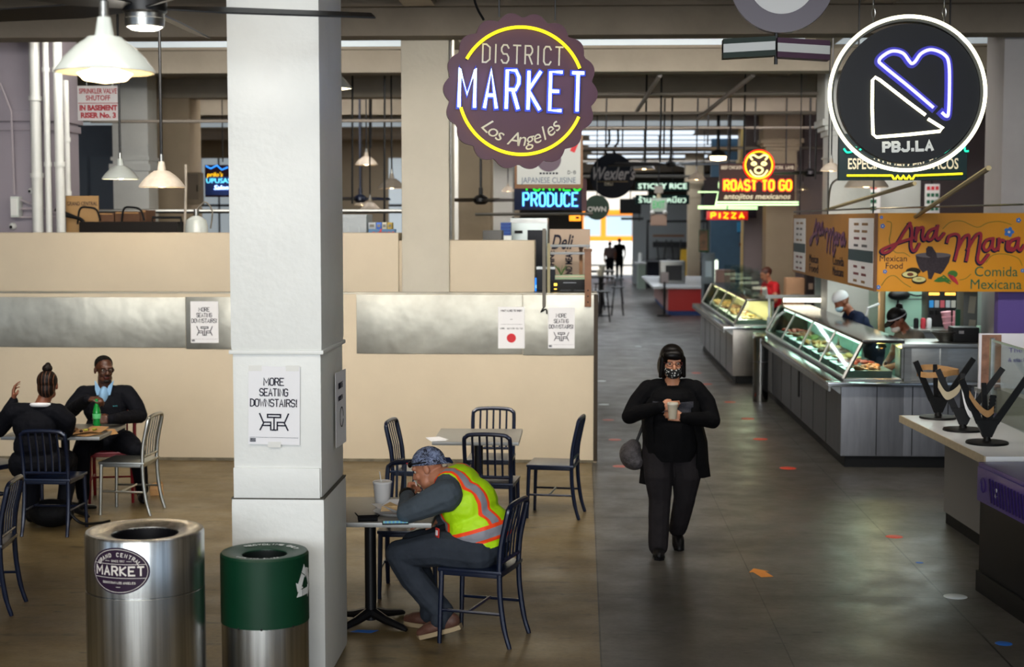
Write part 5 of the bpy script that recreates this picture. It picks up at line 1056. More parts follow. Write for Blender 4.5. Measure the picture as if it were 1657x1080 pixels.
# ---- far signs
c_ = P(1225, 298, 27); k = 27 / FPX; s7 = thing('neon_sign', 'brown sign with red and yellow neon lettering under a round pig face', 'neon sign', tuple(c_)); F = FR((0, 0, 0)); BRN = mat('brown_sign_paint', '#3a2622', .5)
MB().box((0, .05, 0), (120 * k, .1, 66 * k), None, .01).build('panel', BRN, s7); MB().prism(outline_disc(25 * k, 40), .12, F @ T(2 * k, 30 * k, 0), -.1).build('disc', BRN, s7)
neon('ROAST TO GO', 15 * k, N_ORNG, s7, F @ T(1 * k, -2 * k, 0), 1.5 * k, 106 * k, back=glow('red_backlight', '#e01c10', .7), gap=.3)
MB().tube([F @ Vector((x, y, .04)) for x, y in arc(23.5 * k, 0, 360, 48, 2 * k, 30 * k)[:-1]], 1.3 * k, 8, True).build('neon_ring', N_RED, s7); MB().tube([F @ Vector((x, y, .045)) for x, y in arc(21.5 * k, 0, 360, 48, 2 * k, 30 * k)[:-1]], 1.2 * k, 8, True).build('neon_ring', N_ORNG, s7)
for pts in ([(-10, 8), (-14, 14), (-8, 16), (0, 12), (8, 16), (14, 14), (10, 8)], [(-12, 2), (-8, 5), (-4, 2), (-8, 0), (-12, 2)], [(4, 2), (8, 5), (12, 2), (8, 0), (4, 2)], [(-6, -6), (0, -3), (6, -6), (5, -11), (0, -13), (-5, -11), (-6, -6)], [(-14, -8), (-8, -16), (0, -18), (8, -16), (14, -8)]):
    MB().tube([F @ Vector((v.x * k + 2 * k, v.y * k + 30 * k, .04)) for v in spline([(x, y, 0) for x, y in pts], 4)], 1.3 * k, 6).build('neon_pig_line', glow('cream_neon', '#fff1a8', 1.4), s7)
txt('BEEF CHICKEN', 8 * k, CREAM, s7, F @ T(-40 * k, 26 * k, .003), 'painted_lettering', width=34 * k); txt('PORK  LAMB', 8 * k, CREAM, s7, F @ T(43 * k, 26 * k, .003), 'painted_lettering', width=30 * k)
txt('antojitos mexicanos', 12 * k, CREAM, s7, F @ T(0, -20 * k, .003), 'painted_lettering', shear=.25, bold=.002, width=106 * k)
for z in (-29, -33): MB().tube([F @ Vector((x * k, z * k, .04)) for x in (-66, 0, 66)], 1.2 * k, 6).build('neon_bar', N_LGRN, s7)
for dx in (-.5, .5): hanger(s7, [c_ + Vector((dx, .05, .35)), c_ + Vector((dx, .05, 2.0))], .012)
c_ = P(1180, 318, 30); k = 30 / FPX; s8 = thing('neon_sign', 'green neon script sign behind the brown pig face sign', 'neon sign', tuple(c_)); F = FR((0, 0, 0))
MB().box((2 * k, .06, -2 * k), (84 * k, .08, 66 * k), None, .01).build('panel', mat('aubergine_panel', '#1d1622', .5), s8)
for pts in (arc(15 * k, 60, 300, 24, -2 * k, 18 * k), [(-50 * k, 7 * k), (-18 * k, 7 * k), (-22 * k, -15 * k)], [(-50 * k, -16 * k), (45 * k, -17 * k)], [(-50 * k, -19 * k), (45 * k, -20 * k)]): MB().tube([F @ Vector((x, y, .03)) for x, y in pts], 1.2 * k, 6).build('neon_line', N_LGRN, s8)
MB().prism(outline_disc(6 * k, 20), .02, F @ T(-6 * k, 22 * k, 0)).build('yellow_dot', mat('yellow_dot_paint', '#e0b818', .5), s8)
hanger(s8, [c_ + Vector((0, .05, .4)), c_ + Vector((0, .05, 1.6))], .012)
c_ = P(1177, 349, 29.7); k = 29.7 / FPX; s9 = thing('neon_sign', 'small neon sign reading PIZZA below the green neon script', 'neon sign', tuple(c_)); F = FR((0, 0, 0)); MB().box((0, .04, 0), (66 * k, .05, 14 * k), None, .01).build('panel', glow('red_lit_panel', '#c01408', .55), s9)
neon('PIZZA', 8.5 * k, N_ORNG, s9, F @ T(0, 0, .0), 1.4 * k, 52 * k, gap=.5); hanger(s9, [c_ + Vector((0, .04, .1)), c_ + Vector((0, .04, 1.9))], .01)
# produce and cuisine signs over the left stalls
c_ = P(889, 322, 20.5); k = 20.5 / FPX; sa = thing('neon_sign', 'blue neon PRODUCE sign with green neon word above it', 'neon sign', tuple(c_)); F = FR((0, 0, 0)); MB().box((0, .06, 4 * k), (114 * k, .12, 44 * k), None, .01).build('panel', mat('dark_blue_panel', '#0b1a3c', .4), sa)
neon('PRODUCE', 21 * k, N_CYAN, sa, F @ T(2 * k, -1 * k, 0), 1.4 * k, 88 * k, back=BLUEPT, gap=.3); neon('TORRES', 19 * k, N_GRN, sa, F @ T(4 * k, 23 * k, 0), 1.4 * k, 92 * k, gap=.3)
MB().tube([(-120 * k, -.02, -25 * k), (70 * k, -.02, -24 * k)], .02, 8).build('support_bar', STEEL, sa); hanger(sa, [c_ + Vector((.3, .06, .2)), c_ + Vector((.3, .06, 1.9))], .01)
MB().box((56 * k, .08, 6 * k), (8 * k, .2, 52 * k)).build('end_casing', mat('maroon_casing', '#4a1a22', .5), sa)
c_ = P(888, 262, 19.2); k = 19.2 / FPX; sb = thing('framed_sign', 'wood framed white sign reading JAPANESE CUISINE', 'sign', tuple(c_)); F = FR((0, 0, 0))
MB().box((0, .03, 0), (110 * k, .06, 86 * k), None, .01).build('frame', mat('sign_frame_wood', '#7a5536', .5), sb); MB().box((0, -.004, 2 * k), (102 * k, .012, 76 * k)).build('face', mat('sign_face_white', '#b4b8b4', .5), sb)
txt('JAPANESE CUISINE', 13 * k, mat('faded_blue_ink', '#4a5870', .6), sb, F @ T(0, -30 * k, .012), 'painted_lettering', width=88 * k); MB().prism(outline_disc(20 * k, 36), .002, F @ T(0, 4 * k, .012)).build('bowl_emblem', mat('plum_emblem', '#5a4a58', .6), sb)
for i in range(6): MB().box(((-13 + 5.2 * i) * k, -.013, -18.5 * k), (3.4 * k, .003, 3 * k)).build('emblem_dash', INK, sb)
flat_text('D-8', 5 * k, INK, sb, F @ T(37 * k, -17 * k, .012), sw=.16); MB().box((42 * k, -.012, 26 * k), (8 * k, .003, 22 * k), RY(.4)).build('red_corner', REDINK, sb)
for dx in (-.3, .3): hanger(sb, [c_ + Vector((dx, .03, .3)), c_ + Vector((dx, .03, 1.5))], .008)
c_ = P(991, 285, 35); k = 35 / FPX; sd_ = thing('round_sign', 'round black sign with silver script hanging over the aisle', 'sign', tuple(c_)); F = FR((0, 0, 0)); MB().prism(outline_disc(36 * k, 64), .12, F, -.12).build('panel', mat('sign_blue_black', '#101520', .5), sd_)
txt("Wexler's", 29 * k, mat('silver_lettering', '#8f8c8c', .4, .3), sd_, F @ T(0, 3 * k, .004), 'painted_lettering', .004, shear=.35, bold=.006, width=68 * k); MB().box((0, -.006, -9 * k), (50 * k, .006, .9 * k)).build('rule', mat('gold_rule', '#8a744a', .5), sd_); txt('DELI', 7 * k, CREAM, sd_, F @ T(-6 * k, -13 * k, .004), 'painted_lettering')
for dx in (-8, 6): MB().tube(spline([(dx * k, .05, 34 * k), ((dx - 5) * k, .05, 42 * k), (dx * k, .05, 50 * k), ((dx + 3) * k, .05, 60 * k), (dx * k, .05, 1.6)], 5), .03, 6).build('hook', BLACKM, sd_)
c_ = P(1072, 312, 45); k = 45 / FPX; se = thing('neon_sign', 'pale green lit sign of two lines, the lower one in Thai', 'neon sign', tuple(c_)); F = FR((0, 0, 0)); MB().box((0, .06, 10 * k), (86 * k, .1, 15 * k)).build('upper_panel', mat('dark_green_panel', '#0c2a26', .5), se); MB().box((0, .06, -11 * k), (86 * k, .1, 15 * k)).build('lower_panel', mat('dark_green_panel', '#0c2a26', .5), se)
GW = glow('pale_green_lit', '#dfffe6', 1.3); txt('STICKY RICE', 12 * k, GW, se, F @ T(0, 10 * k, .0), 'lit_lettering', .01, bold=.002, width=78 * k)
txt('\u0e23\u0e49\u0e32\u0e19\u0e02\u0e49\u0e32\u0e27\u0e40\u0e2b\u0e19\u0e35\u0e22\u0e27', 13 * k, GW, se, F @ T(0, -12 * k, .0), 'lit_lettering', .01, width=76 * k); hanger(se, [c_ + Vector((.3, .06, .3)), c_ + Vector((.3, .06, 1.3))], .015)
c_ = P(1066, 332, 38); k = 38 / FPX; sf = thing('exit_sign', 'green EXIT sign hanging from the ceiling with two lamp heads', 'exit sign', tuple(c_)); F = FR((0, 0, 0)); MB().box((0, .05, 0), (26 * k, .09, 22 * k), None, .01).build('housing', mat('exit_housing', '#b9c2b4', .5), sf)
txt('EXIT', 17 * k, glow('exit_green', '#1fae54', .6), sf, F @ T(0, 0, .002), 'lit_lettering', .003, width=19 * k); MB().cyl((0, .05, 11 * k), (0, .05, 30 * k), .05, None, 10).build('stem', mat('stem_cream', '#b8a98a', .5), sf); MB().box((0, .05, 25 * k), (14 * k, .12, 12 * k), None, .02).build('canopy_box', ENAMELO, sf)
for dx in (-10, 10): MB().ell((dx * k, 0, -12 * k), .06, None, 10).build('lamp_head', mat('lamp_head_white', '#d8d6d0', .3), sf)
MB().box((0, .05, -24 * k), (26 * k, .1, 18 * k), None, .01).build('lower_box', mat('beige_box', '#a88a78', .6), sf); hanger(sf, [c_ + Vector((0, .05, .4)), c_ + Vector((0, .05, 2.0))], .015)
c_ = P(966, 336, 30); k = 30 / FPX; sg_ = thing('round_sign', 'dark green round sign half hidden below the round black sign', 'sign', tuple(c_)); F = FR((0, 0, 0)); MB().prism(outline_disc(20 * k, 40), .06, F, -.06).build('panel', GREENP, sg_); txt('OWN', 11 * k, WHITEV, sg_, F @ T(0, -3 * k, .002), 'painted_lettering', bold=.004, width=30 * k); hanger(sg_, [c_ + Vector((0, .03, .2)), c_ + Vector((0, .03, 2.0))], .01)
c_ = P(1020, 334, 52); k = 52 / FPX; sh_ = thing('hanging_board', 'plain black board hanging before the bright far doorway', 'sign', tuple(c_)); MB().box((0, 0, 0), (34 * k, .06, 24 * k)).build('board', BLACK, sh_); MB().box((3 * k, 0, -20 * k), (36 * k, .05, 4 * k)).build('bar', BLACK, sh_); hanger(sh_, [c_ + Vector((0, 0, .2)), c_ + Vector((0, 0, 1.4))], .02)
hanger(sh_, [c_ + Vector((.3, 0, -.2)), c_ + Vector((.3, 0, -.5))], .02)
# sprinkler sign, market sign, blue neon sign on the left
c_ = P(159, 167, 16.4); k = 16.4 / FPX; sp1 = thing('wall_sign', 'white and red sprinkler valve shutoff sign on the pipes', 'sign', tuple(c_)); F = FR((0, 0, 0)); MB().box((0, .006, 0), (68 * k, .012, 56 * k)).build('plate', mat('sign_white', '#d6d3d2', .45), sp1)
SRED = mat('sign_red', '#a81c28', .5); MB().box((0, -.002, -13 * k), (66 * k, .004, 27 * k)).build('lower_field', mat('sign_pale', '#cfc8c8', .45), sp1)
for t_, y, wd_, bo_ in (('SPRINKLER VALVE', 19, 62, .0015), ('SHUTOFF', 8, 40, .0015), ('IN BASEMENT', -8, 62, .004), ('RISER No. 3', -20, 58, .004)): txt(t_, 11.5 * k, SRED, sp1, F @ T(0, y * k, .005), 'painted_lettering', width=wd_ * k, bold=bo_)
MB().box((0, -.004, 0), (66 * k, .003, 1 * k)).build('rule', SRED, sp1)
for dx in (-.13, .15): hanger(sp1, [c_ + Vector((dx, .03, .15)), c_ + Vector((dx, .03, 2.0))], .008, STEEL)
c_ = P(133, 338, 17.2); k = 17.2 / FPX; sp2 = thing('wall_sign', 'tan lettered sign standing behind the beige wall', 'sign', tuple(c_)); F = FR((0, 0, 0)); MB().box((0, .01, -10 * k), (54 * k, .02, 62 * k)).build('plate', mat('tan_sign_paint', '#a07c4c', .6), sp2); txt('GRAND CENTRAL', 9 * k, INK, sp2, F @ T(0, 8 * k, .002), 'painted_lettering', width=50 * k)
c_ = P(350, 293, 24.5); k = 24.5 / FPX; sp3 = thing('neon_sign', 'blue and yellow neon sign half hidden by the white column', 'neon sign', tuple(c_)); F = FR((0, 0, 0)); MB().box((4 * k, .04, 0), (46 * k, .06, 52 * k)).build('panel', mat('dark_red_panel', '#2a0f1c', .5), sp3)
MB().tube([F @ Vector((x * k, y * k, .03)) for x, y in ((-16, 24), (-8, 20), (2, 25), (10, 18), (20, 22))], 1.2 * k, 6).build('neon_line', glow('blue_neon', '#2f8cff', 1.6), sp3); txt('prilo\'s', 10 * k, N_ORNG, sp3, F @ T(-2 * k, 10 * k, .02), 'neon_lettering', .004, shear=.2, width=26 * k); txt('UPUSAS', 11 * k, N_CYAN, sp3, F @ T(4 * k, 0, .02), 'neon_lettering', .004, width=40 * k); txt('Salon', 10 * k, N_BLUE, sp3, F @ T(8 * k, -11 * k, .02), 'neon_lettering', .004, shear=.25, width=24 * k)
MB().box((4 * k, .0, -8 * k), (44 * k, .03, 30 * k)).build('blue_field', mat('blue_field', '#123c8c', .5), sp3); hanger(sp3, [c_ + Vector((.1, .04, .3)), c_ + Vector((.1, .04, 1.9))], .01)
# ================================================================ pendant lamps and fans
def pendant(name, label, c, r, drop, m, lit='warm', power=8, col=(1, .8, .55)):
    t = thing(name, label, 'pendant lamp', tuple(c), 0)
    MB().lathe([(.13 * r, 1.10 * r), (.19 * r, .72 * r), (.34 * r, .70 * r), (.38 * r, .66 * r), (.58 * r, .52 * r), (.80 * r, .30 * r), (.97 * r, .07 * r), (r, 0), (.97 * r, -.012 * r), (.94 * r, .05 * r), (.77 * r, .28 * r), (.55 * r, .49 * r), (.36 * r, .62 * r), (.15 * r, .66 * r)], n=48).build('shade', m, t)
    MB().cyl((0, 0, 1.05 * r), (0, 0, 1.42 * r), .10 * r, .09 * r, 16).build('socket', STEEL, t)
    MB().cyl((0, 0, 1.3 * r), (0, 0, 1.3 * r + drop), .012 if r > .15 else .008, None, 8).build('cord', BLACKM, t)
    if lit:
        MB().lathe([(.001, -.02 * r), (.24 * r, .02 * r), (.30 * r, .14 * r), (.2 * r, .3 * r), (.06 * r, .42 * r)], n=24).build('bulb', WARMBULB if lit == 'warm' else WHITEBULB, t)
        L = lamp('pendant_bulb_light', 'POINT', (0, 0, -.02 * r), power, col, size=(.05, .05)); L.parent = t
    return t
pc = P(170, 117, 5.8); p0 = pendant('pendant_lamp', 'big white enamel pendant lamp lit at the upper left', pc, .186, 1.5, ENAMEL, 'warm', 14)
MB().lathe([(.30 * .186, .01), (.55 * .186, -.005), (.42 * .186, -.03), (.001, -.042)], (0, 0, 0), 30).build('lens', WARMBULB, p0)
for px, py, Y, dia, lb, m in ((262, 303, 12.3, 75, 'aged cream pendant lamp on a long cord, left of the white column', ENAMELO), (195, 290, 15.4, 60, 'smaller pendant lamp below the sprinkler sign', ENAMEL), (530, 143, 10.0, 80, 'white pendant lamp half hidden behind the white column', ENAMEL)):
    pendant('pendant_lamp', lb, P(px, py, Y), dia * Y / FPX / 2, 1.8, m, 'warm', 9)
for px, py, Y, dia, lb in ((593, 267, 25, 37, 'warm lit pendant between the two columns, topmost'), (634, 305, 22, 44, 'warm pendant lamp cut by the second column'), (586, 332, 28, 26, 'pale pendant below the far blue fan'), (599, 340, 24.2, 34, 'lowest warm lit pendant between the two columns'),
    (1127, 291, 28, 30, 'pendant lamp left of the pig face sign'), (1042, 274, 34, 36, 'warm lit pendant right of the round black sign'), (1345, 277, 17, 36, 'grey pendant lamp at the left edge of the taco sign'), (1299, 307, 30, 18, 'small warm lit pendant right of the pig face sign'), (1402, 303, 19.5, 70, 'wide pendant below the taco sign'), (822, 310, 26, 22, 'small pendant left of the PRODUCE sign')):
    pendant('pendant_lamp', lb, P(px, py, Y), dia * Y / FPX / 2, 4.9 - 2.6, ENAMELO, 'warm', 3)
def fan(name, label, c, r, nb, drop, m, tilt=0, a0=0.0, light=False, hub=.1):
    t = thing(name, label, 'ceiling fan', tuple(c), 0)
    MB().lathe([(.001, -.6 * hub), (hub * .6, -.55 * hub), (hub, -.2 * hub), (hub, .25 * hub), (hub * .55, .6 * hub), (.03, .7 * hub), (.03, 1.6 * hub), (.001, 1.7 * hub)], n=28).build('motor', m, t); MB().cyl((0, 0, hub), (0, 0, drop), .018, None, 10).build('downrod', m, t)
    for k in range(nb):
        a = a0 + 2 * PI * k / nb; M = RZ(a) @ RX(.30); b = MB(M)
        b.rings([[Vector((hub * .8, -.03, -.004)), Vector((hub * .8, .03, -.004)), Vector((hub * .8, .03, .004)), Vector((hub * .8, -.03, .004))], [Vector((r * .35, -.07, -.004)), Vector((r * .35, .07, -.004)), Vector((r * .35, .07, .004)), Vector((r * .35, -.07, .004))], [Vector((r, -.055, -.004)), Vector((r, .06, -.004)), Vector((r, .06, .004)), Vector((r, -.055, .004))]]).build('blade', m, t)
    return t
fc = P(234, 12, 7.0); f0 = fan('ceiling_fan', 'black ceiling fan with a bright round light at the upper left', fc, 1.05, 5, 1.5, BLACKM, a0=.32, hub=.1)
MB().lathe([(.088, -.05), (.09, .04), (.07, .07), (.02, .09)], (0, 0, 0), 40).build('light_housing', STEEL, f0); MB().lathe([(.09, -.052), (.087, -.085), (.082, -.09)], (0, 0, 0), 40).build('glass_rim', STEEL, f0); MB().lathe([(.082, -.085), (.06, -.1), (.001, -.104)], (0, 0, 0), 40).build('light_disc', WHITEBULB, f0)
L = lamp('fan_light', 'POINT', (0, 0, -.2), 12, (1, .93, .82), size=(.08, .08)); L.parent = f0
for px, py, Y, r, a0, lb, m in ((778, 324, 22, .60, .1, 'black ceiling fan in front of the tan column, left of PRODUCE sign', BLACKM), (583, 322, 26, .52, .4, 'dark blue ceiling fan seen between the two columns', NAVY), (1085, 266, 33, 1.55, .05, 'wide black ceiling fan above the EXIT sign', BLACKM), (1310, 280, 26, .6, .3, 'black ceiling fan right of the pig face sign', BLACKM)):
    c_ = P(px, py, Y); fan('ceiling_fan', lb, c_, r, 5, 4.6 - c_.z, m, a0=a0, hub=.11)
c_ = P(1162, 256, 29); hl = thing('hanging_light', 'round hanging light with a black cap, up left of the pig face sign', 'hanging light', tuple(c_)); MB().lathe([(.15, .03), (.15, .06), (.11, .12), (.03, .16)], n=28).build('cap', BLACKM, hl); MB().lathe([(.15, .03), (.14, -.03), (.001, -.05)], n=28).build('lit_disc', WARMBULB, hl); MB().cyl((0, 0, .15), (0, 0, 1.6), .03, None, 8).build('downrod', BLACKM, hl); MB().lathe([(.1, 1.5), (.14, 1.62), (.001, 1.63)], n=20).build('canopy', BLACKM, hl)
# ---- pipes, rods, wires overhead and on the left pilaster
for px, Y, r, lb, y1, y0 in ((99, 17.0, .05, 'tall white pipe nearest the pilaster on the left', 378, -60), (80, 17.0, .035, 'thin white pipe beside the left pilaster', 378, -60), (111, 17.3, .035, 'thin white pipe left of the sprinkler sign', 378, 130), (62, 17.04, .06, 'thick white drain pipe on the left pilaster', 376, 20)):
    t = thing('pipe', lb, 'pipe', tuple(P(px, y1, Y)), 0); h = P(px, y0, Y).z - P(px, y1, Y).z
    MB().cyl((0, 0, -.3), (0, 0, h), r, None, 14).build('pipe_run', WHITEP, t)
    for q in (.25, .6): MB().cyl((0, 0, h * q), (0, 0, h * q + .05), r * 1.25, None, 14).build('coupling', WHITEP, t)
for k_, (y, z, x0, x1, r) in enumerate(((21.4, 4.22, -1.3, 3.4, .022), (22.3, 4.02, -1.3, 3.4, .022), (26.4, 4.05, -1.3, 4, .022), (29.4, 3.85, -2, 5, .03), (36, 4.1, -1, 4.5, .03), (37.5, 3.9, -1, 4.5, .03), (43, 3.7, -1, 4.5, .04), (18.8, 3.7, -6, -1, .02))):
    struct(MB().cyl((x0, y, z), (x1, y, z), r, None, 10).build('overhead_pipe', mat('pipe_paint', '#7c756c', .5)))
for k_, (px, Y, y0) in enumerate(((1044, 22.5, 262), (1068, 21.6, 262), (1074, 24.5, 250), (1086, 23.5, 262), (1128, 25, 215), (1145, 26.5, 235), (1181, 24, 250), (1203, 22.5, 262), (1221, 25.5, 230), (1319, 22.5, 290), (1007, 28, 240), (980, 26, 240), (570, 22, 330), (600, 24, 240), (622, 20.5, 365))):
    a = P(px, y0, Y); struct(MB().cyl((a.x, Y, a.z), (a.x + .02, Y, 4.95 if Y < 30 else 4.5), .014, None, 8).build('hanger_rod', BLACKM))
for (a, b) in (((1130, 192, 22), (1218, 122, 19.9)), ((1028, 184, 23), (1068, 122, 19.9))): struct(MB().tube([P(*a), P(*b)], .03, 8).build('conduit_run', mat('galvanised', '#8f8a86', .4, .6)))
# ================================================================ food counters on the right
KICK = mat('black_kick', '#08090a', .5); PANE = GLASSG
TUBE = glow('case_tube', '#f0fff4', 5); PAN = mat('steel_pan', '#8d8f8f', .3, 1.0)
def food_counter(label, x, y0, y1, endx, seams=7, L=False, light=(.85, 1, .93), power=20, tube=TUBE, GREYM=GREYM):
    t = thing('food_counter', label, 'food counter', (x, y0, 0)); Ln = y1 - y0; D = .63
    MB().bb((.05, .05, 0), (D, Ln - .03, .13)).build('kick_base', KICK, t)
    b = MB().bb((0, 0, .12), (D, Ln, .85), .01); b.build('base_panel', GREYM, t)
    for k in range(1, seams): MB().box((-.002, Ln * k / seams, .48), (.004, .008, .70)).build('panel_seam', KICK, t)
    if L:
        MB().bb((D, .05, 0), (endx, .6, .13)).build('kick_base', KICK, t); MB().bb((D - .01, 0, .12), (endx, .62, .85), .01).build('base_panel', GREYM, t)
        for k in range(1, 4): MB().box((k * endx / 4, -.002, .48), (.008, .004, .70)).build('panel_seam', KICK, t)
        MB().bb((D, .02, .87), (endx, .5, 1.22), .004).build('back_counter', STEEL, t); MB().bb((.58, -.06, 1.22), (endx, .62, 1.265), .008).build('counter_slab', STEEL, t)
        for xx in (.62, .98): MB().bb((xx, -.01, .87), (xx + .07, .02, 1.22)).build('post', STEEL, t)
    MB().bb((-.16, -.18, .845), (D if not L else endx, .02, .885), .006).bb((-.16, .0, .845), (.03, Ln + .1, .885), .006).build('ledge', LEDGE, t)
    MB().bb((-.16, -.19, .80), (-.14, Ln + .1, .85)).build('ledge_lip', STEEL, t)
    for yy in (.06, Ln * .33, Ln * .66, Ln - .1): MB().prism([(0, .74), (0, .845), (-.14, .845)], .02, Matrix(((1, 0, 0, 0), (0, 0, 1, yy), (0, 1, 0, 0), (0, 0, 0, 1)))).build('bracket', STEEL, t)
    MB().bb((.02, 0, .885), (.60, Ln, .90)).build('deck', PAN, t)
    top = MB().bb((.20, -.02, 1.265), (.62, Ln + .02, 1.30), .008).build('case_top', DKTOP, t)
    fr = MB()
    fr.tube([(.02, 0, .915), (.02, Ln, .915)], .018, 6)
    fr.build('lower_rail', STEEL, t)
    n = 4
    for k in range(n + 1):
        yy = Ln * k / n; MB().tube([(.02, yy, .91), (.20, yy, 1.27)], .014 if 0 < k < n else .022, 6).build('case_post', STEEL, t)
    for k in range(n):
        a, b_ = Ln * k / n + .015, Ln * (k + 1) / n - .015
        MB().rings([[(.02, a, .92), (.02, b_, .92), (.20, b_, 1.265), (.20, a, 1.265)], [(.026, a, .917), (.026, b_, .917), (.206, b_, 1.262), (.206, a, 1.262)]]).build('sloped_glass', PANE, t)
    for yy in (0.005, Ln - .011): MB().rings([[(.03, yy, .92), (.59, yy, .92), (.59, yy, 1.265), (.20, yy, 1.265)], [(.03, yy + .006, .92), (.59, yy + .006, .92), (.59, yy + .006, 1.265), (.20, yy + .006, 1.265)]]).build('end_glass', PANE, t)
    MB().tube([(.60, 0, .91), (.60, 0, 1.27)], .022, 6).build('case_post', STEEL, t)
    MB().cyl((.24, .3, 1.24), (.24, Ln - .3, 1.24), .014, None, 8).build('case_tube_lamp', tube, t)
    L_ = lamp('case_light', 'AREA', (.30, Ln / 2, 1.235), power, light, (0, 0, 0), (.1, Ln - .4)); L_.parent = t
    return t
fc2 = food_counter('long steel food counter with glass case under the yellow sign', 2.62, 15.6, 22.1, 1.42, 7, True, (.80, 1, .90), 60)
fc1 = food_counter('farther steel food counter with warm lit glass case', 2.31, 23.6, 29.9, .6, 6, False, (1, .86, .62), 90, glow('warm_case_tube', '#ffe2a8', 6), mat('aged_steel', '#77726b', .26, 1.0, noise=.25, ns=3, stretch=(3, 3, .4)))
MB().box((-.006, 3.0, .55), (.012, .09, .34)).build('vent_grille', KICK, fc2)
for k, (yy, px) in enumerate(((.9, 0), (2.3, 0), (3.6, 0), (4.9, 0))): pass
CR = mat('warm_back_panel', '#d9bf92', .6)
MB().bb((.585, .02, .90), (.60, 6.28, 1.26)).build('back_panel', CR, fc1); MB().bb((.585, 2.2, .90), (.60, 6.4, 1.26)).build('back_panel', mat('green_tiled_panel', '#7fa99a', .4), fc2)
# pans, trays and food in the cases
FOODS = [('#8a4a22', 'stewed meat'), ('#b5772c', 'rice'), ('#5b3317', 'beans'), ('#9a2f1c', 'red salsa'), ('#6d7a2a', 'green vegetables'), ('#c9a063', 'tortillas'), ('#caa15a', 'roast chicken')]
fm = {c: mat('food', c, .55, noise=.35, ns=40, bump=.6, bs=40) for c, _ in FOODS}
def food_pan(root, lx, ly, w_, l_, z, idx, label):
    p = ROOT[root.name] @ Vector((lx, ly, z)); t = thing('food_pan', label, 'food pan', tuple(p), 0, 'food pans in the glass cases')
    MB().rings([[(-w_ / 2, -l_ / 2, 0), (w_ / 2, -l_ / 2, 0), (w_ / 2, l_ / 2, 0), (-w_ / 2, l_ / 2, 0)], [(-w_ / 2 - .01, -l_ / 2 - .01, .07), (w_ / 2 + .01, -l_ / 2 - .01, .07), (w_ / 2 + .01, l_ / 2 + .01, .07), (-w_ / 2 - .01, l_ / 2 + .01, .07)]]).build('pan', PAN, t)
    mb = MB(); rnd = random.Random(idx * 7 + 3)
    for _ in range(16): mb.ell((rnd.uniform(-w_ * .36, w_ * .36), rnd.uniform(-l_ * .4, l_ * .4), .07 + rnd.uniform(0, .025)), (rnd.uniform(.025, .05), rnd.uniform(.02, .05), rnd.uniform(.012, .03)), RZ(rnd.random() * 3), 8)
    mb.build('food', fm[FOODS[idx % 7][0]], t); return t
ORD = ['nearest', 'second', 'third', 'fourth', 'fifth', 'sixth', 'seventh', 'eighth', 'ninth', 'tenth']
for k in range(9): food_pan(fc2, .31, .42 + k * .66, .44, .5, .90, k * 3 % 7, f'{ORD[k]} food pan in the glass case of the long counter')
for k in range(8): food_pan(fc1, .31, .45 + k * .74, .44, .58, .90, (5, 6, 1, 5, 0, 6, 1, 5)[k], f'{ORD[k]} food pan in the warm lit far glass case')
hl2 = lamp('heat_lamp', 'POINT', (2.62 + .45, 15.95, 1.2), 26, (1, .55, .18), size=(.05, .05))
ht = thing('heat_lamp', 'glowing heat lamp at the near end of the long glass case', 'heat lamp', (3.08, 15.95, 1.262)); MB().lathe([(.01, -.0), (.03, -.02), (.055, -.07), (.05, -.07)], n=18).build('shade', STEEL, ht); MB().ell((0, 0, -.05), .028).build('bulb', glow('heat_bulb', '#ff9a3c', 10), ht)
bw = thing('mixing_bowl', 'steel bowl on the slab right of the worker in the visor', 'bowl', (3.72, 15.9, 1.266)); MB().lathe([(.001, 0), (.07, 0), (.15, .10), (.158, .10), (.155, .094), (.075, .006), (.001, .006)], n=32).build('bowl', STEEL, bw)
rg = thing('cash_register', 'black cash register box at the right end of the steel counter', 'cash register', (3.89, 15.88, 1.266)); MB().box((0, 0, .075), (.26, .24, .15), None, .012).build('body', BLACK, rg); MB().box((-.05, -.122, .10), (.05, .004, .03)).build('display', mat('grey_label', '#6d6d70', .5), rg); MB().cyl((.15, 0, 0), (.15, 0, .16), .025, None, 12).build('side_pole', mat('pale_green_plastic', '#a9d6bd', .4), rg)
# ---- steel post at the counter end
g = G(1234, 648); bo2 = thing('steel_bollard', 'plain steel cylinder at the far end of the long counter', 'bollard', (g.x - .05, g.y - .15, 0)); MB().lathe([(.10, 0), (.105, .02), (.105, .88), (.09, .90), (.001, .905)], n=36).build('cylinder', LEDGE, bo2); MB().lathe([(.106, .55), (.1065, .56)], n=36).build('joint_band', GREYM, bo2)
# ---- kitchen behind the long counter
fr_ = thing('refrigerator', 'pale green steel refrigerator behind the worker in the visor', 'refrigerator', (4.10, 19.6, 0)); MB().bb((-.36, 0, 0), (.30, .7, 1.95), .03).build('cabinet', mat('pale_green_steel', '#9dc3b2', .3, .3), fr_); MB().bb((-.37, -.02, .3), (-.28, 0, 1.9), .02).build('door_edge', mat('warm_lit_steel_tint', '#caa87a', .25, .9), fr_)  # warm light on the door edge tinted into its steel colour
for z in (.7, 1.1, 1.5): MB().bb((-.2, -.006, z), (.28, 0, z + .012)).build('shelf_line', GREYM, fr_)
MB().ell((-.12, -.06, 1.56), (.14, .06, .07)).build('hanging_pan', BLACKM, fr_); MB().tube(spline([(-.1, -.05, 1.62), (.1, -.05, 1.55), (.3, -.05, 1.6)], 5), .012, 6).build('cable', BLACK, fr_); MB().tube([(-.13, -.05, 1.5), (-.14, -.05, 1.2), (-.15, -.05, 1.05)], .012, 6).build('cable', BLACK, fr_)
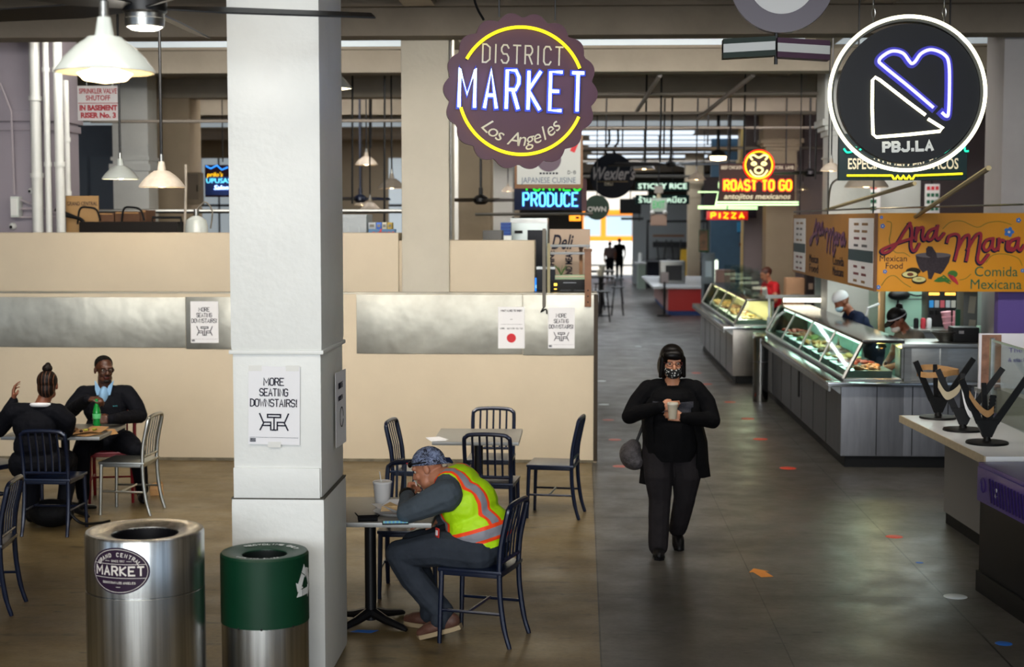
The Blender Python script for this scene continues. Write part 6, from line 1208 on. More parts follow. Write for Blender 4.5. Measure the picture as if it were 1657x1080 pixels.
sh = thing('steel_shelving', 'steel shelf unit behind the worker in the white cap', 'shelf', (3.95, 21.2, 0))
for z in (.9, 1.15, 1.40, 1.64): MB().bb((-.2, 0, z), (.35, .4, z + .025)).build('shelf', STEEL, sh)
for xx in (-.2, .33): MB().bb((xx, 0, 0), (xx + .03, .03, 1.9)).build('upright', STEEL, sh)
MB().bb((-.2, .38, 0), (.35, .4, 1.9)).build('back_sheet', GREYM, sh)
kb = struct(MB().bb((3.4, 22.6, 0), (6.5, 22.7, 2.55)).build('wall_kitchen', mat('grey_kitchen_wall', '#7d8886', .5, .3, noise=.15, ns=3))); kw = struct(MB().bb((5.1, 16, 0), (5.2, 22.6, 2.55)).build('wall_kitchen_side', mat('kitchen_tiles', '#8b938f', .4)))
lamp('kitchen_light', 'AREA', (4.2, 18.6, 2.5), 60, (.85, 1, .95), (0, 0, 0), (1.2, 3))
sd2 = thing('soda_dispenser', 'black soda dispenser with a row of drink labels and lit top', 'drink dispenser', (4.30, 18.6, 0)); MB().bb((-.17, 0, 1.05), (.17, .35, 1.66), .01).build('cabinet', BLACKM, sd2); MB().bb((-.25, -.1, 0), (.25, .45, 1.05), .01).build('stand', STEEL, sd2)
for k, c_ in enumerate(('#2f8ad0', '#9a9aa0', '#b0505a', '#a0a6ac', '#a8a49c')): MB().box((-.13 + k * .065, -.004, 1.50), (.05, .01, .085)).build('drink_label', mat('drink_label', c_, .4), sd2); MB().box((-.13 + k * .065, -.03, 1.40), (.03, .06, .05)).build('nozzle', BLACK, sd2)
for dx in (-.1, .09): MB().box((dx, -.006, 1.62), (.12, .01, .03)).build('lit_strip', glow('amber_lit', '#ffb648', 2.5), sd2)
for k, (dx, tl, lb) in enumerate(((-.035, -.12, 'left'), (.055, .14, 'right'))):
    c_ = Vector((4.31 + dx, 18.2, 1.235)); t = thing('cup_stack', f'{lb} stack of pink paper cups by the soda dispenser', 'cup stack', tuple(c_), 0, 'pink cup stacks'); MB(RY(tl)).lathe([(.001, 0), (.038, 0), (.05, .06), (.052, .065), (.045, .068), (.055, .13), (.058, .14), (.05, .142), (.06, .2), (.001, .2)], n=20).build('cups', mat('pink_paper_cup', '#d79aa6', .6), t)
bk2 = thing('prep_counter', 'steel prep counter holding the pink cups', 'counter', (4.3, 18.0, 0)); MB().bb((-.45, 0, 0), (.5, .5, 1.2), .01).build('cabinet', GREYM, bk2); MB().bb((-.47, -.02, 1.2), (.52, .52, 1.232), .006).build('worktop', STEEL, bk2)
for k, (dx, c_, lb) in enumerate(((-.3, '#c03040', 'red'), (-.23, '#d8d8dc', 'white'), (-.38, '#15151a', 'black'))): t = thing('canister', f'small {lb} canister left of the pink cups', 'canister', (4.3 + dx, 18.25, 1.233)); MB().lathe([(.001, 0), (.03, 0), (.03, .10), (.02, .12), (.001, .12)], n=16).build('body', mat('canister_' + lb, c_, .4), t)
sf2 = thing('rack', 'tall rack with paper notices left of the purple partition', 'rack', (4.06, 16.6, 0)); MB().bb((0, 0, 0), (.15, .3, 1.80), .01).build('frame', mat('rack_paint', '#5d625c', .5), sf2)
for z in (1.35, 1.6): MB().box((.09, -.004, z), (.07, .006, .18), RZ(.0) @ RY(.1)).build('notice', mat('notice_paper', '#9a9784', .7), sf2)
MB().box((-.06, -.01, 1.3), (.05, .02, .5)).build('bottle_rack', mat('green_bottles', '#1d5a34', .3), sf2)
struct(MB().bb((4.20, 15.76, 0), (6.2, 15.9, 2.40)).build('wall_partition', PURPLEW))
# boxes and wares beyond
for k, (x, y, sx, sy, z0, z1, c_, lb) in enumerate(((3.5, 25.6, .3, .3, 0, 1.55, '#b08a66', 'tall tan box stack left of the white capped worker'), (3.72, 25.4, .14, .3, 0, 1.78, '#1a1414', 'black equipment tower beside the tan box stack'), (3.98, 25.2, .3, .3, 0, 1.50, '#c8a27c', 'pale cardboard box right of the black equipment tower'))):
    t = thing('storage_box', lb, 'box', (x, y, z0)); MB().bb((-sx / 2, -sy / 2, 0), (sx / 2, sy / 2, z1 - z0), .01).build('carton', mat('carton', c_, .6, noise=.1), t)
    MB().box((0, -sy / 2 - .002, (z1 - z0) * .8), (sx * .5, .004, .10)).build('carton_label', mat('carton_label', '#7a6a58', .6), t)
for k in range(4):
    yy = 24.3 + k * 1.1; t = thing('acrylic_divider', f'{ORD[k]} clear acrylic divider standing on the far glass case', 'divider', (2.72, yy, 1.302), 0, 'acrylic dividers on the far case'); MB().box((0, 0, .2), (.36, .008, .4)).build('sheet', GLASS, t); MB().box((0, 0, .01), (.3, .05, .015)).build('foot', GLASS, t)
lt = thing('light_bar', 'lit white tube over the end of the long glass case', 'light', tuple(P(1302, 486, 22.3))); MB().cyl((-.30, 0, 0), (.30, 0, 0), .028, None, 10).build('tube', glow('tube_white', '#fff6d8', 5), lt); MB().box((0, .03, .05), (1.1, .06, .05)).build('rail', STEEL, lt); MB().box((-.5, .03, -.12), (.03, .03, .35)).build('stand', STEEL, lt); MB().box((.5, .03, -.12), (.03, .03, .35)).build('stand', STEEL, lt); MB().bb((-.53, .0, -1.37), (-.47, .06, -.25)).bb((.47, .0, -1.37), (.53, .06, -.25)).build('leg_posts', STEEL, lt)
# ================================================================ white counter at the right edge
wc = thing('white_counter', 'white topped counter holding three black forked stands', 'counter', (2.72, 10.47, 0), .054)
MB().bb((.012, .0, .865), (.70, 2.2, .905), .003).build('worktop', WHITEC, wc); MB().bb((0, 0, .85), (.012, 2.2, .905)).bb((0, 2.2, .85), (.7, 2.212, .905)).build('plywood_edge', PLY, wc)
MB().bb((.40, .1, .10), (.68, 2.28, .85)).build('front_panel', mat('grey_counter_panel', '#6b6966', .6), wc); MB().bb((.42, .1, 0), (.68, 2.28, .10)).build('kick_base', KICK, wc)
tw = struct(MB().bb((3.42, 8.2, 0), (3.5, 12.8, 1.12)).build('wall_splashback', mat('beige_tile', '#a59c8c', .35)))
sgd = thing('sneeze_guard', 'clear glass sneeze guard along the back of the white counter', 'glass guard', (3.32, 9.4, .905)); MB().bb((0, 0, 0), (.008, 3.25, .62)).build('pane', GLASS, sgd); MB().bb((-.004, 0, .615), (.012, 3.25, .63)).build('top_edge', mat('glass_edge', '#8fa8a0', .2), sgd); MB().bb((-.01, 3.2, 0), (.02, 3.25, .64)).build('end_post', STEEL, sgd)
for yy in (.6, 1.9): MB().bb((-.012, yy, 0), (.02, yy + .03, .06)).build('clamp', STEEL, sgd)
sgp = thing('sneeze_guard', 'short glass pane set before the guard near the purple grille', 'glass guard', (3.22, 9.9, .905)); MB().bb((0, 0, 0), (.008, .9, .22)).build('pane', GLASS, sgp)
ad = thing('counter_sign', 'white and brown advertising board behind the glass guard', 'sign', (3.62, 12.95, .9)); MB().box((.06, 0, .43), (.76, .03, .46), None, .004).build('board', mat('white_board', '#c5c5cc', .4), ad); MB().box((-.22, -.017, .43), (.16, .004, .44)).build('photo_panel', mat('brown_photo', '#8a6450', .5, noise=.5, ns=9), ad); MB().bb((-.32, -.14, .16), (.44, .12, .2)).build('shelf', STEEL, ad); MB().bb((-.3, -.05, 0), (.42, .05, .16)).build('base_box', STEEL, ad)
PI_ = mat('violet_ink', '#4a3a9a', .5); Fa = FR((0, -.018, 0)); txt('The #1 Best', .055, PI_, ad, Fa @ T(.10, .52, 0), width=.36); txt('& snacks', .05, PI_, ad, Fa @ T(.0, .44, 0), width=.16); MB().prism([(.035 * math.cos(i * .2618), .07 * math.sin(i * .2618)) for i in range(24)], .002, Fa @ T(.24, .32, 0)).build('violet_oval', PI_, ad)
cu_ = thing('clear_cup', 'clear cup at the right edge below the purple partition', 'cup', (3.76, 12.8, 1.12)); MB().lathe([(.001, 0), (.035, 0), (.05, .5), (.047, .5), (.03, .01)], n=20).build('cup', glass('cup_plastic', '#e8e0c8', .08), cu_)
yl = tag(MB().box((3.405, 10.95, 1.05), (.02, .1, .11)).build('yellow_tag', mat('yellow_label', '#d8b81c', .5)), 'yellow label on the splashback at the right edge', 'label')
def forked_stand(px, py, lb, rz, seed):
    g = G(px, py, .906); t = thing('forked_stand', lb, 'display stand', (g.x, g.y, .906), rz, 'forked stands on the white counter'); MB().lathe([(.001, 0), (.148, 0), (.15, .006), (.145, .016), (.03, .022), (.022, .05), (.001, .05)], n=40).build('base', BLACK, t)
    MB().prism([(-.03, .045), (.03, .045), (.085, .17), (-.085, .17)], .035, FR((0, .018, 0)), 0).build('body', BLACK, t)
    for sx, ln, lean in ((-1, .34, .42), (1, .40, .60), (.25, .20, .12)):
        ser = abs(sx) < .5; M = FR((sx * .055, .0, .15)) @ RZ(-lean * (1 if sx > 0 else -1))
        mb = MB()
        if ser: pts = [(-.018, 0)] + [(.018 + (.006 if i % 2 else 0), ln * i / 16) for i in range(17)] + [(-.018 - (.006 if i % 2 else 0), ln * i / 16) for i in range(16, 0, -1)]
        else: pts = [(-.026, 0), (.026, 0), (.022, ln), (-.022, ln)]
        mb.prism(pts, .014, M, -.007).build('arm', BLACK, t)
    MB().prism([(-.02, 0), (.02, 0), (.017, .28), (-.017, .28)], .014, FR((.0, .05, .15), 0, -.2), -.007).build('arm', BLACK, t)
    return t
st = [forked_stand(1518, 677, 'farthest of three black forked stands on the white counter', .1, 0), forked_stand(1558, 697, 'middle one of three black forked stands on the white counter', -.15, 1), forked_stand(1597, 718, 'nearest of three black forked stands, by the purple grille', .05, 2)]
def strip(lb, root, pts, w_, m, name='paper_strip'):
    t = thing(name, lb, 'paper strip', root.location, 0, 'paper strips on the forked stands'); a = spline(pts, 5); R_1 = [[p + Vector((0, 0, -w_ / 2)), p + Vector((0, .002, -w_ / 2)), p + Vector((0, .002, w_ / 2)), p + Vector((0, 0, w_ / 2))] for p in a]; MB().rings(R_1).build('band', m, t, ang=50)
strip('brown paper band looped round the farthest forked stand', st[0], [(-.17, .03, .36), (-.12, -.07, .355), (.0, -.08, .36), (.1, -.02, .37), (.17, .07, .37), (.0, .10, .40), (-.12, .08, .40), (-.17, .03, .37)], .045, CARD)
strip('cream paper band hanging on the middle forked stand', st[1], [(-.20, -.03, .36), (-.14, -.05, .27), (-.06, -.05, .31), (-.03, -.05, .37)], .06, mat('cream_paper', '#b3a68a', .7)); strip('white paper band folded down the middle forked stand', st[1], [(-.03, -.04, .36), (.0, -.06, .2), (.05, -.06, .13), (.08, -.05, .3)], .05, PAPER)
strip('brown paper band knotted on the nearest forked stand', st[2], [(-.14, -.03, .36), (-.09, -.05, .28), (-.02, -.06, .22), (.03, -.05, .25)], .05, CARD)
# ---- black cabinet with purple grille
bc_ = thing('black_cabinet', 'black cabinet with purple top and vent grille at the right edge', 'cabinet', (2.84, 8.73, 0), .09); MB().bb((0, 0, 0), (.55, 1.7, .83), .008).build('body', BLACK, bc_); MB().bb((-.015, -.01, 0), (.55, 1.71, .14), .004).build('plinth', KICK, bc_)
MB().bb((-.03, .1, .83), (.55, 1.66, .885), .01).build('top', PURPLE, bc_)
gr = MB().bb((-.045, .60, .63), (.0, 1.64, .86), .012).build('grille', PURPLE, bc_)
for k in range(14): MB().box((-.048, (.66 + k * .055), .735), (.01, .016, .16), RX(-.3)).build('vent_slot', mat('dark_purple', '#1c0e40', .4), gr)
MB().lathe([(.05, 0), (.052, .004), (.045, .006)], (-.046, 1.52, .75), 20, R=RY(-PI / 2)).build('emblem', mat('dark_purple_emblem', '#2a1660', .4), gr)
for z in (.72, .76): MB().box((-.05, 1.27, z), (.004, .03, .022), RX(.5)).build('screw_cap', WHITEV, gr)
pc_ = thing('paper_scrap', 'white paper scrap on the purple cabinet top at the right edge', 'paper', (3.12, 9.6, .886)); MB().box((0, 0, .004), (.12, .2, .003), RZ(.3)).box((.03, .03, .008), (.1, .1, .003), RZ(-.4)).build('paper', PAPER, pc_)
# ================================================================ behind the beige wall, left
struct(MB().bb((-6.75, 17.2, 0), (-5.86, 17.9, 5.0), .02).bb((-6.8, 17.14, 3.60), (-5.82, 17.96, 3.72), .02).bb((-6.77, 17.17, 3.5), (-5.84, 17.93, 3.58), .01).build('column', mat('lavender_lit_white_tint', '#989099', .6, noise=.06, ns=3)))  # lavender light tinted into the white pilaster's colour
struct(MB().bb((-6.62, 17.18, 1.9), (-6.0, 17.2, 3.3), .005).build('trim_7', mat('lavender_lit_white_tint', '#989099', .6)))
struct(MB().bb((-6.72, 22.0, 0), (-6.2, 22.5, 5.0), .02).bb((-6.76, 21.95, 3.2), (-6.16, 22.5, 3.3)).bb((-6.74, 21.97, 3.35), (-6.18, 22.5, 3.4)).build('column', WHITEP))
sf_ = struct(MB().bb((-14, 24.4, 0), (-6.7, 24.6, 4.0)).build('wall_shop', mat('blue_grey_shopfront', '#4b5563', .4, noise=.15, ns=1.5)))
for k in range(4): x = -8.9 + k * .55; struct(MB().bb((x, 24.36, 2.4), (x + .5, 24.4, 3.5)).build(f'window_{k + 20}', mat('dim_glazing', '#5d6876', .15)))
def crate(name, lb, cat, a, b, m, parts=()):
    c_ = Vector(((a[0] + b[0]) / 2, (a[1] + b[1]) / 2, a[2])); t = thing(name, lb, cat, tuple(c_)); s_ = [abs(b[i] - a[i]) for i in range(3)]
    MB().box((0, 0, s_[2] / 2), s_, None, min(.012, min(s_) * .1)).build('carcass', m, t)
    for nm, c2, s2, m2 in parts: MB().box((c2[0], c2[1], c2[2]), s2, None, 0).build(nm, m2, t)
    return t
def pbox(name, lb, cat, x0, y0, x1, y1, Y, dep, m, parts=None, z0=None):
    a, b = P(x0, y1, Y), P(x1, y0, Y); A = (a.x, Y, a.z if z0 is None else z0); B = (b.x, Y + dep, b.z); w_, h_ = b.x - a.x, b.z - A[2]
    return crate(name, lb, cat, A, B, m, [(nm, (cx_ * w_, -dep / 2 - .004, cz * h_), (sx * w_, .012, sz * h_), mm) for nm, cx_, cz, sx, sz, mm in (parts or [])])
CDB = mat('worn_cardboard', '#5e3f28', .8, noise=.2, ns=10); DKB = mat('dark_bench_paint', '#17120f', .6)
pbox('bench', 'long black bench top behind the beige wall, left', 'bench', 128, 359, 287, 380, 17.0, .7, DKB, [('front_rail', 0, .5, .98, .3, BLACK)], 0)
for x0, x1, y0, lb in ((137, 184, 345, 'left cardboard box on the black bench'), (186, 226, 343, 'middle cardboard box on the black bench'), (227, 236, 340, 'small upright carton on the black bench')): pbox('cardboard_box', lb, 'box', x0, y0, x1, 359.5, 17.25, .4, CDB, [('flap', 0, .9, .9, .15, CARD)])
for x0, lb in ((196, 'black wire handle on the right cardboard box'), (125, 'black wire handle at the left end of the bench')):
    a = P(x0, 340, 17.2); t = thing('wire_handle', lb, 'handle', tuple(a)); MB().tube(spline([(0, 0, -.16), (.03, 0, .01), (.12, 0, .03), (.22, 0, .0), (.26, 0, -.12)], 5), .012, 6).build('wire', BLACK, t)
rk = thing('rail', 'black rail in front of the tan column', 'rail', tuple(P(247, 358, 17.1))); MB().tube([(0, 0, -.05), (0, 0, .04), (.32, 0, .04), (.32, 0, -.05)], .014, 6).build('bar', BLACK, rk)
tk = thing('water_tank', 'white round tank standing behind the beige wall', 'tank', (*P(318, 370, 17.3).xy, 1.4)); MB().lathe([(.001, 0), (.12, 0), (.13, .03), (.13, 1.02), (.11, 1.10), (.05, 1.14), (.001, 1.15)], n=32).build('vessel', ENAMEL, tk); MB().cyl((0, 0, 1.14), (0, 0, 1.22), .03, None, 12).build('valve', STEEL, tk); MB().tube(spline([(0, 0, 1.2), (.1, 0, 1.3), (.18, 0, 1.2), (.16, 0, 1.0)], 6), .01, 6).build('hose', mat('hose_grey', '#6b665c', .6), tk); MB().tube([(-.14, -.05, .6), (-.10, -.05, 1.5), (-.1, -.05, 1.72)], .014, 6).build('pipe_riser', ENAMELO, tk)
MB().bb((-.13, -.1, -1.4), (.13, .1, 0)).build('stand', GREYM, tk)
jb = pbox('junction_box', 'worn grey junction box on the tan column', 'electrical box', 303, 279, 323, 331, 23.15, .25, mat('worn_grey_box', '#6d604c', .6, noise=.2), [('cover', 0, .55, .8, .8, mat('box_cover', '#574b3b', .6)), ('switch', .3, .5, .1, .2, BLACK)])
jb2 = pbox('junction_box', 'pale junction box on the lavender lit pilaster', 'electrical box', 17, 318, 29, 352, 17.0, .14, ENAMEL, [('cover', 0, .5, .8, .8, WHITEP)])
for k, (pts, lb) in enumerate((([(0, 135), (18, 180), (23, 315)], 'thin conduit running down the pilaster'), ([(29, 322), (90, 345)], 'upper conduit from the pale junction box'), ([(29, 338), (88, 339)], 'middle conduit from the pale junction box'), ([(29, 352), (92, 350)], 'lower conduit from the pale junction box'))):
    t = thing('conduit', lb, 'conduit', tuple(P(*pts[0], 17.08))); o_ = Vector(P(*pts[0], 17.08)); MB().tube([P(*q, 17.08) - o_ for q in pts], .012, 6).build('tubing', mat('conduit_paint', '#a39aa0', .5), t)
hz = thing('hose', 'black hoses looping off the right end of the conduits', 'hose', tuple(P(92, 345, 17.05))); MB().tube(spline([(0, 0, 0), (.12, 0, -.03), (.25, 0, -.06), (.3, 0, -.1)], 5), .022, 6).build('hose_run', BLACK, hz); MB().tube(spline([(-.02, 0, .04), (.1, 0, .0), (.2, 0, -.04)], 5), .018, 6).build('hose_run', BLACK, hz)
dm = thing('camera_dome', 'small dome camera on the lavender lit pilaster', 'camera', tuple(P(51, 309, 17.16))); MB().ell((0, 0, 0), .035).build('dome', WHITEP, dm); MB().ell((-.012, -.028, -.005), .016).build('lens', BLACK, dm)
pd = thing('camera_dome', 'small dome camera low on the pilaster above the beige wall', 'camera', tuple(P(21, 366, 17.16))); MB().ell((0, 0, 0), .04).build('dome', WHITEP, pd); MB().ell((-.01, -.034, -.01), .018).build('lens', BLACK, pd)
# ---- windowed back wall seen between the columns
def panes(y, spans, z0, z1, wallm, x0, x1, ztop, nm0):
    b = MB(); xs = [x0] + [v for s_ in spans for v in s_] + [x1]
    for i in range(0, len(xs), 2): b.bb((xs[i], y, 0), (xs[i + 1], y + .2, ztop))
    for a, c in spans: b.bb((a, y, 0), (c, y + .2, z0)); b.bb((a, y, z1), (c, y + .2, ztop))
    struct(b.build('wall_windows', wallm))
    for i, (a, c) in enumerate(spans):
        g = struct(MB().bb((a, y + .12, z0), (c, y + .14, z1)).build(f'window_{nm0 + i}', DAYPANE)); fr = MB()
        for f in (.33, .62): fr.bb((a, y + .08, z0 + (z1 - z0) * f), (c, y + .12, z0 + (z1 - z0) * f + .06))
        fr.bb(((a + c) / 2 - .02, y + .08, z0), ((a + c) / 2 + .02, y + .12, z1)); fr.build('window_frame', mat('dark_frame_paint', '#3a3a3e', .5), g)
panes(40, [(-15.0, -14.2), (-11.9, -10.9), (-9.9, -9.0), (-7.4, -6.55), (-5.0, -4.2), (-3.2, -2.5)], .8, 4.1, TAN, -15.5, -1.6, 4.56, 30)
sh2 = pbox('plastic_sheet', 'pale plastic sheet draped over crates between the columns', 'plastic sheet', 546, 347, 593, 384, 17.0, .5, mat('milky_plastic', '#8f979b', .35, bump=.8, bs=8), [('fold', -.1, .5, .03, .9, mat('milky_fold', '#a9b0b3', .3)), ('fold', .25, .5, .03, .9, mat('milky_fold', '#a9b0b3', .3))], 0)
pr_ = pbox('produce_sign', 'blue stall board with red lettering between the columns', 'sign', 596, 371, 640, 385, 16.95, .08, mat('blue_board', '#3f6f9c', .5), None, 0); c0 = P(618, 379, 16.95); txt('oduce', .14, mat('red_lettering', '#c8281e', .5), pr_, T(-pr_.location.x, -pr_.location.y, -pr_.location.z) @ FR((c0.x, 16.944, c0.z)), bold=.004, shear=.3, width=.27)
for x0, x1, c_, lb in ((596, 608, '#b5bcc0', 'white carton on the stall board'), (609, 617, '#3a6fd0', 'blue box on the stall board'), (618, 626, '#c9c4b0', 'cream box on the stall board'), (627, 634, '#c8a83a', 'yellow box on the stall board')): pbox('goods_box', lb, 'box', x0, 360, x1, 371, 17.05, .15, mat('goods_paint', c_, .5), [('box_label', 0, .5, .6, .4, mat('goods_label', '#7a7468', .5))])
struct(MB().cyl((-6.3, 18, P(560, 342, 18).z), (-1.9, 18, P(640, 342, 18).z), .025, None, 8).build('rail_pipe', STEEL))
# ---- stall with the appliances between the second column and the aisle
pbox('ice_machine', 'pale steel ice machine with dark door beside the low wall', 'ice machine', 826, 353, 886, 470, 19.6, .7, mat('pale_steel', '#a3aeae', .35, .5), [('dark_door', .22, .49, .52, .9, mat('dark_door', '#14161e', .3)), ('slot', -.28, .93, .22, .015, BLACK), ('top_trim', 0, .985, 1, .02, STEEL)], 0)
pbox('grey_machine', 'grey counter machine left of the ice machine', 'machine', 781, 373, 812, 392, 17.4, .4, mat('grey_machine_paint', '#4a4a48', .5), [('screen', .3, .5, .2, .5, WHITEV)], 0)
for k in range(4): pbox('blue_crate', ('lowest', 'second', 'third', 'top')[k] + ' blue crate of the stack left of the ice machine', 'crate', 810, 376 - k * 5.2, 826, 381 - k * 5.2, 19.0, .3, mat('blue_crate_plastic', '#1c3f8c', .5), [('rim', 0, .9, 1.02, .15, BLUEF)])
pbox('white_bin', 'white bin under the blue crates', 'bin', 809, 381.5, 828, 392, 18.9, .4, ENAMEL, None, 0)
struct(MB().bb((-2.32, 26, 0), (-1.98, 26.4, 4.6), .02).build('column', WHITEP))
db = pbox('deli_board', 'tan stall board reading Deli behind the wall end', 'sign', 889, 371, 955, 470, 18.2, .1, mat('tan_board', '#a38f7c', .6), None, 0); k = 18.2 / FPX; c0 = P(908, 393, 18.2); FI = T(-db.location.x, -db.location.y, -db.location.z); txt('Deli', .24, INK, db, FI @ FR((c0.x, 18.195, c0.z)), shear=.35, bold=.004, width=36 * k)
c0 = P(921, 428, 18.2); txt('AND MEAT', .11, INK, db, FI @ FR((c0.x, 18.195, c0.z), 0, 0, PI / 2), bold=.003, width=44 * k); c0 = P(893, 418, 18.2); txt('FINE', .09, INK, db, FI @ FR((c0.x, 18.195, c0.z), 0, 0, PI / 2), bold=.003, width=24 * k)
for py in (398, 410): c0 = P(922, py, 17.4); t = thing('glass_shelf', ('upper' if py == 398 else 'lower') + ' grey shelf bar before the deli board', 'shelf', tuple(c0)); MB().box((0, 0, 0), (.46, .25, .025), None, .004).build('plate', mat('shelf_grey', '#8a8e92', .3), t); MB().box((.20, .05, -.02), (.02, .02, .05)).build('bracket', STEEL, t)
wp = pbox('wooden_post', 'orange brown post holding the shelf bars', 'post', 937, 397, 943, 470, 17.5, .06, mat('orange_wood', '#8a5a22', .5, noise=.2), [('cap', 0, .99, 1.3, .02, WOOD)], 0)
a, b = P(946, 497, WY - .03), P(957, 405, WY - .03); bp_ = thing('wooden_post', 'brown strap post bolted to the end of the steel band', 'post', ((a.x + b.x) / 2, WY - .03, a.z)); h = b.z - a.z; MB().box((0, 0, h / 2), (.068, .03, h), None, .004).build('strap', mat('brown_strap', '#7a5236', .55, noise=.15), bp_); MB().box((0, 0, h), (.085, .05, .03)).build('cap', WOOD, bp_)
for z in (.05, .11, .17): MB().cyl((0, -.022, z), (0, -.014, z), .008, None, 8).build('bolt', BLACK, bp_)
a, b = P(876, 497, WY - .02), P(885, 370, WY - .02); mp_ = thing('metal_post', 'perforated metal post fixed to the steel band', 'post', ((a.x + b.x) / 2, WY - .02, a.z)); h = b.z - a.z; MB().box((0, 0, h / 2), (.035, .02, h)).build('channel', mat('worn_galvanised', '#5c5850', .5, .6), mp_); MB().box((.045, .06, h * .45), (.03, .02, h * .72)).build('second_channel', mat('cream_channel', '#9a9068', .5), mp_)
MB().tube(spline([(0, -.01, .0), (-.03, -.03, -.05), (.02, -.03, -.02), (.03, -.03, -.07)], 4), .008, 6).build('wire_end', BLACK, mp_)
em = pbox('espresso_machine', 'black coffee machine with lit buttons at the wall end', 'coffee machine', 887, 453, 957, 477, 16.1, .35, BLACK, [('lit_button', -.33, .6, .07, .2, glow('amber_button', '#ffc83a', 2.5)), ('lit_button', -.33, .22, .06, .08, glow('amber_button', '#ffc83a', 2.0)), ('handle', 0, .75, .3, .07, GREYM), ('drip_tray', .25, .1, .3, .1, BLACKM), ('drip_tray', -.1, .1, .25, .1, BLACKM)], 1.753)
pbox('tray', 'pale green tray on top of the black coffee machine', 'tray', 898, 446, 947, 453, 16.15, .25, mat('pale_green_tray', '#9fb893', .5), [('rim', 0, .7, 1.02, .3, mat('cream_rim', '#c9b79c', .5))], P(900, 453, 16.1).z + .002)
t = thing('small_plant', 'small green plant beside the coffee machine tray', 'plant', tuple(P(908, 446, 16.28)), 0); pm = MB()
for i in range(9): a_ = i * .7; pm.tube([(0, 0, 0), (.03 * math.cos(a_), .03 * math.sin(a_), .06), (.07 * math.cos(a_), .05 * math.sin(a_), .09 + .01 * (i % 3))], [.004, .007, .002], 5, flat=.4)
pm.build('leaves', mat('leaf_green', '#3f6a2a', .6), t)
for x0, x1, lb in ((864.5, 875, 'glowing blue screen beside the end of the low wall'), (880, 886, 'slim glowing blue panel by the coffee machine')): pbox('screen', lb, 'screen', x0, 450, x1, 476, 16.2, .06, glow('blue_screen', '#1c8cff', 1.1), [('bright_spot', 0, .35, .5, .25, glow('screen_spot', '#a8dcff', 1.5))], 1.753)
pbox('dark_unit', 'dark unit above the glowing blue screen', 'machine', 868, 432, 898, 449, 16.12, .3, mat('dark_unit', '#10151f', .4), [('top_edge', 0, .95, 1, .1, STEEL)], 1.753)
yl_ = pbox('lit_sign', 'small amber lit sign above the deli board', 'sign', 921, 347, 940, 358, 22, .1, glow('amber_sign', '#ff9a1c', 1.6), [('dark_band', .2, .5, .3, .3, BLACK)]); hanger(yl_, [yl_.location + Vector((0, .05, .1)), yl_.location + Vector((0, .05, 2.2))], .01)
aw = thing('white_sack', 'white sack slumped on the aisle floor past the low wall', 'sack', (.58, 47.2, 0)); MB().rings([[(-.2, -.15, 0), (.25, -.15, 0), (.25, .15, 0), (-.2, .15, 0)], [(-.2, -.1, .2), (.12, -.1, .18), (.12, .1, .18), (-.2, .1, .2)], [(-.2, -.03, .42), (-.1, -.03, .40), (-.1, .03, .40), (-.2, .03, .42)]]).build('sack', PAPER, aw)
# ---- far aisle: stools, tables, red counter, black stall
def stool(x, y, lb):
    t = thing('bar_stool', lb, 'stool', (x, y, 0), 0, 'dark stools by the far doorway'); MB().lathe([(.001, .72), (.17, .72), (.18, .75), (.001, .77)], n=20).build('seat', BLACKM, t)
    for i in range(4): a_ = PI / 4 + i * PI / 2; MB().tube([(.12 * math.cos(a_), .12 * math.sin(a_), .72), (.22 * math.cos(a_), .22 * math.sin(a_), 0)], .018, 6).build('leg', BLACKM, t)
for x, y, lb in ((.55, 38, 'nearest dark stool past the low wall'), (.95, 40.5, 'second dark stool past the low wall'), (.5, 43, 'third dark stool past the low wall'), (1.1, 46.2, 'fourth dark stool past the low wall')): stool(x, y, lb)
for x, y, lb in ((.5, 40.3, 'nearer dark high table past the low wall'), (.6, 44.6, 'farther dark high table past the low wall')):
    t = thing('high_table', lb, 'table', (x, y, 0)); MB().box((0, 0, 1.02), (.7, .9, .05), None, .01).build('tabletop', BLACKM, t); MB().cyl((0, 0, .03), (0, 0, 1.0), .05, None, 12).build('pedestal', BLACKM, t); MB().lathe([(.001, 0), (.28, 0), (.28, .03), (.05, .05)], n=20).build('base', BLACKM, t)
    MB().lathe([(.001, 1.046), (.08, 1.046), (.1, 1.2), (.001, 1.2)], n=14).build('condiment_pot', mat('pale_pot', '#c8c0a8', .5), t)
rcx = thing('red_counter', 'red fronted counter with white top and blue base', 'counter', (2.28, 40.6, 0)); MB().bb((0, 0, .12), (2.6, 7.5, .70)).build('red_panel', mat('bright_red_panel', '#bb1f1c', .45), rcx); MB().bb((.02, .02, 0), (2.6, 7.5, .12)).build('blue_base', mat('blue_base_paint', '#143a78', .5), rcx); MB().bb((-.4, -.06, .70), (2.65, 7.6, .76), .01).build('worktop', WHITEC, rcx); MB().bb((-.02, 0, .12), (-.001, 7.5, .70)).build('side_panel', mat('pale_side_panel', '#b08a86', .5), rcx)
nd_ = thing('napkin_dispenser', 'chrome napkin dispenser on the red counter', 'dispenser', (2.35, 42.6, .761)); MB().bb((-.2, -.2, 0), (.5, .3, .62), .06).build('casing', STEEL, nd_); MB().bb((-.05, -.21, .08), (.4, -.19, .5)).build('opening', BLACKM, nd_)
cs = thing('caution_cone', 'yellow folding caution sign beyond the red counter', 'caution sign', (3.5, 53, 0)); MB().rings([[(-.2, -.15, 0), (.2, -.15, 0), (.2, .15, 0), (-.2, .15, 0)], [(-.1, -.03, 1.5), (.1, -.03, 1.5), (.1, .03, 1.5), (-.1, .03, 1.5)]]).build('panel', mat('caution_yellow', '#e0b01c', .5), cs)
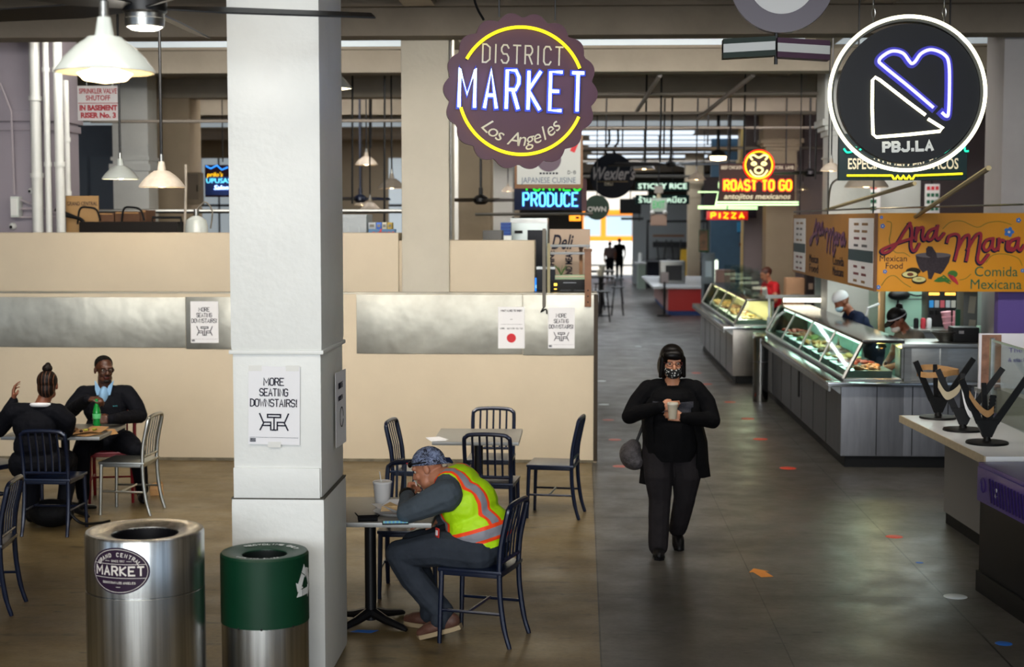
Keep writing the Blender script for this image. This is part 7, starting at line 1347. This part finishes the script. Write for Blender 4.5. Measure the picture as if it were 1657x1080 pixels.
yb = thing('spray_bottle', 'small black and yellow bottle on the red counter', 'bottle', (3.55, 41.4, .761)); MB().lathe([(.001, 0), (.06, 0), (.06, .2), (.02, .28), (.001, .28)], n=14).build('bottle', mat('bottle_yellow', '#cfd02c', .4), yb); MB().ell((-.12, 0, .1), (.1, .08, .1)).build('black_lump', BLACK, yb)
g = G(1075, 512); sn = thing('stanchion', 'black stanchion with a small notice frame by the red counter', 'stanchion', (g.x, g.y, 0)); MB().lathe([(.001, 0), (.19, 0), (.19, .03), (.03, .05)], n=24).build('base', BLACKM, sn); MB().cyl((0, 0, .03), (0, 0, .9), .032, None, 12).build('pole', BLACKM, sn); MB().box((0, -.01, 1.0), (.20, .03, .28), None, .01).build('notice_frame', mat('notice_grey', '#a59a98', .5), sn)
struct(MB().bb((2.0, 60.8, 0), (6.6, 61, 3.4)).build('wall_stall', mat('pale_grey_stall', '#7d8184', .5)))
bs = thing('black_stall', 'black fronted stall counter near the far doorway', 'counter', (2.45, 57.5, 0)); MB().bb((0, 0, 0), (2.2, 2.2, .95), .01).build('front', mat('blue_black_panel', '#14161f', .5), bs); MB().bb((-.1, -.1, .95), (2.3, 2.3, 1.0)).build('worktop', GREYM, bs); MB().tube([(0, 0, 1), (0, 0, 2.45), (2.2, 0, 2.45), (2.2, 0, 1)], .05, 6).build('canopy_frame', BLACKM, bs); MB().bb((.3, 2.2, 1.85), (1.5, 2.5, 1.93)).build('shelf', WOOD, bs); MB().bb((.3, 2.2, 1.45), (1.7, 2.5, 1.66)).build('shelf', BLACKM, bs)
for k, x in enumerate((.55, 1.1, 1.75)):
    t = thing('upturned_stool', ('left', 'middle', 'right')[k] + ' upturned stool on the black stall counter', 'stool', (2.45 + x, 58.2, 1.0), 0, 'upturned stools'); MB().lathe([(.001, 0), (.2, 0), (.2, .05), (.001, .06)], n=16).build('seat', BLACKM, t)
    for i in range(4): a_ = PI / 4 + i * PI / 2; MB().tube([(.14 * math.cos(a_), .14 * math.sin(a_), .05), (.26 * math.cos(a_), .26 * math.sin(a_), .75)], .02, 5).build('leg', BLACKM, t)
sc_ = thing('side_stall', 'narrow pale serving stand left of the black stall', 'stand', (2.05, 56.0, 0)); MB().bb((-.1, 0, .9), (.3, 1.2, .96)).build('shelf', WHITEC, sc_); MB().bb((0, .1, 0), (.28, 1.1, .9)).build('panel', mat('pale_green_panel', '#9fb0a4', .5), sc_); MB().lathe([(.001, .96), (.08, .96), (.06, 1.3), (.001, 1.3)], (.1, .5, 0), 14).build('jar', WHITEV, sc_)
# ---- right background: blue shop, cross, framed pictures, screen, yellow pier, menus
struct(MB().bb((3.2, 38.5, 0), (9, 38.7, 4.5)).build('wall_blue', mat('blue_grey_wall', '#3c5a70', .6, noise=.1)))
pbox('teal_board', 'plain blue board on the shop wall below the PIZZA sign', 'board', 1193, 360, 1218, 377, 38.2, .08, mat('cyan_blue_paint', '#1f7fae', .5), [('lower_edge', 0, .03, 1, .06, NAVYP)])
pbox('tan_board', 'tan panel behind the wooden cross', 'board', 1198, 377, 1217, 460, 38.25, .1, TAN, None, 0)
cr = thing('cross', 'dark red cross with a gold figure on the tan panel', 'cross', tuple(P(1206, 400, 38.1))); MB().box((0, 0, -.08), (.10, .05, .52)).build('upright', mat('dark_red_wood', '#4a1a1c', .5), cr); MB().box((0, 0, .06), (.30, .05, .09)).build('crossbar', mat('dark_red_wood', '#4a1a1c', .5), cr); MB().ell((0, -.04, .16), (.09, .04, .1)).build('figure', mat('gold_figure', '#b8953a', .4, .4), cr)
for k, (x0, y0, x1, y1, c_, lb) in enumerate(((1199, 412, 1213, 426, '#b8a09c', 'framed picture below the cross'), (1200, 428, 1213, 440, '#bcd0e0', 'pale notice below the framed picture'))): pbox('picture_frame', lb, 'picture', x0, y0, x1, y1, 38.15, .05, mat('frame_dark', '#3a2a24', .5), [('picture', 0, .5, .8, .8, mat('picture_print', c_, .5, noise=.4, ns=8))])
sk = pbox('menu_screen', 'tilted picture board with food photo left of the blue shop', 'sign', 1131, 372, 1147, 408, 36, .1, mat('green_frame', '#14603a', .5), [('photo', -.05, .52, .85, .9, mat('food_photo', '#a8775a', .5, noise=.7, ns=3, vary='#3a4a3a'))]); hanger(sk, [sk.location + Vector((0, .05, .5)), sk.location + Vector((0, .05, 2.2))], .01)
pbox('grey_kiosk', 'grey upright kiosk with a pale label under the picture board', 'kiosk', 1136, 410, 1157, 478, 37, .3, mat('kiosk_grey', '#5a646c', .4, .5), [('label', 0, .78, .5, .22, mat('kiosk_label', '#a8b8c8', .4)), ('door', 0, .35, .7, .45, mat('kiosk_door', '#1c2228', .4))], 0)
pbox('light_column', 'tall lit glass column beside the grey kiosk', 'light', 1157, 420, 1162, 460, 36.5, .1, glow('lit_column', '#f0ffe8', 2.0), [('end_cap', 0, .98, 1.2, .04, GREYM)])
pbox('counter_block', 'pale pink serving block behind the far glass case', 'counter', 1160, 437, 1190, 462, 33, .5, mat('pink_block', '#a8867c', .5), [('red_stripe', .3, .7, .3, .2, REDINK)], 0)
for k, (x0, x1, y0, y1, Y, c_, lb) in enumerate(((1355, 1425, 296, 346, 25.5, '#cfd4ce', 'wide white menu board with red and green lines'), (1497, 1521, 298, 346, 25.5, '#cfd4ce', 'narrow white menu board right of the pale column'), (1338, 1359, 292, 342, 25.8, '#e0b4bc', 'pink menu board left of the wide menu board'), (1296, 1321, 305, 342, 31, '#c8b4b8', 'bright red and white menu left of the pink board'))):
    t = pbox('menu_board', lb, 'menu', x0, y0, x1, y1, Y, .06, mat('menu_white', c_, .4)); a, b = P(x0, y1, Y), P(x1, y0, Y); w_, h_ = b.x - a.x, b.z - a.z
    for r in range(4):
        mb = MB()
        for q in range(3): mb.box(((-.3 + .3 * q) * w_, -.036, h_ * (.86 - r * .23)), (w_ * .22, .004, h_ * .12))
        mb.build('menu_line', REDINK if r == 0 or 'red and white' in lb else GREENT, t, ang=0)
    hanger(t, [t.location + Vector((0, .03, h_)), t.location + Vector((0, .03, 2.6))], .01)
struct(MB().bb((4.75, 25.9, 0), (5.6, 26.5, 5.0), .03).build('column', mat('pale_green_column', '#b3bcb2', .5))); struct(MB().bb((3.2, 30.6, 0), (9, 30.8, 4.9)).build('wall_shop_right', mat('grey_mauve_wall', '#7c7276', .6, noise=.08, ns=2)))
lamp('menu_light', 'AREA', (4.3, 24.0, 3.6), 40, (1, .85, .88), (math.radians(60), 0, 0), (2.5, .3))
gp = pbox('grey_panel', 'grey box beam high on the right with wire loops', 'panel', 1630, 200, 1700, 335, 13.6, .3, mat('grey_box_paint', '#8a888c', .6), [('seam', 0, .5, 1, .01, KICK)]) if False else None
